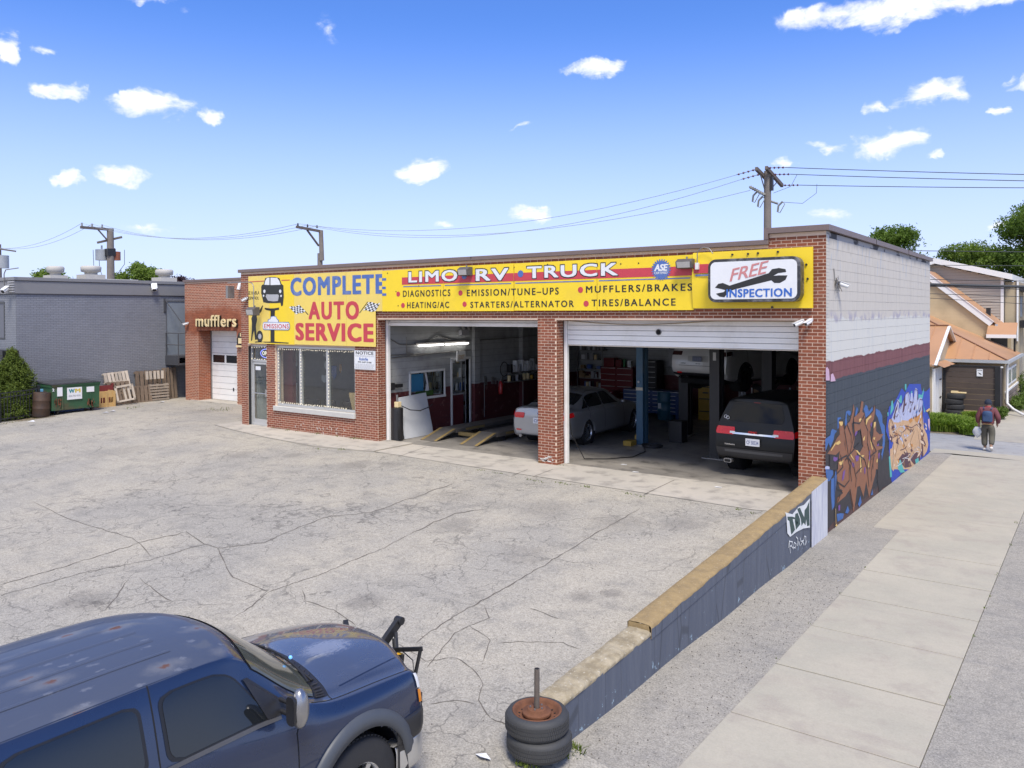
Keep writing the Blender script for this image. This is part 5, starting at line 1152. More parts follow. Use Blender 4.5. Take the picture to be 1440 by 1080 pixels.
def shell(net, T, m, parent, wheels, name='body', res=8, vres=5, R=.4):
    q = MB(T); nu = (net.n-1)*res; nv = (net.k-1)*vres
    cache = {}
    def keep(side):
        def f(a, b):
            p = net.at(a*(net.n-1), b*(net.k-1))
            return not any((p.x-wx)**2+(p.z-wz)**2 < R*R and p.z < wz+R and b*(net.k-1) < 3.6 for wx, wz in wheels)
        return f
    for side in (1, -1):
        q.grid(lambda a, b: (lambda p: Vector((p.x, p.y*side, p.z)))(net.at(a*(net.n-1), b*(net.k-1))), nu, nv, keep(side))
    # end caps
    for i in (0, net.n-1):
        q.grid(lambda a, b: (lambda p: Vector((p.x+(.03*(1-(2*a-1)**2) if i else -.03*(1-(2*a-1)**2)), p.y*(1-2*a), p.z)))(net.row(i, b*(net.k-1))), 10, nv)
    return part(name, q, m, parent, fix=True)
def patch(net, T, m, parent, name, v0, v1, f0, f1, d=.006, side=1, nu=14, nv=10, rnd=.0, both=False, fix=True):
    "panel lying d off the body: column v0..v1, x from f0(v) to f1(v); rnd rounds its corners"
    q = MB(T)
    for sd in ((1, -1) if both else (side,)):
        def fn(a, b):
            v = v0+(v1-v0)*b; xa, xb = f0(v), f1(v); e = min(b, 1-b)
            if rnd and e < .22: k = rnd*(1-math.sqrt(max(0, 1-(1-e/.22)**2))); s_ = 1 if xb > xa else -1; xa += k*s_; xb -= k*s_
            u = net.ux(xa+(xb-xa)*a, v); return net.off(u, v, d, sd)
        q.grid(fn, nu, nv)
    return part(name, q, m, parent, fix=fix)
def rear(net, T, m, parent, name, s0, s1, v0, v1, d=.006, row=0, nu=10, nv=8, rnd=0):
    q = MB(T)
    def fn(a, b):
        v = v0+(v1-v0)*b; p = net.row(row, v); s_ = s0+(s1-s0)*a
        if rnd and min(b, 1-b) < .25: s_ = (s0+s1)/2+(s_-(s0+s1)/2)*(1-rnd*(1-min(b,1-b)/.25)**2)
        sg = -1 if row == 0 else 1
        return Vector((p.x+sg*(.03*(1-s_*s_)+d), p.y*s_, p.z))
    q.grid(fn, nu, nv); return part(name, q, m, parent)
RIM = M('alloy_rim', (.55,.56,.58), .25, .9, var=.05)
def wheel(T, x, y, z, r, w_, parent, side, rimr=.6, spokes=10, rim=RIM, tread=False):
    "y is the outer face"
    q = MB(T); yo = y; yi = y-side*w_; 
    prof = [(r*rimr, yi), (r*.93, yi), (r*.985, yi+side*.02), (r, yi+side*.05), (r, yo-side*.05), (r*.985, yo-side*.02), (r*.93, yo), (r*rimr, yo-side*.005)]
    q.lathe(prof, (x, 0, z), 'y', 40)
    if tread:
        q.smooth = False; n = 64
        for k in range(n):
            for c_, off in ((-.30,0),(-.1,.5),(.1,0),(.30,.5)):
                a = 2*PI*(k+off)/n; cc = (x+math.cos(a)*r, (yi+yo)/2+c_*w_*.95, z+math.sin(a)*r)
                ta = Vector((-math.sin(a), 0, math.cos(a))); ra = Vector((math.cos(a), 0, math.sin(a))); c0 = Vector(cc)
                P = [c0+ta*i*r*.032+Vector((0, j*w_*.085, 0))+ra*h for h in (-.004,.009) for i, j in ((-1,-1),(1,-1),(1,1),(-1,1))]
                q.add(P, [(4,5,6,7),(0,1,5,4),(1,2,6,5),(2,3,7,6),(3,0,4,7)])
    wh = part('wheel', q, RUBBER, parent)
    q = MB(T); ro = r*rimr; q.lathe([(ro, yo-side*.004), (ro*.93, yo-side*.015), (ro*.90, yo-side*.06)], (x, 0, z), 'y', 32)
    for k in range(spokes):
        a = 2*PI*k/spokes; d = Vector((math.cos(a), 0, math.sin(a))); c = Vector((x, yo-side*.035, z)); q.bar(c+d*ro*.12, c+d*ro*.93, .018 if spokes > 8 else .05, ro*.16, up=(0,1,0))
    q.cyl((x, yo-side*.05, z), (x, yo-side*.022, z), ro*.2, n=16); part('rim', q, rim, wh)
    part('brake_disc', MB(T).cyl((x, yo-side*.10, z), (x, yo-side*.08, z), ro*.85, n=24), DARK, wh)
    return wh
def arch(net, T, m, parent, wx, wz, r0, r1, d, side, a0=-10, a1=190, name='arch_trim', vmax=4.2):
    "ring following the body side round a wheel opening"
    q = MB(T); n = 36
    def surf(x, z):
        lo, hi = 0.0, vmax
        for _ in range(18):
            mid = (lo+hi)/2; p = net.at(net.ux(x, mid), mid)
            if p.z < z: lo = mid
            else: hi = mid
        p = net.at(net.ux(x, (lo+hi)/2), (lo+hi)/2); return p.y
    prof = [(r0, -.06), (r0, d), (r0+(r1-r0)*.5, d*1.05), (r1-.008, d*.7), (r1, .001)]
    vs = []
    for k in range(n+1):
        a = math.radians(a0+(a1-a0)*k/n)
        for r, dd in prof:
            x = wx+math.cos(a)*r; z = wz+math.sin(a)*r; z = max(z, net.P[1][1].z*.9); vs.append((x, (surf(x, z)+dd)*side, z))
    m_ = len(prof); q.smooth = True
    q.add(vs, [(i*m_+j, (i+1)*m_+j, (i+1)*m_+j+1, i*m_+j+1) for i in range(n) for j in range(m_-1)]); part(name, q, m, parent)
    q = MB(T); q.lathe([(r0+.03, 0), (r0+.03, -side*.32), (0.01, -side*.33)], (wx, (surf(wx, wz+r0)-.02)*side, wz), 'y', 32); part('wheel_well', q, DARK, parent)
def gap(net, T, parent, pts, w_=.008, side=1, d=.0015, m=None, name='panel_gap'):
    "thin dark line through (x, v) points"
    P = []; 
    for (a, b) in zip(pts, pts[1:]):
        for k in range(10): t = k/10; P.append((a[0]+(b[0]-a[0])*t, a[1]+(b[1]-a[1])*t))
    P.append(pts[-1]); q = MB(T); Q = [net.off(net.ux(x, v), v, d, side) for x, v in P]; Nn = [net.nrm(net.ux(x, v), v) for x, v in P]; vs = []
    for i, c in enumerate(Q):
        t = (Q[min(i+1, len(Q)-1)]-Q[max(0, i-1)]).normalized(); nn = Vector((Nn[i].x, Nn[i].y*side, Nn[i].z)); r = t.cross(nn).normalized()*w_/2; vs += [c-r, c+r]
    q.add(vs, [(2*i, 2*i+1, 2*i+3, 2*i+2) for i in range(len(Q)-1)]); part(name, q, m or DARK, parent)
def carpaint(name, c, rough=.3, metal=.4, coat=1.0):
    s = NT(name); v = s.obj(); n = s.noise(v, 2, 4); s.done(s.mix(s.math('MULTIPLY', n, .25), c, [q*.7 for q in c]), rough, metal); s.b.inputs['Coat Weight'].default_value = coat; s.b.inputs['Coat Roughness'].default_value = .05; return s.m
REDL = M('tail_lamp_red', (.45,.008,.010), .25, coat=.3, var=.1, emit=(.9,.01,.01), es=.07); CLRL = M('clear_lamp', (.7,.7,.7), .12, var=.05); ORL = M('amber_lamp', (.75,.25,.02), .2)  # faint emission added to the red lenses so reflections don't pale them
def plate_(T, x, y, z, parent, txt, tcol, rz=0, w_=.30, h=.15, colr=None, bg_=None):
    q = MB(T); q.box(x-.012, x, y-w_/2, y+w_/2, z-h/2, z+h/2); p = part('licence_plate', q, bg_ or SWHITE, parent, bev=.004)
    a = T @ Vector((x-.0135, y+w_*.42, z-h*.28)); b = T @ Vector((x-.0135, y-w_*.42, z-h*.28)); c = T @ Vector((x-.0135, y+w_*.42, z+h*.24))
    lettering(txt, a, b, c, tcol, p, .03, .001); return p
PLB = M('plate_blue_red', (.20,.22,.35), .5)

# ---- blue suburban in the foreground
SBX = Vector((-1.4, -11.9, -.60))
TS = Matrix.Translation(SBX) @ Matrix.Rotation(PI/2, 4, 'Z')
SU = thing('blue_suv', 'large weathered dark blue wagon with rust spotted roof and plow arms at its nose', 'car', SBX, PI/2)
WM[SU.name] = TS
def sprow(x, ys, zs, dx=None): return [(x+(dx[i] if dx else 0), y, z) for i, (y, z) in enumerate(zip(ys, zs))]
rows = [
 sprow(-4.62, [.74,.86,.90,.90,.86,.72,.62,.32,0], [.42,.48,.80,1.10,1.34,1.74,1.82,1.86,1.87], [0,-.03,-.05,-.05,-.02,.06,.10,.10,.10]),
 sprow(-4.45, [.84,.95,.97,.96,.92,.78,.67,.35,0], [.38,.46,.80,1.12,1.35,1.77,1.855,1.90,1.91]),
 sprow(-3.2, [.84,.96,.985,.97,.93,.785,.68,.36,0], [.36,.45,.80,1.12,1.35,1.78,1.865,1.915,1.925]),
 sprow(-2.2, [.84,.96,.985,.97,.93,.785,.68,.36,0], [.36,.45,.80,1.12,1.35,1.78,1.865,1.915,1.925]),
 sprow(-1.45, [.84,.96,.985,.97,.93,.785,.68,.36,0], [.36,.45,.80,1.12,1.35,1.78,1.865,1.915,1.925]),
 sprow(-1.05, [.84,.96,.985,.97,.925,.765,.67,.36,0], [.36,.45,.80,1.12,1.345,1.757,1.845,1.895,1.908], [0,0,0,0,0,0,.03,.07,.09]),
 sprow(-.78, [.84,.96,.985,.97,.915,.745,.645,.35,0], [.36,.45,.80,1.12,1.335,1.67,1.76,1.825,1.845], [0,0,0,0,0,0,.02,.08,.10]),
 sprow(-.44, [.84,.96,.985,.97,.905,.79,.69,.38,0], [.36,.45,.80,1.12,1.30,1.40,1.455,1.51,1.53], [0,0,0,0,0,0,.06,.15,.20]),
 sprow(-.24, [.84,.96,.985,.965,.89,.81,.71,.40,0], [.36,.45,.80,1.11,1.25,1.275,1.315,1.355,1.37], [0,0,0,0,0,.02,.07,.17,.22]),
 sprow(-.02, [.84,.96,.985,.96,.885,.80,.67,.36,0], [.38,.46,.80,1.09,1.20,1.225,1.275,1.33,1.345], [0,0,0,0,0,0,.03,.08,.11]),
 sprow(.45, [.84,.96,.985,.95,.88,.79,.66,.36,0], [.42,.50,.80,1.06,1.16,1.185,1.245,1.305,1.32], [0,0,0,0,0,0,0,.03,.05]),
 sprow(.82, [.82,.93,.95,.92,.865,.78,.64,.36,0], [.45,.52,.78,1.0,1.115,1.14,1.19,1.245,1.26], [0,0,0,0,0,0,.04,.12,.16]),
 sprow(.90, [.78,.87,.90,.88,.83,.75,.60,.34,0], [.45,.54,.76,.95,1.065,1.09,1.13,1.185,1.20], [0,0,0,0,0,0,.05,.14,.18]),
]
NS_ = Net(rows)
def suv_paint():
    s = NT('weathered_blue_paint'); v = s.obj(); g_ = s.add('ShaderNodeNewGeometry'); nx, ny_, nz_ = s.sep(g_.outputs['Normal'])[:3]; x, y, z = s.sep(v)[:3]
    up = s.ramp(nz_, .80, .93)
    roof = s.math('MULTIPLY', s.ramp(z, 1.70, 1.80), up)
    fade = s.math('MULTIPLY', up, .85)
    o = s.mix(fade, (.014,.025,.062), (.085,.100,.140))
    st = s.noise(s.scale(v, (.45, 2.2, 1)), 2.4, 6, .7)
    o = s.mix(s.math('MULTIPLY', s.math('MULTIPLY', s.ramp(st, .60, .72), up), .30), o, (.19,.20,.23))
    fv = s.scale(v, (.55,1.15,0)); cell = s.voro(fv, 3.0, dim='2D'); dn = s.math('ADD', cell.outputs['Distance'], s.math('MULTIPLY', s.math('SUBTRACT', s.noise(v, 9, 6, .7), .5), .42))
    pick = s.math('GREATER_THAN', s.sep(cell.outputs['Color'])[0], .50)
    halo = s.math('MULTIPLY', s.math('MULTIPLY', s.ramp(dn, .02, .34, 1, 0), pick), roof)
    o = s.mix(s.math('MULTIPLY', halo, .42), o, (.27,.265,.26))
    core = s.math('MULTIPLY', s.math('MULTIPLY', s.ramp(dn, .01, .09, 1, 0), pick), roof)
    o = s.mix(s.math('MULTIPLY', core, .9), o, (.15,.062,.028))
    c2 = s.voro(fv, 6.5, dim='2D'); d2_ = s.math('ADD', c2.outputs['Distance'], s.math('MULTIPLY', s.math('SUBTRACT', s.noise(v, 30, 3), .5), .5)); pk2 = s.math('GREATER_THAN', s.sep(c2.outputs['Color'])[1], .55)
    o = s.mix(s.math('MULTIPLY', s.math('MULTIPLY', s.math('MULTIPLY', s.ramp(d2_, .03, .16, 1, 0), pk2), roof), .32), o, (.30,.31,.34))
    # scraped bare patch on the hood
    dx = s.math('POWER', s.math('MULTIPLY', s.math('SUBTRACT', x, .42), 3.6), 2); dy = s.math('POWER', s.math('MULTIPLY', s.math('SUBTRACT', y, -.22), 6.5), 2)
    sp_ = s.math('MULTIPLY', s.ramp(s.math('ADD', s.math('ADD', dx, dy), s.math('MULTIPLY', s.math('SUBTRACT', s.noise(s.scale(v, (6,18,1)), 3, 5, .7), .5), 3.2)), .2, 1.1, 1, 0), s.math('MULTIPLY', up, s.ramp(z, 1.55, 1.45)))
    o = s.mix(s.math('MULTIPLY', sp_, .65), o, (.34,.35,.38))
    rg = s.math('ADD', s.math('MULTIPLY', roof, .25), s.math('MULTIPLY', s.noise(v, 5, 4), .12)); s.done(o, s.math('ADD', rg, .22), .25)
    s.put(s.b.inputs['Coat Weight'], s.math('SUBTRACT', 1.0, s.math('MULTIPLY', roof, .75))); s.b.inputs['Coat Roughness'].default_value = .04
    s.bump(s.noise(s.scale(v, (1,1,1)), 1.6, 2), .08, .05)
    return s.m
SUP = suv_paint(); FLARE = M('grey_flare_plastic', (.060,.068,.082), .5, var=.15)
def local_fix(o): return o
whl = [(.13,.44),(-3.15,.44)]
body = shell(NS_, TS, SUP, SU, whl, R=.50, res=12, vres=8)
RUBT = M('window_rubber', (.012,.012,.013), .4)
SG_ = opaque_glass('tinted_glass', (.010,.012,.014))
# side windows (rubber surround then glass)
for side in (-1, 1):
    for nm, f0, f1, v0, v1 in (('front_window', lambda v: -1.47, lambda v: -.66-.36*(v-4.1), 4.08, 4.96), ('rear_window', lambda v: -2.46+.05*(v-4.1), lambda v: -1.64, 4.08, 4.96), ('quarter_window', lambda v: -4.1+.1*(v-4), lambda v: -2.66, 4.12, 4.96)):
        w0 = patch(NS_, TS, RUBT, SU, nm, v0-.05, v1+.05, lambda v: f0(v)-.025, lambda v: f1(v)+.025, .004, side, 18, 16, .10)
        patch(NS_, TS, SG_, w0, 'pane', v0, v1, f0, f1, .008, side, 18, 16, .09)
    gap(NS_, TS, SU, [(-1.545,.9),(-1.545,4.2),(-1.53,5.55)], .010, side); gap(NS_, TS, SU, [(-.50,.9),(-.50,3.2),(-.40,4.0)], .010, side)
    gap(NS_, TS, SU, [(-2.62,2.2),(-2.60,4.2),(-2.55,5.55)], .010, side); gap(NS_, TS, SU, [(-4.3,5.62),(-1.2,5.62)], .008, side, .0012, M('drip_line', (.02,.03,.06), .5) if side == -1 else bpy.data.materials['drip_line'])
    gap(NS_, TS, SU, [(-.28,4.42),(.0,4.5),(.9,4.5)], .010, side)
    gap(NS_, TS, SU, [(-2.60,4.0),(-.60,4.0)], .030, side, .006, CHROME if False else M('belt_moulding', (.07,.07,.075), .35) if side == -1 else bpy.data.materials['belt_moulding'], 'belt_moulding')
    for wx, wz in whl: arch(NS_, TS, FLARE, SU, wx, wz, (.50), .62, .034, side, -22, 200)
    wheel(TS, .13, side*.96, .42, .42, .28, SU, side, .55, 6, RIM, True); wheel(TS, -3.15, side*.96, .42, .42, .28, SU, side, .55, 6)
    q = MB(TS); q.box(-2.06,-1.86,side*.985,side*(.985+.035),1.15,1.19); part('door_handle', q, SUP, SU, bev=.01)
# windshield and its black band, cowl, wipers
def wsf0(v): return -.70 + .10*(v-5.1)
def wsf1(v): return -.24 + .085*(v-5.1)
for nm, m, e, d in (('windshield_rubber', RUBT, .045, .003), ('windshield', opaque_glass('windshield_glass', (.075,.08,.068)), 0, .008)):
    q = MB(TS)
    def fn(a, b):
        v = 5.22-e + (15.999-2*5.22+2*e)*b/1; side = 1
        vv = v if v <= 8 else 16-v; side = 1 if v <= 8 else -1; vv = min(vv, 7.999)
        u0 = 6.06-e*.8; u1 = 7.98+e*1.3
        u0 += .22*max(0, 5.7-vv); return NS_.off(u0+(u1-u0)*a, vv, d, side)
    q.grid(fn, 14, 28); part(nm, q, m, SU)
q = MB(TS)
def cw(a, b):
    v = 5.1+(15.999-10.2)*b; vv = min(v if v <= 8 else 16-v, 7.999); side = 1 if v <= 8 else -1; return NS_.off(8.06+.78*a, vv, .004, side)
q.grid(cw, 4, 28); part('cowl_grille', q, BLACK, SU)
q = MB(TS)
for k in range(26):
    v = 5.2+(15.999-10.4)*k/25; vv = min(v if v <= 8 else 16-v, 7.999); side = 1 if v <= 8 else -1
    a = NS_.off(8.15, vv, .008, side); b = NS_.off(8.7, vv, .008, side); q.bar(a, b, .010, .010)
part('cowl_slats', q, M('cowl_dark', (.035,.035,.04), .5), SU)
for s0, s1 in ((-.62,-.02),(.05,.66)):
    q = MB(TS); pts = []
    for k in range(10):
        y = s0+(s1-s0)*k/9; vv = 8-abs(y)/.36 if abs(y) < .36 else 7-(abs(y)-.36)/.31; vv = max(5.2, min(7.999, vv)); pts.append(NS_.off(7.90-.12*math.sin(k/9*PI*.5), vv, .028, 1 if y > 0 else -1))
    q.tube(pts, .010); q.tube([NS_.off(8.35, max(5.3, min(7.9, 8-abs(s0)/.36)), .02, 1 if s0 > 0 else -1), pts[4]], .011); part('wiper', q, BLACK, SU)
    a = pts[5]; q = MB(TS); q.sphere(a+Vector((.02,0,.02)), .016, 8); part('washer_nozzle', q, M('blue_led', (.1,.3,.6), .3, emit=(.2,.5,1), es=.8) if s0 < 0 else bpy.data.materials['blue_led'], SU)
# hood: shut line at rear and front corner panel, character crease
q = MB(TS)
def hl(a, b):
    v = 4.5+(15.999-9)*b; vv = min(v if v <= 8 else 16-v, 7.999); return NS_.off(8.86+.03*a+.0*b, vv, .002, 1 if v <= 8 else -1)
q.grid(hl, 1, 40); part('hood_gap', q, DARK, SU)
for side in (-1, 1): gap(NS_, TS, SU, [(.10,5.5),(.45,5.7),(.84,5.95)], .012, side, .001, M('hood_crease', (.012,.02,.05), .4) if side < 0 else bpy.data.materials['hood_crease'], 'crease')
# roof ribs
for y in (-.44,-.22,0,.22,.44):
    vv = 8-abs(y)/.36 if abs(y) <= .36 else 7-(abs(y)-.36)/.32; vv = min(vv, 7.99); q = MB(TS)
    for sgn in ((1,) if y >= 0 else (-1,)):
        q.grid(lambda a, b: NS_.off(NS_.ux(-4.2+a*3.0, vv), vv, .005*math.sin(PI*b)+.0005, sgn)+Vector((0, (b-.5)*.045, 0)), 30, 6)
    part('roof_rib', q, SUP, SU)
# mirror
q = MB(TS); q.tube([(-.60,-.92,1.37),(-.60,-1.02,1.37)], .022); q.tube([(-.60,-.90,1.45),(-.60,-1.02,1.45)], .018)
mr_ = part('wing_mirror', q, BLACK, SU)
q = MB(TS); q.grid(lambda a, b: Vector((-.58+.075*math.sin(PI*b)*(1 if a < .5 else -.4)*abs(math.cos(PI*a))**.5*(1), -1.10-.115*math.cos(2*PI*a if False else PI*b), 1.44+.155*(-math.cos(2*PI*a) if False else 0)+.155*math.sin(2*PI*a)*math.sin(PI*b)**.6)), 16, 12)
q = MB(TS); q.sphere((-.585,-1.10,1.43), .145, 18, (.48,.46,1.0)); part('mirror_shell', q, M('mirror_chrome', (.34,.34,.35), .28, .85, var=.1), mr_)
q = MB(TS); q.prism(rrect(-1.135,-1.045,1.33,1.535,.035), -.662, -.64, 0); part('mirror_glass', q, BLACK, mr_)
q = MB(TS); q.prism([(-.66,1.37),(-.50,1.36),(-.66,1.52)], -.945, -.93, 1)
q = MB(TS); q.add([NS_.off(NS_.ux(x, v), v, .012, -1) for x, v in ((-.72,4.06),(-.46,4.06),(-.56,4.5),(-.80,4.85),(-.84,4.8))], [(0,1,2,3,4)]); part('mirror_sail', q, BLACK, SU)
# bumper, lamps, plow mount
def bump_face(z0, z1, d0, m, name, y_=.99):
    q = MB(TS); path = [(.52,y_),(.70,y_+.005),(.84,y_-.02),(.95,y_-.12),(1.02,y_-.34),(1.05,.35),(1.06,0)]; path += [(x,-y) for x, y in path[-2::-1]]
    P = [Vector((x,y,0)) for x, y in path]
    def fn(a, b):
        k = a*(len(P)-1); i = min(len(P)-2, int(k)); t = k-i; pp = cr(P[max(0,i-1)], P[i], P[i+1], P[min(len(P)-1,i+2)], t); c = Vector((.1,0,0)); o_ = (pp-c); o_.z = 0; n_ = o_.normalized()
        prof = [(-.10,0),(-.01,.02),(0,.25),(0,.75),(-.012,.97),(-.16,1.0)]; kk = b*5; j = min(4, int(kk)); tt = kk-j; w_ = prof[j][0]*(1-tt)+prof[j+1][0]*tt; h = prof[j][1]*(1-tt)+prof[j+1][1]*tt
        s_ = 0 if i > 0 and i < len(P)-2 else 0
        return Vector((pp.x+n_.x*(w_+d0), pp.y+n_.y*(w_+d0), z0+(z1-z0)*h))
    q.grid(fn, 60, 15); return part(name, q, m, SU)
bump_face(.62,.83,.0,BLACK,'bumper_cap'); bump_face(.37,.63,-.012,M('chrome_dull', (.55,.54,.52), .35, .7, var=.15),'bumper')
part('bumper_end', MB(TS).add([(.53,-.985,.40),(.53,-.985,.80),(.60,-.99,.80),(.66,-.985,.38),(.60,-.975,.30)], [(0,1,2,3,4)]), BLACK, SU)
for side in (-1, 1):
    hw = lambda d: lambda a, b: NS_.off(10.90+1.08*a*1.0, 2.35+1.55*b, d, side)
    q = MB(TS); q.grid(lambda a, b: NS_.off(11.02+.95*a, 3.0+.9*b, .012, side), 8, 8); part('headlight', q, CLRL, SU)
    q = MB(TS); q.grid(lambda a, b: NS_.off(11.02+.95*a, 2.42+.50*b, .012, side), 8, 6); part('indicator', q, ORL, SU)
q = MB(TS); q.box(.925,.965,-.55,.55,.80,1.06)
for z in (.86,.92,.98,1.04): q.box(.965,.975,-.55,.55,z-.012,z+.012)
part('grille', q, BLACK, SU)
q = MB(TS)
q.bar((1.03,-.05,.84),(1.42,-.14,1.23),.055,.075); q.cyl((1.42,-.18,1.23),(1.42,-.10,1.23),.040,n=12); q.cyl((1.33,-.18,1.15),(1.24,-.28,.85),.020,n=8); q.cyl((1.31,-.19,1.10),(1.27,-.24,.98),.030,n=8)
q.bar((1.02,.34,.80),(1.20,.38,1.10),.05,.09); q.bar((1.20,.38,1.10),(1.24,.44,1.13),.05,.09); q.bar((1.0,-.5,.62),(1.25,-.5,.66),.08); q.bar((1.0,.5,.62),(1.25,.5,.66),.08); q.bar((1.2,-.6,.66),(1.2,.6,.66),.10)
q.bar((1.10,-.42,.66),(1.18,-.40,1.04),.045); q.bar((1.16,-.28,1.06),(1.21,-.64,1.14),.020,.04); q.bar((1.21,-.62,1.14),(1.13,-.60,.84),.026,.026); q.tube([(1.2,-.40,1.06),(1.25,-.48,.98),(1.2,-.54,.90),(1.16,-.44,.83)], .006)
part('plow_mount', q, BLACK, SU, bev=.004)
q = MB(TS); q.cyl((1.16,-.36,.96),(1.19,-.38,1.04),.042,.034,n=12); part('yellow_plow_lamp', q, M('lamp_yellow', (.85,.45,.02), .3), SU)
q = MB(TS); q.box(.60,.85,-.90,-.3,.55,.75); q.cyl((.45,-.55,.55),(.45,-.55,1.0),.05,n=8); q.box(-.35,.6,-.75,-.60,.45,.55); part('chassis', q, DARK, SU)
# ---- closed cars inside the shop
DG2 = None
def compact_suv(name, label, loc, rz, paint, L=4.7, lift=0, white=False):
    T = Matrix.Translation(loc) @ Matrix.Rotation(rz, 4, 'Z'); o = thing(name, label, 'car', loc, rz); WM[o.name] = T
    R_ = [
     sprow(-.95, [.70,.84,.88,.89,.85,.69,.60,.32,0], [.40,.46,.66,.92,1.14,1.56,1.66,1.71,1.72], [.06,-.02,-.05,-.03,.02,.16,.20,.20,.20]),
     sprow(-.80, [.78,.90,.92,.92,.88,.71,.62,.32,0], [.32,.40,.64,.93,1.16,1.59,1.69,1.735,1.745], [0,0,0,0,.03,.12,.15,.15,.15]),
     sprow(-.2, [.80,.91,.93,.92,.88,.72,.63,.32,0], [.24,.34,.62,.92,1.14,1.61,1.71,1.755,1.765]),
     sprow(.8, [.80,.91,.93,.92,.88,.73,.63,.32,0], [.24,.34,.62,.91,1.10,1.62,1.715,1.76,1.77]),
     sprow(1.5, [.80,.91,.93,.92,.87,.72,.62,.32,0], [.24,.34,.62,.90,1.08,1.58,1.67,1.72,1.73]),
     sprow(2.05, [.80,.91,.93,.91,.85,.74,.64,.34,0], [.24,.34,.62,.89,1.06,1.24,1.31,1.37,1.38]),
     sprow(2.4, [.80,.91,.93,.90,.84,.76,.62,.34,0], [.24,.34,.62,.88,1.01,1.04,1.07,1.11,1.12]),
     sprow(3.1, [.80,.90,.92,.88,.82,.72,.58,.32,0], [.26,.36,.62,.82,.94,.97,1.0,1.03,1.04]),
     sprow(3.6, [.72,.82,.84,.80,.74,.64,.52,.3,0], [.30,.38,.60,.74,.84,.87,.89,.91,.92]),
     sprow(3.72, [.60,.70,.72,.70,.64,.56,.45,.25,0], [.36,.42,.58,.70,.78,.80,.82,.83,.84])]
    nt_ = Net(R_); W = [(0,.36),(2.86,.36)]
    shell(nt_, T, paint, o, W, R=.39, res=7, vres=5)
    for side in (-1, 1):
        for wx, wz in W:
            arch(nt_, T, BLACK if not white else BLACK, o, wx, wz, .385, .44, .018, side, -5, 185, 'arch_trim')
            wheel(T, wx, side*.92, wz, .36, .22, o, side, .64, 10, DARK if white else RIM)
        for f0, f1 in ((-.62,.10),(.16,.98),(1.04,1.86)):
            patch(nt_, T, DGLASS, o, 'side_window', 4.12, 4.92, (lambda v, f0=f0: f0+.12*(v-4.1) if f0 < 0 else f0), (lambda v, f1=f1: f1-(.5*(v-4.1) if f1 > 1.5 else 0)), .005, side, 10, 8, .05)
        gap(nt_, T, o, [(1.0,1.0),(1.0,4.9)], .01, side); gap(nt_, T, o, [(.13,1.6),(.13,4.9)], .01, side)
        q = MB(T); q.sphere((1.75,side*1.0,1.12), .11, 10, (.5,.8,.7)); part('wing_mirror', q, paint, o)
    rear(nt_, T, DG2 if not white else DGLASS, o, 'rear_window', -.82, .82, 4.22, 5.6, .008, rnd=.12)
    return o, nt_, T
BLKP = carpaint('black_car_paint', (.006,.0065,.007), .4, .0, .12); BLKP.node_tree.nodes['Principled BSDF'].inputs['Specular IOR Level'].default_value = .3; DG2 = opaque_glass('dark_rear_glass', (.006,.006,.007)); DG2.node_tree.nodes['Principled BSDF'].inputs['Specular IOR Level'].default_value = .25; WHP = carpaint('white_car_paint', (.62,.62,.60), .35, .1)
o, nt_, T = compact_suv('black_suv', 'black suv with red tail lamps parked nose in at the right bay door', (-1.77,2.10,.012), math.radians(87), BLKP)
for s in (-1, 1):
    rear(nt_, T, REDL, o, 'tail_lamp', s*.50, s*.995, 3.05, 3.85, .012, rnd=.1)
    patch(nt_, T, REDL, o, 'tail_lamp', 3.15, 3.75, lambda v: -.97, lambda v: -.66, .010, s, 6, 5)
    rear(nt_, T, CLRL, o, 'reversing_lamp', s*.48, s*.62, 3.18, 3.42, .016)
    rear(nt_, T, REDL, o, 'reflector', s*.88, s*.96, 1.2, 1.8, .016)
    if s > 0: q = MB(T); q.prism(rrect(.50,.68,.30,.39,.03), -1.04, -.9, 0); et = part('exhaust_tip', q, STEEL, o); part('exhaust_bore', MB(T).prism(rrect(.52,.66,.315,.375,.02), -1.045, -1.041, 0), DARK, et)
rear(nt_, T, CHROME, o, 'chrome_bar', -.55, .55, 3.12, 3.32, .014)
rear(nt_, T, BLACK, o, 'rear_bumper', -.98, .98, .25, 1.9, .030); rear(nt_, T, M('bumper_grey', (.06,.06,.062), .5), o, 'bumper_strip', -.75, .75, 1.5, 1.75, .034)
plate_(T, -1.062, 0, .80, o, 'CF 58334', PLB, w_=.32, h=.16)
P = [T @ Vector(p) for p in ((-1.058,.10,.988),(-1.058,-.10,.988),(-1.058,.10,1.04))]; lettering('GMC', *P, REDL, o, .05, .004, name='badge')
P = [T @ Vector(p) for p in ((-1.045,.66,.70),(-1.045,.42,.70),(-1.045,.66,.73))]; lettering('TERRAIN', *P, CHROME, o, .03, .004, name='badge')
q = MB(T); q.tube([(-.93,-.10,1.20),(-.91,.15,1.21),(-.90,.42,1.25)], .012); part('rear_wiper', q, BLACK, o)
rear(nt_, T, REDL, o, 'high_brake_lamp', -.12, .12, 5.62, 5.72, .014)
q = MB(T)
for cc in (.02,-.03): q.tube([(-.925, .66+cc+.035*math.cos(a), 1.30+cc*.4+.035*math.sin(a)) for a in [k*.7 for k in range(10)]], .006)
part('window_sticker', q, SWHITE, o)
o, nt_, T = compact_suv('white_suv', 'white suv raised high on the two post lift', (-4.83,6.47,1.42), math.radians(81), WHP, white=True)
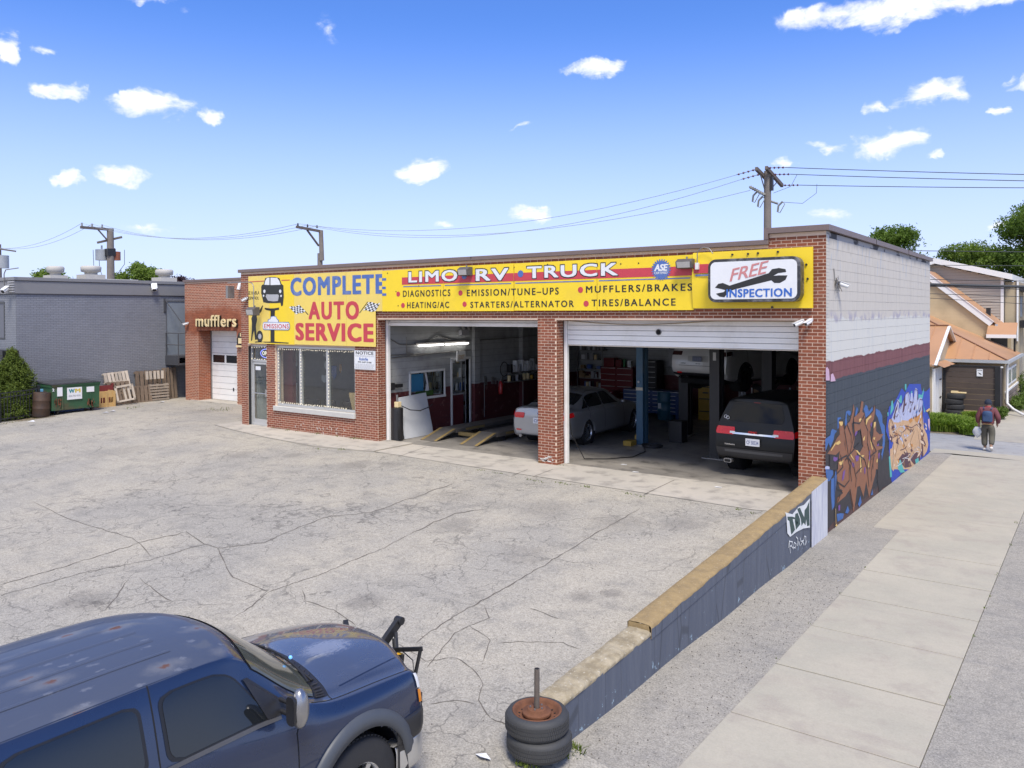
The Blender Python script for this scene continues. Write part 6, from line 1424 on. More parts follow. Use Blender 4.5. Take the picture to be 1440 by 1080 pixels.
for s in (-1, 1):
    rear(nt_, T, M('smoked_lamp', (.05,.02,.02), .15) if s < 0 else bpy.data.materials['smoked_lamp'], o, 'tail_lamp', s*.62, s*.99, 3.35, 3.9, .012); rear(nt_, T, REDL, o, 'reflector', s*.62, s*.80, 1.15, 1.35, .035)
    patch(nt_, T, bpy.data.materials['smoked_lamp'], o, 'tail_lamp', 3.35, 3.85, lambda v: -.97, lambda v: -.70, .010, s, 6, 5)
rear(nt_, T, BLACK, o, 'rear_bumper', -.98, .98, .0, 1.25, .030)
rear(nt_, T, M('tailgate_recess', (.42,.42,.40), .4), o, 'plate_recess', -.38, .38, 2.6, 3.3, .004)
plate_(T, -1.062, 0, .90, o, '3167', PLB, w_=.30, h=.15, bg_=M('dark_plate', (.15,.17,.24), .4))
gapq = MB(T); 
for k in range(1): part('panel_gap', MB(T).box(-1.05,-1.02,-.62,.62,.70,.708), DARK, o)
for tx, y in (('COMPASS', .55),('Jeep', .06),('LATITUDE', -.45)):
    P = [T @ Vector(p) for p in ((-1.052,y,.75),(-1.052,y-.16,.75),(-1.052,y,.78))]; lettering(tx, *P, BLACK, o, .02, .003, name='badge')
q = MB(T); q.box(-.9,3.4,-.65,.65,.18,.32); q.cyl((-.2,-.3,.22),(2.6,-.3,.22),.05); q.box(.3,.8,-.7,.7,.10,.2); part('underbody', q, DARK, o)
# silver saloon
SILV = carpaint('silver_car_paint', (.37,.375,.385), .3, .5)
loc = (-8.06,2.99,.012); rz = math.radians(93); T = Matrix.Translation(loc) @ Matrix.Rotation(rz, 4, 'Z')
o = thing('silver_saloon', 'silver four door saloon parked between the two bays behind the middle pier', 'car', loc, rz); WM[o.name] = T
R_ = [
 sprow(-1.10, [.66,.76,.82,.80,.74,.62,.50,.28,0], [.30,.36,.58,.82,.97,1.02,1.035,1.045,1.05], [.02,0,0,0,.02,.03,.03,.02,.02]),
 sprow(-.98, [.76,.88,.91,.88,.81,.68,.56,.30,0], [.24,.31,.60,.86,1.0,1.05,1.07,1.08,1.085]),
 sprow(-.55, [.80,.91,.93,.90,.84,.69,.57,.30,0], [.20,.30,.60,.88,.99,1.07,1.09,1.10,1.105]),
 sprow(-.15, [.80,.91,.93,.91,.85,.68,.56,.30,0], [.20,.30,.60,.88,.98,1.20,1.24,1.26,1.27], [0,0,0,0,0,.06,.0,-.04,-.06]),
 sprow(.30, [.80,.91,.93,.91,.85,.64,.55,.30,0], [.20,.30,.60,.88,.975,1.34,1.39,1.42,1.425]),
 sprow(1.0, [.80,.91,.93,.91,.85,.63,.55,.30,0], [.20,.30,.60,.88,.97,1.385,1.44,1.465,1.47]),
 sprow(1.55, [.80,.91,.93,.91,.85,.63,.55,.30,0], [.20,.30,.60,.87,.96,1.36,1.41,1.44,1.445]),
 sprow(2.15, [.80,.91,.93,.90,.84,.67,.58,.32,0], [.20,.30,.60,.86,.95,1.12,1.16,1.20,1.21]),
 sprow(2.55, [.80,.91,.93,.89,.83,.71,.60,.32,0], [.20,.30,.60,.84,.93,.97,.99,1.02,1.03]),
 sprow(3.2, [.80,.90,.92,.87,.80,.68,.56,.30,0], [.20,.30,.58,.78,.86,.90,.92,.94,.945]),
 sprow(3.7, [.70,.80,.82,.76,.70,.60,.48,.28,0], [.22,.30,.52,.66,.74,.78,.80,.82,.82]),
 sprow(3.82, [.58,.66,.68,.64,.58,.50,.40,.22,0], [.28,.34,.48,.58,.64,.67,.68,.69,.69])]
nt_ = Net(R_); W = [(0,.335),(2.97,.335)]; shell(nt_, T, SILV, o, W, R=.37, res=7, vres=5)
for side in (-1, 1):
    for wx, wz in W:
        arch(nt_, T, SILV, o, wx, wz, .36, .39, .012, side, 0, 180, 'arch_lip'); wheel(T, wx, side*.905, wz, .335, .22, o, side, .68, 14)
    for f0, f1, a_, b_ in ((-.28,.10,.5,0),(.14,.98,0,0),(1.03,2.05,0,-.75)):
        patch(nt_, T, DGLASS, o, 'side_window', 4.12, 4.90, (lambda v, f0=f0, a_=a_: f0+a_*(v-4.12)), (lambda v, f1=f1, b_=b_: f1+b_*(v-4.12)), .005, side, 10, 8, .04)
    gap(nt_, T, o, [(1.0,1.0),(1.0,4.9)], .01, side); gap(nt_, T, o, [(.05,1.9),(.10,3.0),(.12,4.5)], .01, side); gap(nt_, T, o, [(2.25,1.0),(2.2,4.0)], .01, side)
    q = MB(T); q.sphere((2.0,side*.99,1.02), .10, 10, (.6,.9,.6)); part('wing_mirror', q, SILV, o)
    for x in (.22, 1.15): q = MB(T); q.box(x,x+.18,side*.935,side*.96,.82,.845); part('door_handle', q, SILV, o, bev=.008)
    rear(nt_, T, REDL, o, 'tail_lamp', side*.60, side*.99, 2.75, 3.55, .012, rnd=.15); patch(nt_, T, REDL, o, 'tail_lamp', 2.85, 3.5, lambda v: -1.08, lambda v: -.80, .010, side, 6, 5)
    q = MB(T); q.cyl((-1.14,side*.60,.28),(-1.0,side*.60,.28),.045,n=12); part('exhaust_tip', q, STEEL, o)
    rear(nt_, T, REDL, o, 'reflector', side*.72, side*.93, 1.35, 1.5, .014)
q = MB(T); q.grid(lambda a, b: (lambda v: nt_.off(2.25+1.45*a, min(v if v <= 8 else 16-v, 7.999), .006, 1 if v <= 8 else -1))(5.2+(16-10.4)*b), 10, 20); part('rear_window', q, DGLASS, o)
q = MB(T); q.grid(lambda a, b: (lambda v: nt_.off(6.35+1.4*a, min(v if v <= 8 else 16-v, 7.999), .006, 1 if v <= 8 else -1))(5.25+(16-10.5)*b), 10, 20); part('windshield', q, DGLASS, o)
rear(nt_, T, M('bumper_dark', (.05,.05,.052), .5), o, 'bumper_lower', -.9, .9, .0, .55, .010); plate_(T, -1.158, 0, .72, o, 'CP 49', PLB, w_=.34, h=.16)  # lower bumper band in a plain dark grey
q = MB(T); q.cyl((-1.13,0,.92),(-1.152,0,.92),.04,n=20); bd = part('round_badge', q, SBLUE, o); q = MB(T); q.lathe([(.038,-.004),(.048,0),(.048,.004)], (-1.153,0,.92), 'x', 20); part('badge_ring', q, SWHITE, bd)
gap(nt_, T, o, [(-1.05,4.6),(-.6,4.75)], .008, -1)

# ------------------------------------------------------------------ shop equipment
def lift_post(label, x, y, m, h=3.9, w_=.28, arms=True, dr=1):
    t = thing('lift_post', label, 'car lift', (x,y,.012))
    q = MB(); q.box(x-w_/2,x+w_/2,y-.02,y+.14,.03,h); q.box(x-w_/2,x-w_/2+.03,y+.18,y+.32,.03,h); q.box(x+w_/2-.03,x+w_/2,y+.18,y+.32,.03,h); part('column', q, m, t, bev=.008)
    part('base_plate', MB().box(x-.28,x+.28,y-.15,y+.45,.012,.035), STEEL, t)
    return t
BLP = M('lift_blue', (.035,.10,.17), .5, var=.3, dirt=(.10,.13,.15)); BKP = M('lift_black', (.018,.018,.02), .5, var=.3)
t = lift_post('blue steel lift post with a pale band beside the silver car', -5.92, 3.70, BLP, w_=.20)
part('band', MB().box(-6.022,-5.818,3.672,3.68,1.52,1.60), M('tape', (.45,.42,.34), .6), t); part('knob', MB().sphere((-5.94,3.665,1.75), .03, 8), SWHITE, t)
q = MB(); q.bar((-6.05,3.75,.22),(-6.1,4.5,.12),.10,.12); q.box(-6.22,-5.98,3.3,3.62,.03,.16); part('lift_arm', q, M('arm_yellow', (.35,.22,.03), .6, var=.4), t)
t = lift_post('thick black lift post nearest the door in front of the white suv', -3.47, 2.95, BKP, w_=.26); part('plate', MB().box(-3.50,-3.42,2.92,2.93,2.45,2.65), STEEL, t)
t = lift_post('dark lift post deep in the shop under the rear of the white suv', -5.72, 6.1, BKP, w_=.30)
t = lift_post('black lift post at the right of the white suv near the side wall', -3.13, 5.8, BKP, w_=.29)
q = MB()
for (a, b) in (((-5.72,6.3,1.42),(-5.2,6.9,1.52)),((-5.72,6.3,1.42),(-5.0,8.4,1.52)),((-3.13,6.0,1.42),(-3.8,6.7,1.52)),((-3.13,6.0,1.42),(-3.7,8.5,1.52))): q.bar(a, b, .12, .12)
solo('vehicle_lift', q, BKP, 'black lift arms reaching under the raised white suv', 'car lift')
q = MB(); q.tube([(-6.15,.40,1.3),(-6.12,.5,.7),(-6.0,.9,.05),(-5.6,1.3,.03),(-5.2,1.9,.03),(-5.3,2.8,.03),(-5.7,3.5,.04)], .012, 6); solo('air_hose', q, BLACK, 'thin black hose trailing from the middle pier to the blue lift post', 'hose')
q = MB()
for k in range(3): q.tube([(-5.5+.25*math.cos(a)*(1+.1*k), 3.6+.22*math.sin(a), .03+.02*k) for a in [i*.5 for i in range(14)]], .014)
solo('hose_coil', q, BLACK, 'coil of black hose on the floor behind the blue lift post', 'hose')
def chest(name, label, x0, x1, y, z0, z1, d, m, rows_, cols=1):
    t = thing(name, label, 'tool chest', ((x0+x1)/2, y, z0)); part('carcass', MB().box(x0,x1,y,y+d,z0,z1), m, t, bev=.01)
    for c in range(cols):
        a = x0+(x1-x0)*c/cols+.02; b = x0+(x1-x0)*(c+1)/cols-.02
        for r in range(rows_):
            za = z0+(z1-z0)*(r+.08)/rows_; zb = z0+(z1-z0)*(r+.92)/rows_; dr_ = part('drawer', MB().box(a,b,y-.02,y-.001,za,zb), m, t); part('pull', MB().box(a+.03,b-.03,y-.035,y-.021,zb-.025,zb-.008), ALU, dr_)
    return t
REDC = M('chest_red', (.16,.015,.018), .4, var=.3); BLUC = M('chest_blue', (.02,.05,.16), .4, var=.3); BLKC = M('chest_black', (.02,.02,.022), .5)
chest('tool_chest', 'wide dark red tool chest against the rear wall behind the silver car', -10.9, -9.55, 10.2, .05, 1.62, .6, REDC, 7, 2)
chest('tool_chest', 'blue tool chest with bright pulls behind the blue lift post', -9.25, -7.05, 8.9, .20, .98, .55, BLUC, 6, 2)
chest('tool_chest', 'narrow black drawer cabinet right of the red chest', -9.4, -8.6, 10.2, .05, 1.9, .6, BLKC, 10, 1)
chest('tool_chest', 'small red chest in front of the wide red one', -10.3, -9.7, 9.0, .05, .85, .5, REDC, 3, 1)
t = thing('yellow_cabinet', 'tall yellow cabinet in the dark middle of the shop under the raised suv', 'cabinet', (-6.4, 9.5, .012))
part('carcass', MB().box(-6.72,-6.1,9.5,10.1,.02,1.34), M('cabinet_yellow', (.42,.25,.02), .5, var=.2), t, bev=.01)
for z in (.30,.72,1.12): part('drawer', MB().box(-6.68,-6.14,9.475,9.498,z,z+.03), BLACK, t)
part('drawer', MB().box(-6.55,-6.35,9.47,9.498,.92,.96), BLACK, t)
BLB = M('barrel_blue', (.03,.11,.17), .4, var=.2)
def barrel(name, label, x, y, z, r, h, m, cat='barrel', tilt=0):
    T_ = Matrix.Translation((x,y,z)) @ Matrix.Rotation(tilt, 4, 'X'); t = thing(name, label, cat, (x,y,z))
    q = MB(T_); q.lathe([(0,0),(r*.96,0),(r,.03),(r,h*.32),(r*1.03,h*.34),(r,h*.36),(r,h*.64),(r*1.03,h*.66),(r,h*.68),(r,h-.03),(r*.96,h),(r*.93,h-.02),(0,h-.02)], (0,0,0), 'z', 24); part('drum', q, m, t)
    q = MB(T_); q.cyl((r*.55,0,h-.02),(r*.55,0,h+.01),.035,n=10); part('bung', q, BLACK, t); return t
t = barrel('blue_barrel', 'blue drum standing in the middle of the shop', -7.68, 9.05, .012, .30, .95, BLB); part('sticker', MB().box(-7.83,-7.72,8.735,8.75,.40,.58), SWHITE, t)
# shelving with parts
def shelf_stack(label, x0, x1, y, z0, z1, n, seed, d=.4, items=14):
    random.seed(seed); t = thing('parts_shelf', label, 'shelf', ((x0+x1)/2, y, z0)); q = MB()
    for x in (x0, x1): q.box(x-.02,x+.02,y,y+.03,z0,z1)
    part('upright', q, STEEL, t)
    pal = [SWHITE, ALU, SGREY, SBLUE, BLACK, M('carton', (.32,.22,.12), .8) if 'carton' not in bpy.data.materials else bpy.data.materials['carton'], STEEL, CREAM]
    for k in range(n):
        z = z0+(z1-z0)*k/n; s_ = part('shelf_board', MB().box(x0,x1,y,y+d,z,z+.025), STEEL, t)
        by = {}
        x = x0+.03
        while x < x1-.08:
            w_ = random.uniform(.05,.16); h = random.uniform(.08,(z1-z0)/n*.75); m = random.choice(pal)
            if random.random() < .85:
                qq = by.setdefault(m.name, MB()); yy = y+random.uniform(.01,.12)
                if random.random() < .4: qq.cyl((x+w_/2,yy+.06,z+.026),(x+w_/2,yy+.06,z+.026+h),w_*.42,n=8)
                else: qq.box(x,x+w_,yy,yy+.15,z+.026,z+.026+h)
            x += w_+random.uniform(0,.05)
        for mn, qq in by.items(): part('parts', qq, bpy.data.materials[mn], s_, kind='stuff')
    return t
shelf_stack('tall rack crowded with white bottles and parts by the rear wall', -12.1, -11.0, 10.5, .4, 2.9, 7, 3)
shelf_stack('low rack of parts along the rear wall right of the white suv', -5.6, -3.4, 10.3, .3, 1.35, 2, 4)
shelf_stack('bench of grey parts behind the black suv', -3.3, -1.4, 6.5, 1.05, 1.5, 1, 8)
random.seed(9)
# bottle shelf on the left inner wall
t = thing('wall_bottle_shelf', 'wall shelf with white oil jugs and yellow cans on the left inner wall', 'shelf', (-12.2, 7, 1.55)); part('board', MB().box(-12.09,-11.8,5.75,8.6,1.60,1.63), STEEL, t); part('board', MB().box(-12.09,-11.8,5.75,8.6,1.30,1.33), STEEL, t)
for k in range(16):
    y = 5.85+k*.17; h = random.uniform(.15,.42); m = random.choice([SWHITE, SWHITE, BLACK, SGREY]); part('jug', MB().box(-12.05,-11.88,y,y+.12,1.631,1.631+h), m, t, bev=.01)
for k in range(12):
    y = 5.85+k*.22; m = random.choice([CREAM, BLACK, SGREY, M('can_yellow', (.5,.3,.02), .5) if 'can_yellow' not in bpy.data.materials else bpy.data.materials['can_yellow']]); part('can', MB().cyl((-11.95,y,1.331),(-11.95,y,1.331+random.uniform(.12,.22)),.06,n=10), m, t)
q = MB(); q.tube([(-12.0, 5.65+.22*math.cos(a), 1.75+.24*math.sin(a)) for a in [k*.35 for k in range(19)]], .018); solo('coiled_hose', q, BLACK, 'loop of black hose hanging on the left inner wall beside the jugs', 'hose')
# fluorescent lamp
t = thing('strip_light', 'pair of lit fluorescent tubes on the left inner wall', 'strip light', (-12.25, 2.7, 2.65))
part('tray', MB().box(-12.28,-12.22,1.55,4.0,2.70,2.76), STEEL, t)
TUBE = M('lit_tube', (.9,.9,.9), .3, emit=(1,.97,.92), es=6)
for a, b in ((1.62,2.74),(2.86,3.95)): part('tube', MB().cyl((-12.17,a,2.68),(-12.17,b,2.68),.022,n=10), TUBE, t)
part('hanging_sign', MB().box(-12.27,-12.20,3.45,3.85,2.12,2.44), WHITE, thing('exit_sign', 'boxy exit sign over the inner doorway', 'sign', (-12.25,3.65,2.12)))
lettering('EXIT', (-12.198,3.50,2.18), (-12.198,3.80,2.18), (-12.198,3.50,2.32), M('exit_cream', (.6,.45,.25), .5), bpy.data.objects['exit_sign'], .03, .003)
t = thing('emergency_light', 'twin headed emergency light high on the left inner wall', 'lamp', (-12.25,3.75,3.0)); part('case', MB().box(-12.28,-12.14,3.6,3.95,2.95,3.12), SGREY, t)
for y in (3.66,3.9): part('head', MB().cyl((-12.15,y,3.20),(-12.02,y,3.18),.07,n=12), STEEL, t)
q = MB()
for pts in ([(-12.27,.35,3.0),(-12.27,.9,2.75),(-12.27,1.8,2.70),(-12.27,2.6,2.95),(-12.27,3.3,2.80),(-12.27,4.2,2.76)],[(-12.27,.4,2.45),(-12.27,2.0,2.42),(-12.27,4.2,2.45)],[(-12.27,.45,2.36),(-12.27,4.2,2.46)],[(-12.27,1.2,2.95),(-12.27,1.2,2.5),(-12.27,1.5,2.44)],[(-12.27,4.7,2.75),(-12.05,6.5,2.8),(-12.05,10.5,2.9)],[(-12.05,6.8,4.0),(-12.05,6.8,.4)],[(-12.27,4.9,1.3),(-12.27,4.9,.2)]): q.tube(pts, .015)
solo('conduits', q, STEEL, 'grey conduits and drooping wires along the left inner wall', 'conduit')
q = MB(); q.box(-12.28,-12.18,.5,.62,1.45,1.65); q.box(-12.28,-12.18,.7,.95,1.5,1.6); solo('switch_box', q, BLACK, 'dark switch boxes on the left inner wall by the bay door', 'electrical box')
t = thing('fire_extinguisher', 'red fire extinguisher hanging on the maroon inner wall', 'fire extinguisher', (-12.1,5.6,.95)); q = MB(); q.lathe([(0,0),(.07,.01),(.075,.05),(.075,.36),(.04,.43),(.02,.46),(0,.47)], (-12.12,5.6,.9), 'z', 14); part('cylinder', q, M('extinguisher_red', (.45,.03,.03), .3), t); part('valve', MB().box(-12.16,-12.08,5.57,5.63,1.36,1.42), STEEL, t)
# leaning white panel, dark pump, yellow float
q = MB(); q.add([(-11.98,.78,.02),(-11.98,2.02,.02),(-12.22,1.95,1.26),(-12.22,.76,1.20),(-11.95,.78,.02),(-11.95,2.02,.02),(-12.19,1.95,1.26),(-12.19,.76,1.20)], [(0,1,2,3),(7,6,5,4),(0,4,5,1),(1,5,6,2),(2,6,7,3),(3,7,4,0)])
solo('white_sheet', q, M('panel_offwhite', (.55,.57,.60), .4, var=.15, scale=2), 'large pale panel leaning against the maroon inner wall', 'panel')
t = thing('grease_pump', 'dark upright grease pump with a hose just inside the left bay', 'pump', (-12.0,.52,.012))
part('drum', MB().cyl((-12.0,.52,.02),(-12.0,.52,.95),.17,n=18), BLACK, t); part('pump_head', MB().box(-12.07,-11.93,.47,.62,.96,1.12), CREAM, t, bev=.01)
q = MB(); q.cyl((-12.0,.52,1.12),(-12.0,.52,1.32),.03,n=8); part('air_cylinder', q, STEEL, t)
q = MB(); q.tube([(-11.93,.62,1.0),(-11.85,.9,.86),(-11.84,1.3,.80),(-11.86,1.7,.86),(-11.95,1.98,.92)], .014); q.tube([(-11.9,.4,.9),(-11.8,.36,.5),(-11.82,.4,.1),(-11.95,.7,.04)], .014); part('hose', q, BLACK, t)
q = MB(); P = at(573,612,2,.012); q.box(P.x-.05,P.x+.05,P.y-.06,P.y+.06,.012,.05); q.tube([(P.x-.02,P.y,.05),(P.x-.06,P.y-.02,.25),(P.x-.05,P.y-.05,.42),(P.x,P.y-.08,.30),(P.x+.02,P.y-.08,.10)], .055, 10)
solo('yellow_hook_handle', q, M('safety_yellow', (.80,.60,.02), .4), 'bright yellow wet floor marker folded beside the pale panel', 'marker')
# ramp lift
t = thing('ramp_lift', 'low steel ramp lift with yellow edged ramps in the left bay', 'car lift', (-10.5, 1, .012))
DECK = M('lift_deck', (.11,.10,.09), .6, var=.4, scale=4, dirt=(.18,.15,.11)); YED = M('ramp_yellow', (.27,.19,.07), .6, var=.4)
for x0, x1, h in ((-11.53,-10.93,.27),(-10.07,-9.45,.27)):
    r_ = part('ramp', MB().add([(x0,.97,.02),(x1,.97,.02),(x1,1.85,h),(x0,1.85,h),(x0,.97,.014),(x1,.97,.014),(x1,1.85,h-.05),(x0,1.85,h-.05)], [(0,1,2,3),(7,6,5,4),(0,4,5,1),(1,5,6,2),(2,6,7,3),(3,7,4,0)]), DECK, t)
    for a in (x0, x1-.10): part('ramp_edge', MB().add([(a,.98,.028),(a+.10,.98,.028),(a+.10,1.84,h+.006),(a,1.84,h+.006)], [(0,1,2,3)]), YED, r_, fix=False)
    part('runway', MB().box(x0,x1,1.87,7.2,h-.12,h), DECK, t, bev=.01)
    part('support', MB().box(x0+.02,x1-.02,2.0,2.3,.02,h-.13), BLACK, t); part('support', MB().box(x0+.02,x1-.02,6.5,6.9,.02,h-.13), BLACK, t)
    part('runway_stripe', MB().box(x1,x1+.004,2.3,3.2,h-.09,h-.02), YED, t)
q = MB(); q.box(-10.93,-10.07,1.95,2.07,.08,.17); part('cross_bar', q, YED, t)
part('cross_bar', MB().box(-10.93,-10.07,6.6,6.75,.08,.17), YED, t)
q = MB(); q.box(-11.0,-10.4,3.0,5.2,.02,.16); part('hydraulics', q, BLACK, t)
for (x, y) in ((-4.35,.25),(-2.2,-.2),(-5.0,.9)): q = MB(); q.add([(x,y,.016),(x+.16,y+.02,.020),(x+.14,y+.08,.018),(x+.02,y+.07,.022)], [(0,1,2,3)]); solo('paper_scrap', q, SWHITE, {(-4.35,.25): 'white scrap of paper on the floor left of the black suv', (-2.2,-.2): 'small white scrap near the apron joint', (-5.0,.9): 'white scrap of litter in the middle of the right bay floor'}[(x,y)], 'litter', fix=False)
# office contents
q = MB(); q.box(-14.6,-12.5,3.6,4.1,.02,1.02); solo('office_counter', q, OFFRED, 'maroon counter inside the office window', 'counter', bev=.01)
q = MB(); q.box(-14.7,-12.48,3.5,4.15,1.02,1.06); solo('counter_top', q, SGREY, 'grey worktop on the maroon office counter', 'counter')
CHR = M('chair_black', (.03,.03,.032), .6)
def office_chair(label, x, y, rz):
    t = thing('waiting_chair', label, 'chair', (x,y,.02), rz, 'black chairs behind the office window'); WM[t.name] = Matrix.Translation((x,y,.02)) @ Matrix.Rotation(rz,4,'Z'); T_ = WM[t.name]
    part('seat', MB(T_).box(-.25,.25,-.25,.25,.42,.48), CHR, t, bev=.02); part('backrest', MB(T_).add([(-.24,.22,.5),(.24,.22,.5),(.24,.34,.95),(-.24,.34,.95),(-.24,.26,.5),(.24,.26,.5),(.24,.38,.95),(-.24,.38,.95)], [(0,1,2,3),(7,6,5,4),(0,4,5,1),(1,5,6,2),(2,6,7,3),(3,7,4,0)]), CHR, t, bev=.015)
    for sx_ in (-1,1):
        for sy in (-1,1): part('leg', MB(T_).cyl((sx_*.22,sy*.2,0),(sx_*.22,sy*.2,.42),.012,n=6), STEEL, t)
office_chair('black chair behind the left office pane', -15.9, .95, .4+PI); office_chair('black chair behind the middle office pane', -15.0, 1.0, PI); office_chair('black chair behind the right office pane near the box', -14.1, .95, PI-.3)
q = MB(); q.add([(-13.62,.30,.78),(-13.25,.30,.78),(-13.25,.55,.78),(-13.62,.55,.78),(-13.75,.28,1.30),(-13.2,.28,1.30),(-13.2,.62,1.30),(-13.75,.62,1.30)], [(3,2,1,0),(0,1,5,4),(1,2,6,5),(2,3,7,6),(3,0,4,7)]); q.box(-13.6,-13.28,.32,.52,.76,.78)
solo('cardboard_box', q, M('cardboard', (.42,.28,.13), .8), 'tan cardboard box on the inner sill of the office window', 'box')
q = MB(); q.box(-17.0,-15.6,5.15,5.28,.02,2.9)
wd = thing('white_door_shape', 'white sectional door shape with small panes added behind the left office pane', 'door', (-16.5,1.5,.02));  # freestanding door shape added inside the office to show in the left pane
a = at(401,510,1,1.5).x; b = at(417,510,1,1.5).x
for z0, z1 in ((.03,.7),(.72,1.3),(1.9,2.4),(2.42,2.9)): part('door_panel', MB().box(a,b,1.5,1.54,z0,z1), DOORW, wd, bev=.006)
part('window_row', MB().box(a,b,1.51,1.53,1.32,1.88), DGLASS, wd); part('door_stile', MB().box((a+b)/2-.03,(a+b)/2+.03,1.49,1.54,1.32,1.88), DOORW, wd)
q = MB(); q.cyl((-14.62,4.05,2.35),(-14.62,4.02,2.35),.22,n=24); 
t = thing('wall_clock', 'round dark clock on the office back wall', 'clock', (-15.2,5.2,2.0)); c_ = at(443,506,1,5.2); q = MB(); q.cyl((c_.x,5.28,c_.z),(c_.x,5.22,c_.z),.24,n=24); part('rim', q, BLACK, t); q = MB(); q.cyl((c_.x,5.219,c_.z),(c_.x,5.21,c_.z),.18,n=24); part('face', q, SGREY, t)
PEN = [((455,497),(462,502),SWHITE),((466,514),(473,535),SBLUE),((477,512),(480,525),M('pennant_orange', (.5,.25,.08), .6)),((452,527),(460,539),SWHITE),((456,508),(461,520),SWHITE)]
for i, (p0, p1, m) in enumerate(PEN):
    a = at(*p0, 1, 2.2); b = at(*p1, 1, 2.2); q = MB(); q.prism([(a.x,a.z),(b.x,a.z),(b.x,(a.z+b.z*2)/3),((a.x+b.x)/2,b.z),(a.x,(a.z+b.z*2)/3)], 2.20, 2.22, 1)
    solo('hanging_pennant', q, m, ['small white notice hanging high in the office','blue shield pennant hanging in the office','orange pennant hanging at the right of the blue one','white paper standing on the office counter','white pennant left of the blue shield'][i], 'pennant')
shelf_stack('dark shelves stacked with boxes seen through the inner doorway', -14.2, -13.0, 4.6, .1, 2.4, 5, 13)
shelf_stack('second dark shelf with cartons deeper behind the inner doorway', -15.6, -14.4, 4.7, .1, 2.4, 5, 14)

# loose clutter of the shop
random.seed(12)
CL = [('red_case','case','red plastic case on top of the wide red tool chest',(-10.8,-10.35,10.25,10.6,1.63,1.95),REDC),('red_case','case','second red case beside a green bottle on the red tool chest',(-10.3,-10.05,10.25,10.6,1.63,1.9),REDC),
 ('green_bottle','bottle','green bottle on the red tool chest',(-9.98,-9.90,10.25,10.35,1.63,1.92),M('bottle_green',(.04,.2,.08),.4)),('white_jug','jug','white jug on the red tool chest',(-9.8,-9.65,10.25,10.4,1.63,1.88),SWHITE),
 ('carton_box','box','brown carton on the floor by the rear wall',(-8.3,-7.8,10.3,10.7,.02,.5),M('carton_dark',(.16,.10,.06),.8)),('battery_charger','charger','dark charger unit beside the blue barrel',(-7.2,-6.9,8.9,9.2,.02,.75),BLKC),
 ('blue_jack','jack','blue floor jack right of the blue barrel',(-7.0,-6.85,8.3,8.5,.02,.9),BLUC),('oil_pan','pan','black drain pan on the floor under the raised suv',(-5.2,-4.6,6.8,7.3,.02,.12),BLKC),('parts_washer','cabinet','dark parts washer against the right inner wall',(-1.3,-.6,7.5,8.4,.02,1.0),BLKC),
 ('waste_bin','bin','dark waste bin behind the blue lift post',(-5.5,-5.1,4.6,5.0,.02,.62),BLKC),('wall_cabinet','cabinet','grey cabinet on the rear wall above the blue chest',(-8.4,-7.7,10.75,10.97,1.7,2.3),SGREY)]
for nm, ct, lb, b_, m_ in CL: solo(nm, MB().box(*b_), m_, lb, ct, bev=.012)
q = MB()
for k in range(5):
    x = -9.6+1.3*k; q.tube([(x+random.uniform(-.3,.3), 10.9, 3.9-.4*i+random.uniform(-.1,.1)) for i in range(6)], .012)
q.tube([(-9.5,10.9,3.2),(-8.3,10.9,2.9),(-7.0,10.9,3.3),(-5.5,10.9,3.0),(-3,10.9,3.2)], .015); solo('hanging_cables', q, BLACK, 'black cables drooping down the rear wall', 'cable')
q = MB()
for k in range(26):
    y = 4.9+random.random()*.7+(k%9)*.42; z = random.uniform(1.35,1.6); q.box(-12.29,-12.24,y,y+random.uniform(.03,.1),z-random.uniform(.08,.25),z)
tag(part('hand_tools', q, STEEL, None, kind='stuff'), 'small tools hanging in a row on the left inner wall')
q = MB(); q.tube([(-12.2,8.7,1.0),(-12.0,8.8,1.3),(-12.1,9.2,1.0),(-12.1,9.0,.6),(-12.1,8.7,1.0)], .03); solo('hose_loop', q, BLACK, 'thick hose loop low on the left inner wall', 'hose')
q = MB(); q.lathe([(.12,0),(.26,.02),(.30,.08),(.30,.14),(.26,.2),(.12,.22)], (-8.6,7.2,.02), 'z', 20); solo('spare_tyre', q, RUBBER, 'loose tyre lying on the shop floor behind the silver car', 'tyre')
# ------------------------------------------------------------------ wheels and stand at the end of the low wall
def tyre_mb(T, r=.335, w_=.20, ri=.215, tread=True):
    q = MB(T); prof = [(ri,.02),(ri+.02,0),(r*.80,-.006),(r*.93,.005),(r*.985,.03),(r,.06),(r,w_-.06),(r*.985,w_-.03),(r*.93,w_-.005),(r*.80,w_+.006),(ri+.02,w_),(ri,w_-.02)]
    q.lathe(prof, (0,0,0), 'z', 56, True); q.smooth = False
    if tread:
        n = 90
        for k in range(n):
            for z, off in ((w_*.30,0),(w_*.5,.5),(w_*.70,0)):
                a = 2*PI*(k+off)/n; ra = Vector((math.cos(a), math.sin(a), 0)); ta = Vector((-math.sin(a), math.cos(a), 0)); c = ra*r+Vector((0,0,z))
                P = [c+ta*i*.0075+Vector((0,0,j*.014))+ra*h for h in (-.003,.004) for i, j in ((-1,-1),(1,-1),(1,1),(-1,1))]; q.add(P, [(4,5,6,7),(0,1,5,4),(1,2,6,5),(2,3,7,6),(3,0,4,7)])
    return q
gx, gy = .04, -9.96; gz = hz_lot(gx, gy)+.02
SIDEW = M('tyre_sidewall', (.045,.046,.048), .7, var=.3, scale=10)
T0 = Matrix.Translation((gx+.015, gy, gz+.004)); t = thing('tyre', 'lower worn black tyre of the pair beside the low wall end', 'tyre', (gx+.015,gy,gz)); part('rubber', tyre_mb(T0, .305, .18, .19), SIDEW, t)
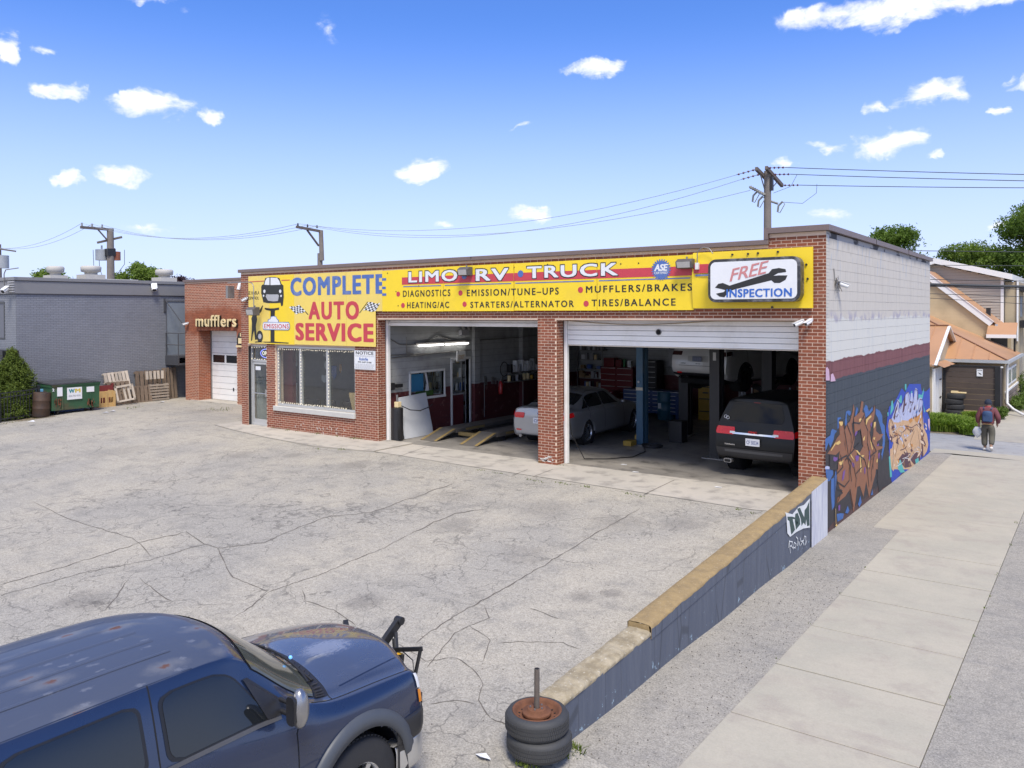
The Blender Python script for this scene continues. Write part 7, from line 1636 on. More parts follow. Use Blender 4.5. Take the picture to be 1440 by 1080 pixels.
T1 = Matrix.Translation((gx-.01, gy, gz+.188)); t = thing('wheel_with_tyre', 'upper tyre on a rusty steel rim lying on another tyre beside the low wall end', 'wheel', (gx-.01,gy,gz+.188))
part('rubber', tyre_mb(T1, .30, .185, .205), SIDEW, t)
q = MB(T1); q.lathe([(.215,.0),(.205,.02),(.19,.05),(.185,.10),(.20,.15),(.228,.178),(.236,.192),(.228,.196),(.215,.19),(.20,.165),(.185,.14),(.165,.135),(.10,.132),(0,.13)], (0,0,0), 'z', 48); part('rim', q, RUST, t)
for k in range(16): a = 2*PI*k/16; c = T1 @ Vector((.172*math.cos(a), .172*math.sin(a), .1365)); part('hole', MB().cyl(c+Vector((0,0,-.001)), c+Vector((0,0,.003)), .011, n=10), DARK, t)
t2 = thing('brake_disc', 'rusty brake disc with a tall pipe stuck through it on top of the upper wheel', 'brake disc', (gx-.01,gy,gz+.35))
q = MB(T1); q.lathe([(.06,.15),(.135,.15),(.138,.155),(.138,.175),(.135,.18),(.092,.18),(.090,.205),(.085,.21),(.03,.21)], (0,-.005,.0), 'z', 40); part('disc', q, RUST, t2)
for k in range(5): a = 2*PI*k/5; c = T1 @ Vector((.06*math.cos(a), .06*math.sin(a)-.005, .211)); part('stud', MB().cyl(c, c+Vector((0,0,.012)), .009, n=8), STEEL, t2)
c = T1 @ Vector((0,-.005,.14)); part('pipe', MB().cyl(c, c+Vector((.005,.0,.44)), .026, n=16), M('worn_pipe', (.16,.135,.115), .6, .4, var=.4, scale=20), t2)
part('pipe_mouth', MB().cyl(c+Vector((.005,0,.4402)), c+Vector((.005,0,.4412)), .021, n=16), DARK, t2)
E_ = [(.12,-9.62,.13),(.0,-9.64,.10),(.22,-9.72,.12),(.27,-9.60,.07),(.1,-9.80,.08)]
tag(blades('weed_tuft', None, [(x,y,-.60,r) for x, y, r in E_], 420, .14, .009, WEED, lean=.9), 'green weeds growing between the wheels and the end of the low wall', 'weeds')
tag(blades('weed_tuft', None, [(at(u,v,2,-.47).x, at(u,v,2,-.47).y, -.50, r) for u, v, r in ((736,1072,.07),(748,1075,.08),(731,1070,.04))], 300, .07, .008, WEED), 'small weeds at the foot of the lower tyre', 'weeds')
tag(blades('wall_foot_moss', None, [(-.38,-7.7-k*.085,hz_lot(0,-7.7-k*.085)+.003,.05) for k in range(20)], 260, .03, .006, GR_DRY), kind='stuff')['label'] = 'brown debris and grass along the inner foot of the low wall'
q = MB(); random.seed(4)
for _ in range(420):
    x = random.uniform(.15,.9); y = random.uniform(-10.6,-9.7)+random.gauss(0,.1); r = random.uniform(.004,.014); q.add([(x-r,y,-.603),(x,y-r,-.603),(x+r,y,-.603),(x,y+r,-.603),(x,y,-.603+r)], [(0,1,4),(1,2,4),(2,3,4),(3,0,4)])
tag(part('broken_gravel', q, M('gravel_grey', (.20,.19,.18), .9, isl=.5), kind='stuff'), 'loose broken gravel between the wheels and the asphalt strip')
for (u, v) in ((679,1066),(1026,855)): 
    if v > 900: P = ground(u, v); q = MB(); q.add([(P.x-.09,P.y,P.z+.01),(P.x,P.y-.04,P.z+.03),(P.x+.09,P.y+.01,P.z+.01),(P.x,P.y+.05,P.z+.025)], [(0,1,2,3)]); solo('litter', q, SWHITE, 'crumpled white litter left of the wheels', 'litter', fix=False)

# ------------------------------------------------------------------ along the grey building
GRN = M('dumpster_green', (.03,.095,.045), .55, var=.2, scale=3, dirt=(.11,.06,.035), dirt_k=.7); LID = M('lid_grey', (.065,.068,.075), .6, var=.2)
t = thing('dumpster', 'green dumpster on casters with a grey lid and white stickers', 'dumpster', (-27.3,-1.4,0))
dx0, dx1, dy0, dy1, zt = -27.9, -26.67, -2.33, -.57, 1.08
q = MB(); q.prism([(dx1-.0,.13),(dx0,.13),(dx0-.05,zt+.02),(dx1+.06,zt)], dy0+.02, dy1-.02, 1); part('bin_body', q, GRN, t, bev=.01)
q = MB(); q.box(dx1-.02,dx1+.085,dy0,dy1,zt-.05,zt); 
for y in (dy0, dy1-.05): q.box(dx0,dx1+.05,y,y+.05,zt-.1,zt-.02)
for y in (dy0+.35, dy1-.4): q.box(dx1,dx1+.05,y,y+.05,.15,zt-.08)
part('rim_and_ribs', q, GRN, t)
for k in range(11):
    y = dy0+.02+k*(dy1-dy0-.04)/11; q = MB(); q.add([(dx1+.08,y,zt+.01),(dx1+.08,y+.12,zt+.01),(dx0-.05,y+.12,zt+.05),(dx0-.05,y,zt+.05),(dx1+.08,y,zt+.05),(dx1+.08,y+.12,zt+.05),(dx0-.05,y+.12,zt+.09),(dx0-.05,y,zt+.09)], [(3,2,1,0),(4,5,6,7),(0,1,5,4),(1,2,6,5),(2,3,7,6),(3,0,4,7)]); part('lid_rib', q, LID, t)
q = MB(); q.add([(dx1+.10,dy0-.01,zt+.005),(dx1+.10,dy1+.01,zt+.005),(dx0-.06,dy1+.01,zt+.035),(dx0-.06,dy0-.01,zt+.035),(dx1+.10,dy0-.01,zt+.02),(dx1+.10,dy1+.01,zt+.02),(dx0-.06,dy1+.01,zt+.055),(dx0-.06,dy0-.01,zt+.055)], [(3,2,1,0),(4,5,6,7),(0,1,5,4),(1,2,6,5),(2,3,7,6),(3,0,4,7)]); part('lid', q, LID, t)
fx = dx1+.062
def stick(u0, v0, u1, v1, m=SWHITE):
    a = at(u0,v0,0,fx); b = at(u1,v1,0,fx); part('sticker', MB().box(fx-.015,fx,a.y,b.y,b.z,a.z), m, t); return a, b
stick(80.5,545,88,557); a, b = stick(94.5,545.5,115.5,560.5); stick(122,544,132.5,550.5)
yy = lambda s: a.y+(b.y-a.y)*s; zz_ = lambda s: a.z+(b.z-a.z)*s
lettering('W', (fx+.002,yy(.10),zz_(.45)), (fx+.002,yy(.5),zz_(.45)), (fx+.002,yy(.10),zz_(.12)), M('print_teal', (.03,.22,.25), .5), t, .06, .002); lettering('M', (fx+.002,yy(.52),zz_(.45)), (fx+.002,yy(.9),zz_(.45)), (fx+.002,yy(.52),zz_(.12)), M('print_gold', (.60,.45,.06), .5), t, .06, .002)
lettering('800-796-9696', (fx+.002,yy(.10),zz_(.78)), (fx+.002,yy(.9),zz_(.78)), (fx+.002,yy(.10),zz_(.62)), SGREY, t, .02, .002); lettering('2', *(at(*p, 0, fx+.002) for p in ((73.5,550.5),(76.5,550.5),(73.5,546.5))), SWHITE, t, .04, .002)
q = MB(); random.seed(3)
for _ in range(26):
    c = random.choice(((77,86),(122,137))); u = random.uniform(*c); P = at(u, random.uniform(560,566), 0, fx); q.box(fx-.02,fx-.012,P.y-.012,P.y+.012,P.z-random.uniform(.05,.25),P.z)
part('rust_streaks', q, RUST, t, kind='stuff')
for y in (dy0+.25, dy1-.25):
    q = MB(); q.cyl((dx1-.12,y-.03,.075),(dx1-.12,y+.03,.075),.075,n=14); q.box(dx1-.18,dx1-.06,y-.05,y+.05,.1,.15); part('caster', q, BLACK, t)
barrel('rusty_barrel', 'rusty dark oil drum leaning beside the dumpster', -26.9,-2.60,-.06, .29,.90, M('drum_rust', (.075,.045,.03), .6, .3, var=.5, scale=4, dirt=(.03,.03,.035), dirt_k=.8), tilt=-.08)
barrel('blue_barrel', 'blue plastic barrel half hidden left of the dumpster', -27.6,-2.22,-.04, .28,.95, M('barrel_bright_blue', (.05,.20,.36), .5))
q = MB(); q.box(-28.2,-27.2,-2.0,-.9,.0,.10); solo('blue_tarp', q, SBLUE, 'flat blue board lying under the dumpster', 'board')
WOODN = M('new_plywood', (.52,.34,.14), .75, var=.25, scale=8); WOODG = M('grey_pallet_wood', (.30,.25,.20), .85, var=.4, scale=6, isl=.4); WOODB = M('brown_pallet_wood', (.17,.125,.09), .85, var=.4, scale=6, isl=.4); WOODP = M('pale_pallet_wood', (.46,.40,.33), .85, var=.35, scale=6, isl=.35)
# yellow plywood crate and red box on it
t = thing('plywood_crate', 'yellow plywood crate with two openings standing right of the dumpster', 'crate', (-27.7,-.1,0)); x = -27.45; a = at(138,573,0,x); b = at(161,549,0,x); y0_, y1_ = a.y, b.y; h_ = b.z
q = MB(); q.box(x-.5,x,y0_,y0_+.04,0,h_); q.box(x-.5,x,y1_-.04,y1_,0,h_); part('side_panel', q, WOODN, t)
q = MB(); L_ = y1_-y0_; q.box(x-.02,x,y0_,y1_,h_*.60,h_); q.box(x-.02,x,y0_,y1_,0,h_*.26)
for f in (0,.42,.90): q.box(x-.015,x+.035,y0_+L_*f,y0_+L_*f+.09,0,h_*.98)
q.box(x-.02,x,y0_+L_*.26,y0_+L_*.30,h_*.26,h_*.6); q.box(x-.02,x,y0_+L_*.62,y0_+L_*.66,h_*.26,h_*.6); part('front_panel', q, WOODN, t); part('dark_red_content', MB().box(x-.3,x-.25,y0_+.05,y1_-.05,.02,h_*.7), OFFRED, t)
a = at(139,551,0,-27.9); b = at(160,541,0,-27.9); t = thing('red_box', 'open dark red box on top behind the plywood crate', 'box', (-28.1,a.y,a.z)); 
q = MB(); z0_ = .0; q.box(-28.35,-27.9,a.y,a.y+.02,z0_,b.z+.06); q.box(-28.35,-27.9,b.y-.02,b.y,z0_,b.z+.06); q.box(-27.92,-27.9,a.y,b.y,z0_,b.z); part('box_walls', q, M('red_board', (.20,.035,.035), .6), t)
def pallet(label, y, z, x, wd_, ht, m, lean, nb=7, roll=0, horiz=False, back=True, seed=1, yaw=0, gap_=.5):
    random.seed(seed); t = thing('wooden_pallet', label, 'pallet', (x,y,z), 0, 'pallets leaning on the grey wall')
    T_ = Matrix.Translation((x,y,z)) @ Matrix.Rotation(yaw,4,'Z') @ Matrix.Rotation(-lean,4,'Y') @ Matrix.Rotation(roll,4,'X')
    for k in range(nb):
        bw = wd_/nb*(1-gap_*.5)*random.uniform(.9,1.08); yb_ = wd_*(k+.5)/nb-bw/2
        if horiz: part('board', MB(T_).box(0,.02,0,wd_,ht*(k+.5)/nb-ht/nb*.3,ht*(k+.5)/nb+ht/nb*.3), m, t)
        else: part('board', MB(T_).box(0,.02,yb_,yb_+bw,0,ht), m, t)
    for f in (.0,.46,.92):
        if horiz: part('stringer', MB(T_).box(-.10,-.002,wd_*f,wd_*f+.04*wd_/1.0,0,ht), m, t)
        else: part('stringer', MB(T_).box(-.10,-.002,0,wd_,ht*f,ht*f+.06), m, t)
    if back:
        for k in range(3): part('board', MB(T_).box(-.122,-.102,wd_*(.05+.38*k),wd_*(.05+.38*k)+.1,0,ht), m, t)
    return t
pallet('tall pale pallet with seven upright boards leaning behind the small frame', .42, .50, -28.05, 1.05, .80, WOODP, .28, 7, roll=.06, seed=2)
pallet('worn brown pallet under the tall pale one', .40, .0, -27.85, .95, .95, WOODB, .25, 5, seed=3)
t = thing('pallet_frame', 'small square pallet frame with three slats standing in front', 'pallet', (-27.3,.55,0)); T_ = Matrix.Translation((-27.45,.52,.12)) @ Matrix.Rotation(-.22,4,'Y') @ Matrix.Rotation(.10,4,'X')
for a_, b_, c_, d_ in ((0,.78,0,.07),(0,.78,.58,.66),(0,.08,0,.66),(.70,.78,0,.66)): part('rail', MB(T_).box(0,.05,a_,b_,c_,d_), WOODP, t)
for y_ in (.36,.54): part('slat', MB(T_).box(-.03,-.004,y_,y_+.09,0,.62), WOODP, t)
part('slat', MB(T_).box(-.03,-.004,.16,.25,0,.62), WOODB, t)
pallet('low brown pallet with yellowish blocks in the middle of the row', 1.42, .0, -27.9, .85, .68, WOODB, .15, 5, seed=5)
q = MB(); 
t = pallet('broad brown pallet with five pale upper slats', 1.75, .0, -28.2, 1.15, 1.28, WOODB, .12, 6, seed=6)
for k in range(5): T_ = Matrix.Translation((-28.02,2.05+.17*k,.92)) @ Matrix.Rotation(-.12,4,'Y') @ Matrix.Rotation(random.uniform(-.1,.05),4,'X'); part('pale_slat', MB(T_).box(0,.02,0,.11,0,.34), WOODP, t)
pallet('grey board faced pallet low in front of the broad one', 2.18, .0, -27.92, .85, .72, WOODG, .06, 6, horiz=True, seed=7, gap_=.1)
pallet('darkest pallet at the right end of the row', 2.98, .0, -28.2, .62, 1.35, WOODB, .10, 4, seed=8)
# litter and debris
for i, (u, v) in enumerate(((32,585),(44,593.5),(148,581),(158,579),(228,566))):
    P = at(u, v, 2, .0); q = MB(); q.add([(P.x-.08,P.y-.1,.01),(P.x+.05,P.y-.06,.03),(P.x+.07,P.y+.10,.015),(P.x-.05,P.y+.08,.05)], [(0,1,2,3)]); solo('litter', q, SWHITE if i < 2 else SGREY, ['white scrap at the foot of the hedge','white paper on the lot below the hedge','grey scrap in front of the plywood crate','flat grey scrap in front of the pallets','scrap near the corner of the grey wall'][i], 'litter', fix=False)

# ------------------------------------------------------------------ fence and hedge on the left
FB = M('fence_black', (.02,.022,.026), .45)
t = thing('iron_fence', 'black iron picket fence in front of the evergreen hedge', 'fence', (-27.1,-4,0)); 
for y in (-2.62,-3.95,-5.6): q = MB(); h0 = hz(-27,y); q.box(-27.04,-26.96,y-.04,y+.04,h0,h0+1.13); q.box(-27.05,-26.95,y-.05,y+.05,h0+1.13,h0+1.16); part('post', q, FB, t)
for z in (.12,.88,1.03): part('rail', MB().bar((-27,-2.6,z+hz(-27,-2.6)),(-27,-7.2,z+hz(-27,-7.2)),.035), FB, t)
pm = None
for k in range(44):
    y = -2.72-.105*k
    if pm is None: q = MB(); q.box(-.009,.009,-.009,.009,0,1.0); pm = q.mesh('picket', FB)
    o = bpy.data.objects.new('picket', pm); col.objects.link(o); o.parent = t; o.location = base(t).inverted() @ Vector((-27,y,hz(-27,y)+.03))
for z in (.30,.95): part('rail', MB().bar((-27,-2.62,z),(-28.4,-2.62,z),.03), FB, t)
for k in range(9): part('picket', MB().box(-27.16-.14*k,-27.14-.14*k,-2.63,-2.61,0,1.0), FB, t)
HEDGE = leafm('evergreen_leaf', (.045,.075,.012), (.13,.17,.028), .15); BARK = M('bark', (.10,.075,.055), .9, var=.4, scale=8)
def crown_mesh(blobs, n, size, m, seed, flat_=0.0, shell_=.55, name='crown'):
    "leaf-sized faces in clumps through the volume of the blobs (centre, radii)"
    rs = np.random.RandomState(seed); vol = np.array([b[1][0]*b[1][1]*b[1][2] for b in blobs])**.6; pick = rs.choice(len(blobs), n//9, p=vol/vol.sum())
    C_ = np.array([b[0] for b in blobs])[pick]; R_ = np.array([b[1] for b in blobs])[pick]
    d = rs.normal(size=(len(pick), 3)); d /= np.linalg.norm(d, axis=1)[:,None]; rad = (shell_+(1-shell_)*rs.rand(len(pick))**.7)[:,None]
    cc = C_+d*rad*R_*(1+.10*rs.randn(len(pick))[:,None]); cc = np.repeat(cc, 9, 0); N_ = len(cc)
    p = cc+rs.normal(size=(N_,3))*size*1.1
    nn = np.repeat(d, 9, 0)*.8+rs.normal(size=(N_,3))*.75; nn /= np.linalg.norm(nn, axis=1)[:,None]
    t_ = rs.normal(size=(N_,3)); t_ -= (t_*nn).sum(1)[:,None]*nn; t_ /= np.linalg.norm(t_, axis=1)[:,None]; b_ = np.cross(nn, t_)
    s = size*(.6+.8*rs.rand(N_))[:,None]
    V = np.stack([p-t_*s, p-b_*s*.42, p+t_*s, p+b_*s*.42], 1).reshape(-1, 3)
    me = bpy.data.meshes.new(name); me.vertices.add(len(V)); me.vertices.foreach_set('co', V.astype('f').ravel())
    me.loops.add(N_*4); me.loops.foreach_set('vertex_index', np.arange(N_*4, dtype='i')); me.polygons.add(N_); me.polygons.foreach_set('loop_start', np.arange(0, N_*4, 4, dtype='i')); me.polygons.foreach_set('loop_total', np.full(N_, 4, 'i'))
    me.materials.append(m); me.update(); me.validate(); return me
def shrub(label, x, y, h, r, seed, group=None):
    g0 = hz(x, y); t = thing('arborvitae', label, 'evergreen', (x,y,g0), 0, group)
    bl = []; 
    for k in range(16): f = k/15; bl.append(((x+random.gauss(0,.05), y+random.gauss(0,.05), g0+.15+f*(h-.25)), (r*(1-f**2.6)*.95+.08, r*(1-f**2.6)*.95+.08, .24)))
    rs = random.Random(seed)
    for _ in range(40): f = rs.random()**1.2; a = rs.random()*2*PI; rr = r*(1-f**2.4)*.85; bl.append(((x+math.cos(a)*rr, y+math.sin(a)*rr, g0+.1+f*(h-.3)), (.17,.17,.26)))
    part('foliage', crown_mesh(bl, 30000, .035, HEDGE, seed), None, t, fix=False); part('trunk', MB().cyl((x,y,g0),(x,y,g0+h*.8),.06,.02,8), BARK, t)
shrub('tallest evergreen bush behind the iron fence', -28.0, -3.06, 2.5, .80, 1, 'evergreen bushes behind the iron fence'); shrub('evergreen bush cut by the left edge of the view', -28.2, -3.75, 2.2, .85, 2, 'evergreen bushes behind the iron fence'); shrub('low evergreen bush close behind the iron fence', -27.5, -3.3, 1.2, .50, 3, 'evergreen bushes behind the iron fence')
tag(blades('dry_verge', None, [(-26.9+random.uniform(-.3,.35), -2.4-.13*k, hz(-27,-2.4-.13*k), .15) for k in range(14)], 160, .05, .006, GR_DRY), kind='stuff')['label'] = 'dry leaves and grass along the foot of the iron fence'

# ------------------------------------------------------------------ utility poles and wires
POLE = M('pole_wood', (.19,.165,.145), .9, var=.35, scale=5); ARM = M('arm_wood', (.12,.10,.09), .9, var=.3); INS = M('insulator', (.10,.03,.04), .25); WIRE = M('wire', (.05,.055,.06), .5); WIREP = M('pale_wire', (.30,.33,.36), .5); TRG = M('transformer_grey', (.32,.34,.36), .5); 
YP = 13.5; gzp = -.7
def pole(label, x, ztop_, r=.15, y=YP):
    t = thing('utility_pole', label, 'utility pole', (x,y,gzp)); part('pole_shaft', MB().cyl((x,y,gzp),(x,y,ztop_),r*1.25,r*.85,16), POLE, t); return t
P1_ = pole('tall utility pole with two crossarms right behind the garage', -5.72, 8.83, .145)
part('crossarm', MB().bar((-5.60,13.0,8.87),(-5.60,14.80,8.44),.10,.13), ARM, P1_); part('crossarm', MB().bar((-5.86,12.7,8.82),(-5.86,13.75,8.60),.10,.13), ARM, P1_)
part('brace', MB().bar((-5.86,13.1,8.70),(-5.80,13.42,8.15),.03), STEEL, P1_); part('brace', MB().bar((-5.60,14.2,8.5),(-5.64,13.6,8.15),.03), STEEL, P1_); part('steel_bracket', MB().box(-5.62,-5.52,13.42,13.58,8.1,8.6), BLACK, P1_)
def insul(par, a, b, n=3, r=.045):
    q = MB(); A = Vector(a); B = Vector(b)
    for k in range(n): c = A.lerp(B, (k+.5)/n); d = (B-A).normalized()*.5*(B-A).length/n*.7; q.cyl(c-d*.6, c, .02, r, 10); q.cyl(c, c+d*.6, r, .02, 10)
    q.cyl(A, B, .010, n=5); part('insulator_string', q, INS, par)
w_starts = [(-5.55,13.05,8.86),(-5.55,13.65,8.70),(-5.55,14.75,8.44)]
for s_ in w_starts: insul(P1_, s_, (s_[0]+.62, s_[1], s_[2]-.05), 4)
for s_ in ((-5.9,12.75,8.80),(-5.9,13.25,8.70)): insul(P1_, s_, (s_[0]-.72, s_[1], s_[2]-.12), 4)
q = MB()
q.cyl((-6.25,13.3,8.25),(-5.75,13.4,7.95),.035,n=8); q.cyl((-5.7,13.5,7.75),(-5.4,13.7,7.62),.04,n=8)
for (x, z) in ((-6.15,7.95),(-5.95,7.75),(-5.22,7.5)):
    q.tube([(x-.08,13.35,z-.22),(x-.05,13.35,z),(x+.10,13.35,z+.14)], .035); q.tube([(x-.08,13.35,z-.22),(x+.0,13.35,z-.26),(x+.18,13.35,z+.04),(x+.10,13.35,z+.14)], .015)
for k in range(7): q.cyl((-6.3+.08*k,13.3,8.30-.05*k),(-6.26+.08*k,13.3,8.22-.05*k),.055,n=8)
part('cutouts', q, M('cutout_grey', (.22,.22,.20), .5, var=.5), P1_)
P2_ = pole('slim utility pole with a one sided arm behind the middle of the garage', -30.45, 6.95, .16); q = MB(); q.cyl((-30.30,13.5,6.55),(-30.36,13.5,8.20),.13,.12,14); part('pole_top', q, POLE, P2_)
part('crossarm', MB().bar((-30.38,13.62,8.14),(-30.38,11.85,8.26),.11,.13), ARM, P2_); part('brace', MB().bar((-30.42,12.6,8.15),(-30.45,13.42,7.35),.08), ARM, P2_)
for y in (11.95,12.6,13.25): part('insulator', MB().cyl((-30.38,y,8.30),(-30.38,y,8.46),.05,.035,8), BLACK, P2_)
P3_ = pole('utility pole with grey and rusty transformers behind the grey building', -52.75, 9.72, .26)
part('crossarm', MB().bar((-52.7,13.7,9.66),(-52.7,11.4,9.66),.14,.18), ARM, P3_); part('brace', MB().bar((-52.7,12.6,9.6),(-52.72,13.45,8.7),.08), ARM, P3_)
part('crossarm', MB().bar((-53.6,13.0,8.75),(-52.3,14.1,9.15),.12,.14), ARM, P3_)
for y in (11.5,12.2,12.9): part('insulator', MB().cyl((-52.7,y,9.75),(-52.7,y,9.98),.07,.05,8), STEEL, P3_)
a = at(143,350,1,13.2); part('transformer', MB().cyl((a.x,13.2,a.z-.05),(a.x,13.2,at(143,366,1,13.2).z),.42,n=20).cyl((a.x,13.2,a.z),(a.x,13.2,a.z+.25),.06,n=8), TRG, P3_)
a = at(161,354,1,13.9); part('transformer', MB().cyl((a.x,13.9,a.z),(a.x,13.9,at(161,366,1,13.9).z),.40,n=20).cyl((a.x,13.9,a.z),(a.x,13.9,a.z+.25),.06,n=8), M('transformer_rust', (.30,.10,.05), .7), P3_)
part('mount', MB().box(-53.0,-52.5,13.2,13.75,7.8,8.3), BLACK, P3_)
q = MB(); q.tube([(-54.6,13.2,8.3),(-54.5,13.2,6.6),(-54.4,13.3,5.2)], .02); q.tube([(-53.8,13.2,8.0),(-53.7,13.2,6.9),(-53.4,13.3,6.2)], .02); q.tube([(-51.6,13.9,8.2),(-51.8,14.0,7.2),(-52.3,13.6,6.3)], .02); part('down_leads', q, WIRE, P3_)
P4_ = pole('utility pole cut by the left edge of the view with a small transformer', -71.2, 9.6, .28); part('crossarm', MB().bar((-70.9,13.4,9.2),(-70.0,14.4,9.0),.12), ARM, P4_); a = at(3,372,1,13.2); part('transformer', MB().cyl((a.x,13.2,a.z-.3),(a.x,13.2,a.z+.75),.5,n=20), TRG, P4_)
def wire(name, label, a, b, sag, r, n=22, m=None):
    A = Vector(a); B = Vector(b); q = MB(); q.tube([A.lerp(B, k/n)-Vector((0,0,4*sag*(k/n)*(1-k/n))) for k in range(n+1)], r, 5); return solo(name, q, m or WIRE, label, 'wire')
for s_, e_, lb in ((w_starts[0],at(1440,241,1,13.05),'uppermost'),(w_starts[1],at(1440,250,1,13.65),'middle'),(w_starts[2],at(1440,260,1,14.75),'lowest')):
    s2 = Vector((s_[0]+.62, s_[1], s_[2]-.05)); d = Vector(e_)-s2; wire('power_wire', lb+' of the three power wires running right from the tall pole', s2, s2+d*2.6, .10, .013)
for s_, y2, z2, lb in (((-6.62,12.75,8.68),11.95,8.44,'upper'),((-6.62,13.25,8.58),12.6,8.40,'lower')): wire('power_wire', lb+' sagging wire between the tall pole and the slim pole', s_, (-30.38,y2,z2), 1.05 if lb == 'upper' else 1.3, .010, m=WIREP)
wire('power_wire', 'third sagging wire from the cutouts of the tall pole to the slim pole', (-6.3,13.3,8.15), (-30.38,13.25,8.40), 1.0, .010, m=WIREP)
for y1, y2, lb in ((11.95,11.5,'near'),(12.6,12.2,'middle'),(13.25,12.9,'far')): wire('power_wire', lb+' wire between the slim pole and the transformer pole', (-30.38,y1,8.42), (-52.7,y2,9.95), .9, .012, m=WIREP)
for y1, lb in ((11.5,'near'),(12.2,'far')): wire('power_wire', lb+' wire running left from the transformer pole', (-52.7,y1,9.95), (-71.2,y1+.8,9.4), .8, .014, m=WIREP)
for v0, v1, r, lb, yy_ in ((398,401,.045,'thick black telephone cable crossing before the tan house',13.5),(400.5,404.5,.016,'thin wire just under the thick telephone cable',13.5),(351,352,.012,'thin wire crossing the sky before the right trees',13.7),(371,371.5,.010,'thin wire over the white roofed house',13.7),(391,393,.011,'thin wire above the thick telephone cable',13.7),(411,415,.010,'thin wire crossing the orange roof below the thick cable',13.8),(417,425,.009,'lowest thin wire crossing the tan house',13.9)):
    a = at(1300,v0,1,yy_); b = at(1440,v1,1,yy_); d = b-a; wire('cable', lb, a-d*1.6, b+d*3, .05, r)
q = MB(); q.tube([(-4.3,14.75,8.37),(-4.25,14.5,8.0),(-4.6,14.0,7.6),(-5.1,13.4,7.62)], .008); q.tube([(-4.7,13.65,8.6),(-4.9,13.6,8.2),(-5.5,13.5,8.0)], .008); solo('jumper_wires', q, WIRE, 'thin looping jumper wires hanging beside the tall pole', 'wire')
# ------------------------------------------------------------------ houses behind the alley
def stucco(name, c, course=.075):
    s = NT(name); v = s.pos(); x, y, z = s.sep(v)[:3]; n = s.noise(v, 1.2, 5); o = s.mix(s.ramp(n, .35, .7), c, [q*.82 for q in c])
    k = s.math('GREATER_THAN', s.math('ABSOLUTE', s.math('SUBTRACT', s.math('FRACT', s.math('DIVIDE', z, course)), .5)), .42)
    o = s.mix(s.math('MULTIPLY', k, .16), o, (.12,.10,.07)); s.bump(s.noise(v, 40, 3), .3, .005); return s.done(o, .85)
BEIGE = stucco('tan_brick_wall', (.50,.40,.25)); BEIGE2 = stucco('beige_wall', (.46,.38,.26))
def standing_roof(name, c):
    s = NT(name); v = s.pos(); n = s.noise(v, .6, 5); o = s.mix(s.ramp(n, .35, .7), c, [q*.85 for q in c]); return s.done(o, .45)
ORR = standing_roof('orange_metal_roof', (.46,.255,.13)); TRIM = M('white_trim', (.70,.70,.70), .5, var=.05); GUT = M('gutter_grey', (.42,.44,.46), .4); STONE = M('field_stone', (.16,.13,.11), .9, isl=.5)
DKB = M('dark_brown_boards', (.075,.055,.045), .7, var=.4, scale=3, isl=.3)
gz0 = -.72
# white door garage: ridge along X, gable end faces the sidewalk
A_ = thing('gable_garage', 'small orange roofed garage with a white gable trim and white door', 'garage', (-3.5,23,gz0)); X_ = -1.30
q = MB(); q.box(-8,X_,20.2,26.5,gz0,1.45); part('wall', q, BEIGE2, A_)
yF, yR, yM = 19.9, 26.9, 23.4; zE, zR = 1.50, 3.0
part('gable_wall', MB().prism([(yF+.3,1.45),(yR-.3,1.45),(yM,zR-.15)], X_-.25, X_-.01, 0), BEIGE2, A_)
for y0_, y1_ in ((yF,yM),(yR,yM)):
    ro = part('roof', MB().add([(-8,y0_,zE),(X_+.12,y0_,zE),(X_+.12,y1_,zR),(-8,y1_,zR),(-8,y0_,zE-.08),(X_+.12,y0_,zE-.08),(X_+.12,y1_,zR-.08),(-8,y1_,zR-.08)], [(0,1,2,3),(7,6,5,4),(0,4,5,1),(1,5,6,2),(2,6,7,3),(3,7,4,0)]), ORR, A_)
    for k in range(8):
        x = X_-.35-.55*k; part('seam', MB().bar((x,y0_,zE+.012),(x,y1_,zR+.012),.02,.03), ORR, ro)
    part('gable_trim', MB().bar((X_+.14,y0_,zE-.03),(X_+.14,y1_,zR-.03),.04,.18,up=(1,0,0)), TRIM, A_)
part('ridge_cap', MB().bar((-8,yM,zR+.02),(X_+.15,yM,zR+.02),.12,.05), M('ridge_dark', (.22,.10,.05), .5), A_)
part('gutter', MB().bar((X_-.1,19.86,1.40),(-8,19.86,1.40),.12,.10), GUT, A_)
part('gable_ledge', MB().add([(X_+.02,20.5,1.52),(X_+.02,24.6,1.52),(X_+.40,24.6,1.35),(X_+.40,20.5,1.35)], [(0,1,2,3)]), ORR, A_)
dr_ = part('white_door', MB().box(X_,X_+.05,20.25,22.2,gz0+.05,1.30), DOORW, A_); 
for y in (20.9,21.55): part('door_groove', MB().box(X_+.05,X_+.056,y,y+.02,gz0+.1,1.26), SGREY, dr_)
for z in (.0,.75): part('hinge', MB().box(X_+.05,X_+.07,21.7,22.1,z,z+.05), BLACK, dr_)
part('corner_post', MB().box(X_-.02,X_+.06,22.2,22.3,gz0,1.4), TRIM, A_)
for k in range(5): 
    for j in range(3): part('stone', MB().box(X_,X_+.06,22.4+.62*j+(.25 if k%2 else 0),22.98+.62*j+(.25 if k%2 else 0),gz0+.02+.17*k,gz0+.17+.17*k), STONE, A_, bev=.02)
part('window_frame', bars(MB(), 21.2,21.6,1.62,2.05,0,0.01,.05) if False else MB().box(X_+.0,X_+.03,21.6,22.1,1.60,2.15), TRIM, A_)
q = MB(); q.tube([(X_+.1,24.5,1.30),(X_+.25,24.6,1.20),(X_+.22,24.7,1.0),(X_+.20,24.7,gz0)], .05); part('downspout', q, GUT, A_)
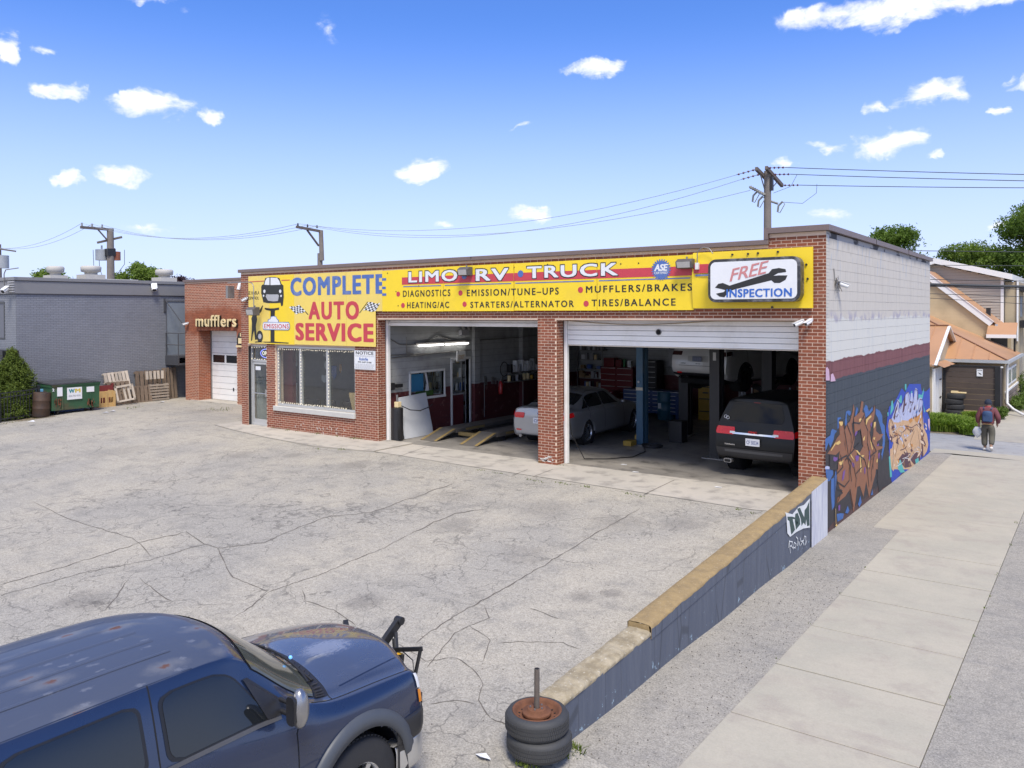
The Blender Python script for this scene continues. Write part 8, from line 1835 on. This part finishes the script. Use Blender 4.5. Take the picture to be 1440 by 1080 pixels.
q = MB(); q.bar((X_+.06,22.55,1.05),(X_+.35,22.55,1.10),.05); q.sphere((X_+.4,22.55,1.0), .11, 8); q.sphere((X_+.32,22.75,.9), .09, 8); t = solo('twin_flood_lamp', q, HOUS, 'dark flood lamp beside the white garage door', 'lamp')
bullet('white camera on the corner of the gable garage eave', (X_+.35,24.3,1.62), (.8,-.3,.2), .30, .07)
# tyres stacked four high
base_t = None
for k in range(4):
    x, y, z = -.72+[.0,.02,-.02,.05][k], 22.0, gz0+.03+.225*(3-k) if False else gz0+.03+.225*k
    if base_t is None:
        base_t = thing('tyre', 'bottom tyre of the stack of four beside the brown fence', 'tyre', (x,y,z), 0, 'tyres stacked beside the brown fence'); q = tyre_mb(Matrix.Identity(4), .345, .215, .20, False)
        part('rubber', q, RUBBER, base_t, local=True)
        first = base_t
    else: copy_tree(first, (x,y,z), label=['', 'second tyre from the bottom of the stack beside the brown fence','third tyre from the bottom of the stack beside the brown fence','topmost tyre of the stack beside the brown fence'][k])
q = MB(); q.box(-.85,-.60,21.9,22.1,gz0+.94,gz0+1.02); q.box(-.62,-.30,21.95,22.15,gz0+.94,gz0+.98); solo('tyre_top_litter', q, CREAM, 'pale scraps lying on top of the stack of four tyres', 'litter')
# brown fence enclosure
Fz = gz0
F_ = thing('brown_fence', 'brown board enclosure with black posts and a small white notice', 'fence', (0,22.3,Fz)); xa, xb = -1.1, .70
n = 8
for k in range(n): part('board', MB().box(xa,xb,22.30,22.34,Fz+.22+k*.228,Fz+.22+k*.228+.215), DKB, F_)
part('top_rail', MB().box(xa,xb+.2,22.27,22.37,1.32,1.37), BLACK, F_); part('post', MB().box(xb,xb+.20,22.24,22.40,Fz+.1,1.36), BLACK, F_); part('post', MB().box(xa-.1,xa,22.26,22.36,Fz+.1,1.36), BLACK, F_)
for k in range(n): part('board', MB().box(xb+.14,xb+.18,22.42,23.35,Fz+.22+k*.228,Fz+.22+k*.228+.215), DKB, F_)
part('post', MB().box(xb+.12,xb+.21,23.0,23.08,Fz,1.36), BLACK, F_)
N_ = thing('fence_notice', 'small white notice with a black mark on the brown fence', 'sign', (.16,22.27,.94)); part('plate', MB().box(.05,.27,22.255,22.268,.93,1.23), SWHITE, N_)
lettering('NOTICE', (.075,22.254,1.16), (.245,22.254,1.16), (.075,22.254,1.20), SBLACK, N_, .03, .002); q = MB(); q.add([(.10,22.253,1.09),(.18,22.253,1.06),(.23,22.253,1.01),(.20,22.253,1.0),(.14,22.253,1.03)], [(0,1,2,3,4)]); part('print_mark', q, SBLACK, N_); part('lamp_knob', MB().box(.82,.98,22.3,22.4,1.30,1.36), WHITE, F_)
# low hip roofed garage
B_ = thing('hip_roof_garage', 'low garage with an orange hipped metal roof and a white downspout', 'garage', (-1,27,gz0)); XR = .90
part('wall', MB().box(-6,XR,23.9,30.2,gz0,1.45), BEIGE, B_)
cz = 1.56; c0 = Vector((XR+.12,23.5,cz)); zt_ = lambda t: cz+.46*t
h3 = Vector((XR+.12-4.2,23.5+4.2,zt_(4.2)))
e1 = Vector((-6,23.5,cz)); r_top = Vector((-6,23.5+4.2,zt_(4.2)))
r1 = part('roof', MB().add([e1,c0,h3,r_top], [(0,1,2,3)]), ORR, B_, fix=False)
c1 = Vector((XR+.12,30.6,cz)); h4 = Vector((XR+.12-4.2,30.6,zt_(4.2))); r2_ = part('roof', MB().add([c0,c1,h4,h3], [(0,1,2,3)]), ORR, B_, fix=False)
for k in range(7):
    x = .35-.62*k; t_ = min(4.2, XR+.12-x); part('seam', MB().bar((x,23.5,cz+.015),(x,23.5+t_,zt_(t_)+.015),.025,.03), ORR, r1)
part('hip_cap', MB().bar(c0+Vector((0,0,.02)),h3+Vector((0,0,.02)),.07,.03), M('ridge_brown', (.25,.12,.06), .5), r1)
q = MB(); q.bar((-6,23.44,cz-.07),(XR+.14,23.44,cz-.07),.10,.13); q.bar((XR+.18,23.42,cz-.07),(XR+.18,30.6,cz-.07),.10,.13); part('gutter', q, GUT, B_)
q = MB(); q.tube([(XR+.16,23.7,cz-.1),(XR+.10,23.8,cz-.3),(XR+.10,23.8,gz0+.45),(XR+.35,23.6,gz0+.22),(XR+.75,23.1,gz0+.07),(XR+1.05,22.95,gz0+.07)], .055, 8); part('downspout', q, TRIM, B_)
for a, b in ((24.4,26.4),(26.7,29.0)):
    f_ = part('window_frame', bars_x(MB(), XR, a, b) if False else MB().box(XR,XR+.04,a,b,.35,1.12), TRIM, B_); part('pane', MB().box(XR+.041,XR+.05,a+.1,b-.1,.45,1.04), M('pale_pane', (.30,.31,.30), .2) if a < 25 else bpy.data.materials['pale_pane'], f_)
part('ledge', MB().box(XR,XR+.06,24.0,30,.12,.20), TRIM, B_)
for k in range(4):
    for j in range(9): part('stone', MB().box(XR,XR+.06,24.0+.62*j+(.2 if k%2 else 0),24.58+.62*j+(.2 if k%2 else 0),gz0+.02+.20*k,gz0+.20+.20*k), STONE, B_, bev=.02)
# tan house with lean-to roof
C_H = thing('tan_house', 'tan brick house with a steep orange lean to roof and white gable trim', 'house', (-3,31,gz0))
Yh = 30.6; k_ = Yh/30.0
pa = at(1309,391,1,Yh); pe = at(1392,453,1,Yh); sl_ = (pa.z-pe.z)/(pa.x-pe.x); zx = lambda x: pe.z+sl_*(x-pe.x)
xw = at(1390,460,1,Yh).x
XL = -3.3
part('wall', MB().prism([(-8,gz0),(xw,gz0),(xw,zx(xw)-.05),(XL,zx(XL)-.05),(-8,zx(XL)-1.6)], Yh, Yh+3.6, 1), BEIGE, C_H)
q = MB(); q.bar((XL,Yh-.12,zx(XL)),(pe.x+.1,Yh-.12,zx(pe.x+.1)),.10,.30,up=(0,0,1)); part('gable_trim', q, TRIM, C_H)
Yb = Yh+3.6; q = MB(); q.add([(XL,Yh-.2,zx(XL)+.16),(pe.x+.28,Yh-.2,zx(pe.x+.28)+.16),(pe.x+.28,Yb,zx(pe.x+.28)+.16),(XL,Yb,zx(XL)+.16)], [(0,1,2,3)]); rr_ = part('roof', q, ORR, C_H, fix=False)
part('gutter', MB().bar((pe.x+.30,Yh-.2,zx(pe.x+.28)+.08),(pe.x+.30,Yb,zx(pe.x+.28)+.08),.12,.12), GUT, C_H)
p = at(1390,440,1,Yh+1.8); part('roof_vent', MB().box(p.x-.1,p.x+.1,Yh+1.7,Yh+1.9,zx(p.x)+.1,zx(p.x)+.5), BLACK, rr_)
a = at(1398,468,1,Yh+.4); b = at(1432,453,1,Yh+.4); aw = part('awning', MB().add([(xw,Yh+.1,b.z-.02),(b.x,Yh+.1,b.z-.02),(b.x,Yh-.9,a.z-.05),(xw,Yh-.9,a.z-.05),(xw,Yh+.1,b.z-.1),(b.x,Yh+.1,b.z-.1),(b.x,Yh-.9,a.z-.15),(xw,Yh-.9,a.z-.15)], [(0,1,2,3),(7,6,5,4),(0,4,5,1),(1,5,6,2),(2,6,7,3),(3,7,4,0)]), ORR, C_H)
part('awning_trim', MB().box(xw,b.x+.02,Yh-.95,Yh-.9,a.z-.22,a.z-.05), TRIM, C_H)
part('side_wall', MB().box(xw,b.x-.35,Yh+1.0,Yh+3.5,gz0,b.z-.1), BEIGE, C_H); part('doorway', MB().box(xw+.02,b.x-.5,Yh+.97,Yh+.995,1.2,b.z-.15), BLACK, C_H)
part('awning_post', MB().box(b.x-.1,b.x-.02,Yh-.85,Yh-.77,gz0,a.z-.1), DARK, C_H)
# sided house behind
D_ = thing('sided_house', 'grey clapboard house with a broad white roof edge rising behind the tan house', 'house', (-3,36,gz0)); Yd = Yb+.05
SIDM = M('grey_siding', (.34,.31,.275), .6, var=.08, scale=2)
tr = at(1411,391,1,Yd); pk = at(1316,371,1,Yd); sl2 = (pk.z-tr.z)/(pk.x-tr.x); zr = lambda x: tr.z+sl2*(x-tr.x)
part('wall', MB().prism([(-10,gz0),(tr.x,gz0),(tr.x,tr.z-.05),(pk.x,pk.z-.05),(-10,pk.z-2.0)], Yd, Yd+7, 1), SIDM, D_)
z = 2.3; 
while z < pk.z-.1:
    x0_ = -10 if z < pk.z-2 else pk.x-(pk.z-z)/.32; x1_ = tr.x if z < tr.z-.1 else tr.x+(z-tr.z+.1)/sl2
    if x1_-.05 > x0_: part('siding_board', MB().add([(x0_,Yd-.03,z),(x1_,Yd-.03,z),(x1_,Yd-.004,z+.145),(x0_,Yd-.004,z+.145),(x0_,Yd-.001,z),(x1_,Yd-.001,z)], [(0,1,2,3),(0,4,5,1)]), SIDM, D_, fix=False)
    z += .15
part('corner_board', MB().box(tr.x-.12,tr.x+.02,Yd-.05,Yd,2.2,tr.z), TRIM, D_)
ev = at(1420,387,1,Yd)
def slab(x0,z0,x1,z1,th,y0,y1): return MB().add([(x0,y0,z0),(x1,y0,z1),(x1,y0,z1+th),(x0,y0,z0+th),(x0,y1,z0),(x1,y1,z1),(x1,y1,z1+th),(x0,y1,z0+th)], [(0,1,2,3),(7,6,5,4),(0,4,5,1),(1,5,6,2),(2,6,7,3),(3,7,4,0)])
part('roof_edge', slab(pk.x,pk.z,tr.x+.45,zr(tr.x+.45),.30,Yd-.45,Yd+7.3), TRIM, D_); part('roof_edge', slab(-10,pk.z-2.15,pk.x,pk.z,.30,Yd-.45,Yd+7.3), TRIM, D_)
part('rear_wing', MB().box(tr.x+.03,tr.x+.62,Yd+.6,Yd+6,gz0,tr.z-.2), BEIGE2, D_); part('rear_downspout', MB().cyl((tr.x+.60,Yd+.55,2.0),(tr.x+.60,Yd+.55,tr.z-.1),.05), TRIM, D_)
part('porch', MB().box(tr.x+.63,tr.x+1.2,Yd+1.5,Yd+4,2.7,3.1).box(tr.x+.63,tr.x+1.3,Yd+1.4,Yd+4,tr.z-.7,tr.z-.5).box(tr.x+.9,tr.x+1.0,Yd+1.45,Yd+1.55,gz0,tr.z-.6), BLACK, D_); part('porch_window', MB().box(tr.x+.625,tr.x+.65,Yd+1.8,Yd+3,3.3,4.4), GUT, D_)
# van far behind
V_ = thing('white_van', 'white van cut by the right edge beyond the hipped garage', 'van', (2.9,37,gz0)); T_ = Matrix.Translation((2.9,37,gz0))
q = MB(T_); q.prism(rrect(-2.4,2.4,.35,2.0,.35,5), -.95, .95, 1); part('body', q, WHP, V_, bev=.05)
part('side_window', MB(T_).box(-1.9,-.4,-.965,-.952,1.25,1.75), DGLASS, V_); part('side_window', MB(T_).box(-.2,1.6,-.965,-.952,1.25,1.75), DGLASS, V_)
for x in (-1.5,1.5): part('wheel', MB(T_).cyl((x,-.98,.35),(x,-.7,.35),.35,n=20), RUBBER, V_)
part('lamp', MB(T_).box(-2.42,-2.35,-.9,-.7,.9,1.3), REDL, V_)

# ------------------------------------------------------------------ planting on the right
LILY = leafm('daylily_leaf', (.09,.16,.02), (.24,.33,.05), .3)
def clump(label, cx, cy, rx, ry, n, h, seed):
    random.seed(seed); q = MB(); g0 = gz0+.02
    for _ in range(n):
        a = random.uniform(0,2*PI); rr = random.random()**.5; x = cx+math.cos(a)*rr*rx; y = cy+math.sin(a)*rr*ry; hh = h*random.uniform(.6,1.1)*(1-.3*rr); d = random.uniform(0,2*PI); L_ = hh*random.uniform(.5,1.1); w_ = .013
        px, py = -math.sin(d)*w_, math.cos(d)*w_; P = []
        for t_, ww in ((0,1),(.35,1.2),(.7,1),(1,.1)):
            r_ = L_*t_*t_; z_ = g0+hh*(1.6*t_-.85*t_*t_)/.75; P += [(x+math.cos(d)*r_-px*ww, y+math.sin(d)*r_-py*ww, z_),(x+math.cos(d)*r_+px*ww, y+math.sin(d)*r_+py*ww, z_)]
        q.add(P, [(0,1,3,2),(2,3,5,4),(4,5,7,6)])
    me = q.mesh('daylilies', LILY); o = bpy.data.objects.new('daylilies', me); col.objects.link(o); return tag(o, label, 'plants')
clump('broad clump of bright green daylily leaves beside the alley', -.75, 17.6, 1.35, 1.25, 4200, .52, 3)
clump('narrow darker clump at the corner where the person walks', .45, 16.4, .28, .35, 450, .40, 4)['label'] = 'small leafy clump at the alley corner behind the person'
clump('weedy clump in front of the brown fence', .15, 21.3, .5, .4, 700, .30, 5)
BUSH = leafm('bush_leaf', (.05,.085,.015), (.12,.18,.035), .2)
def bush(label, c, r, n, seed, size=.045):
    t = thing('bush', label, 'bush', (c[0],c[1],gz0)); rs = random.Random(seed); bl = [((c[0]+rs.uniform(-.5,.5)*r[0], c[1]+rs.uniform(-.5,.5)*r[1], gz0+r[2]*rs.uniform(.3,1.0)), (r[0]*.5,r[1]*.5,r[2]*.5)) for _ in range(8)]
    part('foliage', crown_mesh(bl, n, size, BUSH, seed), None, t, fix=False); part('stem', MB().cyl((c[0],c[1],gz0),(c[0],c[1],gz0+r[2]),.03,.01,6), BARK, t)
bush('low bush along the stone foot of the hipped garage', (1.35,26.3), (.45,1.5,.55), 3500, 4); bush('bush beside the pale patch of the far garden', (1.5,31.0), (.7,2.0,.9), 3500, 5); bush('weeds at the corner post of the brown fence', (.95,21.9), (.25,.5,.35), 1200, 6); bush('tall bush beyond the tan house awning', (2.1,36), (.8,1.2,1.8), 3500, 7, .07)
q = MB(); q.box(-.35,.1,19.6,19.8,gz0,gz0+.12); solo('pale_log', q, CREAM, 'pale pipe lying behind the daylilies', 'pipe')

# ------------------------------------------------------------------ trees
LEAF1 = leafm('tree_leaf', (.05,.095,.014), (.14,.21,.035), .3); LEAF2 = leafm('light_tree_leaf', (.07,.12,.02), (.19,.26,.05), .3); LEAFP = leafm('plum_leaf', (.022,.012,.018), (.05,.025,.035), .1)
def tree(label, x, y, z0, h, r, seed, n, size, m, nb=16, trunk=.2, flat_=.75, low=.35, group=None):
    t = thing('tree', label, 'tree', (x,y,z0), 0, group); rs = random.Random(seed); q = MB(); top = z0+h
    q.tube([(x,y,z0),(x+rs.uniform(-.1,.1),y,z0+h*.3),(x+rs.uniform(-.3,.3),y,z0+h*.6),(x,y,z0+h*.85)], [trunk,trunk*.8,trunk*.5,trunk*.15], 8); bl = []
    for k in range(nb):
        a = rs.uniform(0,2*PI); f = rs.uniform(low,.93); rr = r*math.sqrt(max(.05,1-((f-.55)/.5)**2))*rs.uniform(.35,.85); c = (x+math.cos(a)*rr, y+math.sin(a)*rr, z0+h*f); br = r*rs.uniform(.22,.42); bl.append((c,(br,br,br*flat_)))
        q.tube([(x,y,z0+h*max(.25,f-.3)),((x+c[0])/2,(y+c[1])/2,z0+h*max(.3,f-.12)),c], [trunk*.35,trunk*.22,.02], 5)
    bl.append(((x,y,top-r*.35),(r*.4,r*.4,r*.3)))
    part('trunk', q, BARK, t); part('crown', crown_mesh(bl, n, size, m, seed, shell_=.25), None, t, fix=False); return t
tree('large green tree at the right edge behind the sided house', 0.9, 46, gz0, 11.6, 3.8, 11, 95000, .095, LEAF1, 60, .3, low=.22)
tree('big leafy tree reaching out of the frame on the far right', 4.0, 50, gz0, 13.6, 4.2, 12, 30000, .12, LEAF1, 26, .3, low=.2)
tree('mid green tree filling the gap low at the right edge', 2.8, 42, gz0, 7.2, 2.8, 13, 26000, .085, LEAF1, 22, .2, low=.15)
tree('rounded tree whose crown shows over the painted side wall', -7.3, 45, gz0, 10.5, 3.7, 14, 50000, .09, LEAF1, 26, .25, low=.4)
tree('smaller tree crown between the side wall and the white roof', -3.6, 47, gz0, 9.2, 3.2, 15, 30000, .09, LEAF2, 20, .2, low=.4)
tree('small ragged tree behind the left end of the grey building', -60, 12.8, gz0, 7.9, 1.9, 16, 9000, .12, LEAF2, 12, .15, low=.55)
for i, (u, hh, lb) in enumerate(((172,7.6,'left'),(193,8.3,'tallest'),(207,7.9,'middle'),(222,7.8,'right'))):
    c_ = at(u, 390, 0, -60+i*1.3); tree(lb+' light green tree of the row between the roof vents', c_.x, c_.y, gz0, hh+.25, 1.6, 20+i, 8000, .11, LEAF2, 11, .15, low=.55)
c_ = at(250, 391, 0, -52); tree('dark plum coloured tree at the left of the muffler bay roofline', c_.x, c_.y, gz0, 7.35, 1.5, 30, 7000, .10, LEAFP, 10, .12, low=.6)
# far wood that closes the view at the horizon
fb = []
rs = random.Random(77)
for k in range(90):
    a = math.radians(rs.uniform(-70, 200)); R_ = rs.uniform(150, 230); fb.append(((math.cos(a)*R_, math.sin(a)*R_, 1.0), (9, 9, 3.2)))
tag(part('far_trees', crown_mesh(fb, 40000, .7, LEAF1, 5, shell_=.1), None, fix=False, kind='stuff'), 'distant belt of trees beyond the buildings')

# ------------------------------------------------------------------ the person
def skin(name, pts, edges, rad, m, parent, T, sub=2, root=0):
    me = bpy.data.meshes.new(name); me.from_pydata([T @ Vector(p) for p in pts], edges, []); o = bpy.data.objects.new(name+'_tmp', me); col.objects.link(o)
    md = o.modifiers.new('s', 'SKIN'); md.use_smooth_shade = True; sm = o.modifiers.new('u', 'SUBSURF'); sm.levels = sub; sm.render_levels = sub
    lay_ = me.skin_vertices[0].data if me.skin_vertices else None
    if lay_ is None:
        bm = bmesh.new(); bm.from_mesh(me); bm.verts.layers.skin.verify(); bm.to_mesh(me); bm.free(); lay_ = me.skin_vertices[0].data
    for i, r_ in enumerate(rad): lay_[i].radius = (r_ if isinstance(r_, tuple) else (r_, r_)); lay_[i].use_root = (i == root)
    bpy.context.view_layer.update(); dg = bpy.context.evaluated_depsgraph_get(); m2 = bpy.data.meshes.new_from_object(o.evaluated_get(dg)); bpy.data.objects.remove(o)
    m2.name = name; m2.materials.clear(); m2.materials.append(m)
    for p_ in m2.polygons: p_.use_smooth = True
    return part(name, m2, None, parent, fix=False)
px_, py_ = 1.42, 12.78; T_ = Matrix.Translation((px_,py_,-.70)) @ Matrix.Scale(.93, 4)
PR = thing('person', 'person in maroon jacket walking away with blue backpack and white bag', 'person', (px_,py_,-.70))
SKN = M('skin_tone', (.30,.17,.11), .5); MAR = M('maroon_jacket', (.15,.045,.055), .8, var=.3, scale=8, bump=.3, bscale=30); TRO = M('olive_trousers', (.10,.095,.075), .85, var=.35, scale=9, bump=.3, bscale=30); SHO = M('white_shoe', (.62,.60,.57), .6); BPK = M('navy_backpack', (.03,.065,.15), .7, var=.35, scale=12); HAT = M('navy_knit_cap', (.02,.028,.05), .9, bump=.5, bscale=120)
JB_ = [(0,0,.93),(0,.0,1.12),(0,.0,1.32),(0,.02,1.46),(0,.05,1.55),(0,.06,1.63),(-.09,0,.90),(-.10,.10,.50),(-.09,.06,.10),(-.09,.20,.05),(.09,0,.90),(.11,.02,.50),(.11,-.20,.16),(.11,-.12,.05),(-.18,0,1.38),(-.27,-.03,1.10),(-.27,.04,.86),(-.27,.06,.78),(.18,0,1.38),(.28,-.06,1.10),(.26,.10,.90),(.25,.16,.85)]
JE_ = [(0,1),(1,2),(2,3),(3,4),(4,5),(0,6),(6,7),(7,8),(8,9),(0,10),(10,11),(11,12),(12,13),(2,14),(14,15),(15,16),(16,17),(2,18),(18,19),(19,20),(20,21)]
JR_ = [.14,.13,.14,.06,.085,.075,.09,.06,.045,.04,.09,.06,.045,.04,.065,.05,.035,.03,.065,.05,.035,.03]
bd_ = skin('body', JB_, JE_, JR_, SKN, PR, T_)
skin('trousers', [JB_[i] for i in (0,)]+[(0,0,.88),(-.10,0,.86),(-.11,.10,.50),(-.10,.05,.13),(.10,0,.86),(.12,.01,.50),(.12,-.18,.21)], [(0,1),(1,2),(2,3),(3,4),(1,5),(5,6),(6,7)], [(.18,.14),(.17,.14),.125,.098,.088,.125,.098,.082], TRO, PR, T_)
skin('jacket', [(0,0,.90),(0,0,1.12),(0,0,1.33),(0,.02,1.45),(-.19,0,1.38),(-.295,-.03,1.12),(-.29,.03,.90),(.19,0,1.38),(.31,-.06,1.12),(.285,.08,.93)], [(0,1),(1,2),(2,3),(2,4),(4,5),(5,6),(2,7),(7,8),(8,9)], [(.20,.15),(.19,.15),(.18,.14),.075,.095,.078,.060,.095,.082,.062], MAR, PR, T_, root=1)
for nm, a, b, c in (('shoe', (-.10,-.02,.05), (-.10,.10,.045), (-.10,.22,.04)), ('shoe', (.12,-.25,.16), (.12,-.16,.09), (.12,-.08,.04))):
    skin(nm, [a,b,c], [(0,1),(1,2)], [(.05,.045),(.055,.045),(.045,.035)], SHO, PR, T_, root=1)
q = MB(T_); q.grid(lambda a, b: (lambda th, ph: Vector((.112*math.cos(th)*math.sin(ph), .055+.118*math.sin(th)*math.sin(ph), 1.60+.125*math.cos(ph))))(2*PI*a, PI*.60*b), 16, 8); q.grid(lambda a, b: Vector((.108*math.cos(2*PI*a)+.0, .055+.114*math.sin(2*PI*a), 1.555+.04*b)), 16, 2); part('knit_cap', q, HAT, PR)
q = MB(T_); q.lathe([(.085,0),(.095,.03),(.085,.06)], (0,.03,1.44), 'z', 16); part('red_collar', q, M('red_collar', (.35,.04,.05), .8), PR)
skin('backpack', [(0,-.17,.99),(0,-.20,1.14),(0,-.18,1.36)], [(0,1),(1,2)], [(.15,.08),(.155,.095),(.13,.07)], BPK, PR, T_, root=1)
q = MB(T_); q.box(-.11,.11,-.315,-.29,1.02,1.16); q.box(-.12,.12,-.305,-.285,1.165,1.175); part('backpack_pocket', q, BPK, bpy.data.objects['backpack'], bev=.01); part('base_strip', MB(T_).box(-.13,.13,-.27,-.2,.905,.935), M('tan_leather', (.30,.18,.08), .7), bpy.data.objects['backpack'], bev=.01)
for s_ in (-1,1): q = MB(T_); q.tube([(s_*.10,-.12,1.40),(s_*.13,-.02,1.46),(s_*.14,.10,1.38),(s_*.15,.12,1.2)], .018); part('strap', q, BPK, bpy.data.objects['backpack'])
# hands with fingers
def hand(c, d, side):
    q0 = [Vector(c)]; pts = [tuple(c)]; ed = []; rd = [.028]; pts.append(tuple(Vector(c)+Vector(d)*.05)); ed.append((0,1)); rd.append(.03)
    for k in range(4):
        b_ = Vector(c)+Vector(d)*.075+Vector((0,(k-1.5)*.018,0)); i = len(pts); L1 = [.035,.042,.04,.03][k]
        pts += [tuple(b_), tuple(b_+Vector(d)*L1+Vector((side*.006,0,0))), tuple(b_+Vector(d)*L1*1.5+Vector((side*.025,0,.0)))]; rd += [.011,.009,.008]; ed += [(1,i),(i,i+1),(i+1,i+2)]
    i = len(pts); pts += [tuple(Vector(c)+Vector(d)*.03+Vector((side*.01,.035,0))), tuple(Vector(c)+Vector(d)*.065+Vector((side*.03,.04,0)))]; rd += [.012,.010]; ed += [(0,i),(i,i+1)]
    skin('hand', pts, ed, rd, SKN, PR, T_, 1)
hand((-.27,.05,.83), (0,.02,-1), 1); hand((.26,.13,.88), (0,.6,-.8), -1)
# plastic bag held in the left hand
BG = thing('plastic_bag', 'white plastic carrier bag hanging from the left hand of the person', 'bag', (px_-.27,py_,-.2)); rs = np.random.RandomState(2)
q = MB(T_); q.grid(lambda a, b: (lambda th, r_: Vector((-.31+r_*.13*math.cos(th)*(1+.12*math.sin(5*th+b*9)), .03+r_*.09*math.sin(th), .78-.38*b)))(2*PI*a, math.sin(PI*min(1, .08+b*.97))**.55), 28, 14)
part('bag_body', q, M('bag_film', (.62,.64,.66), .35, var=.2, scale=10), BG); q = MB(T_); q.tube([(-.33,.04,.74),(-.285,.04,.80),(-.27,.05,.775),(-.26,.05,.80),(-.24,.04,.74)], .009); part('bag_handle', q, bpy.data.materials['bag_film'], BG)
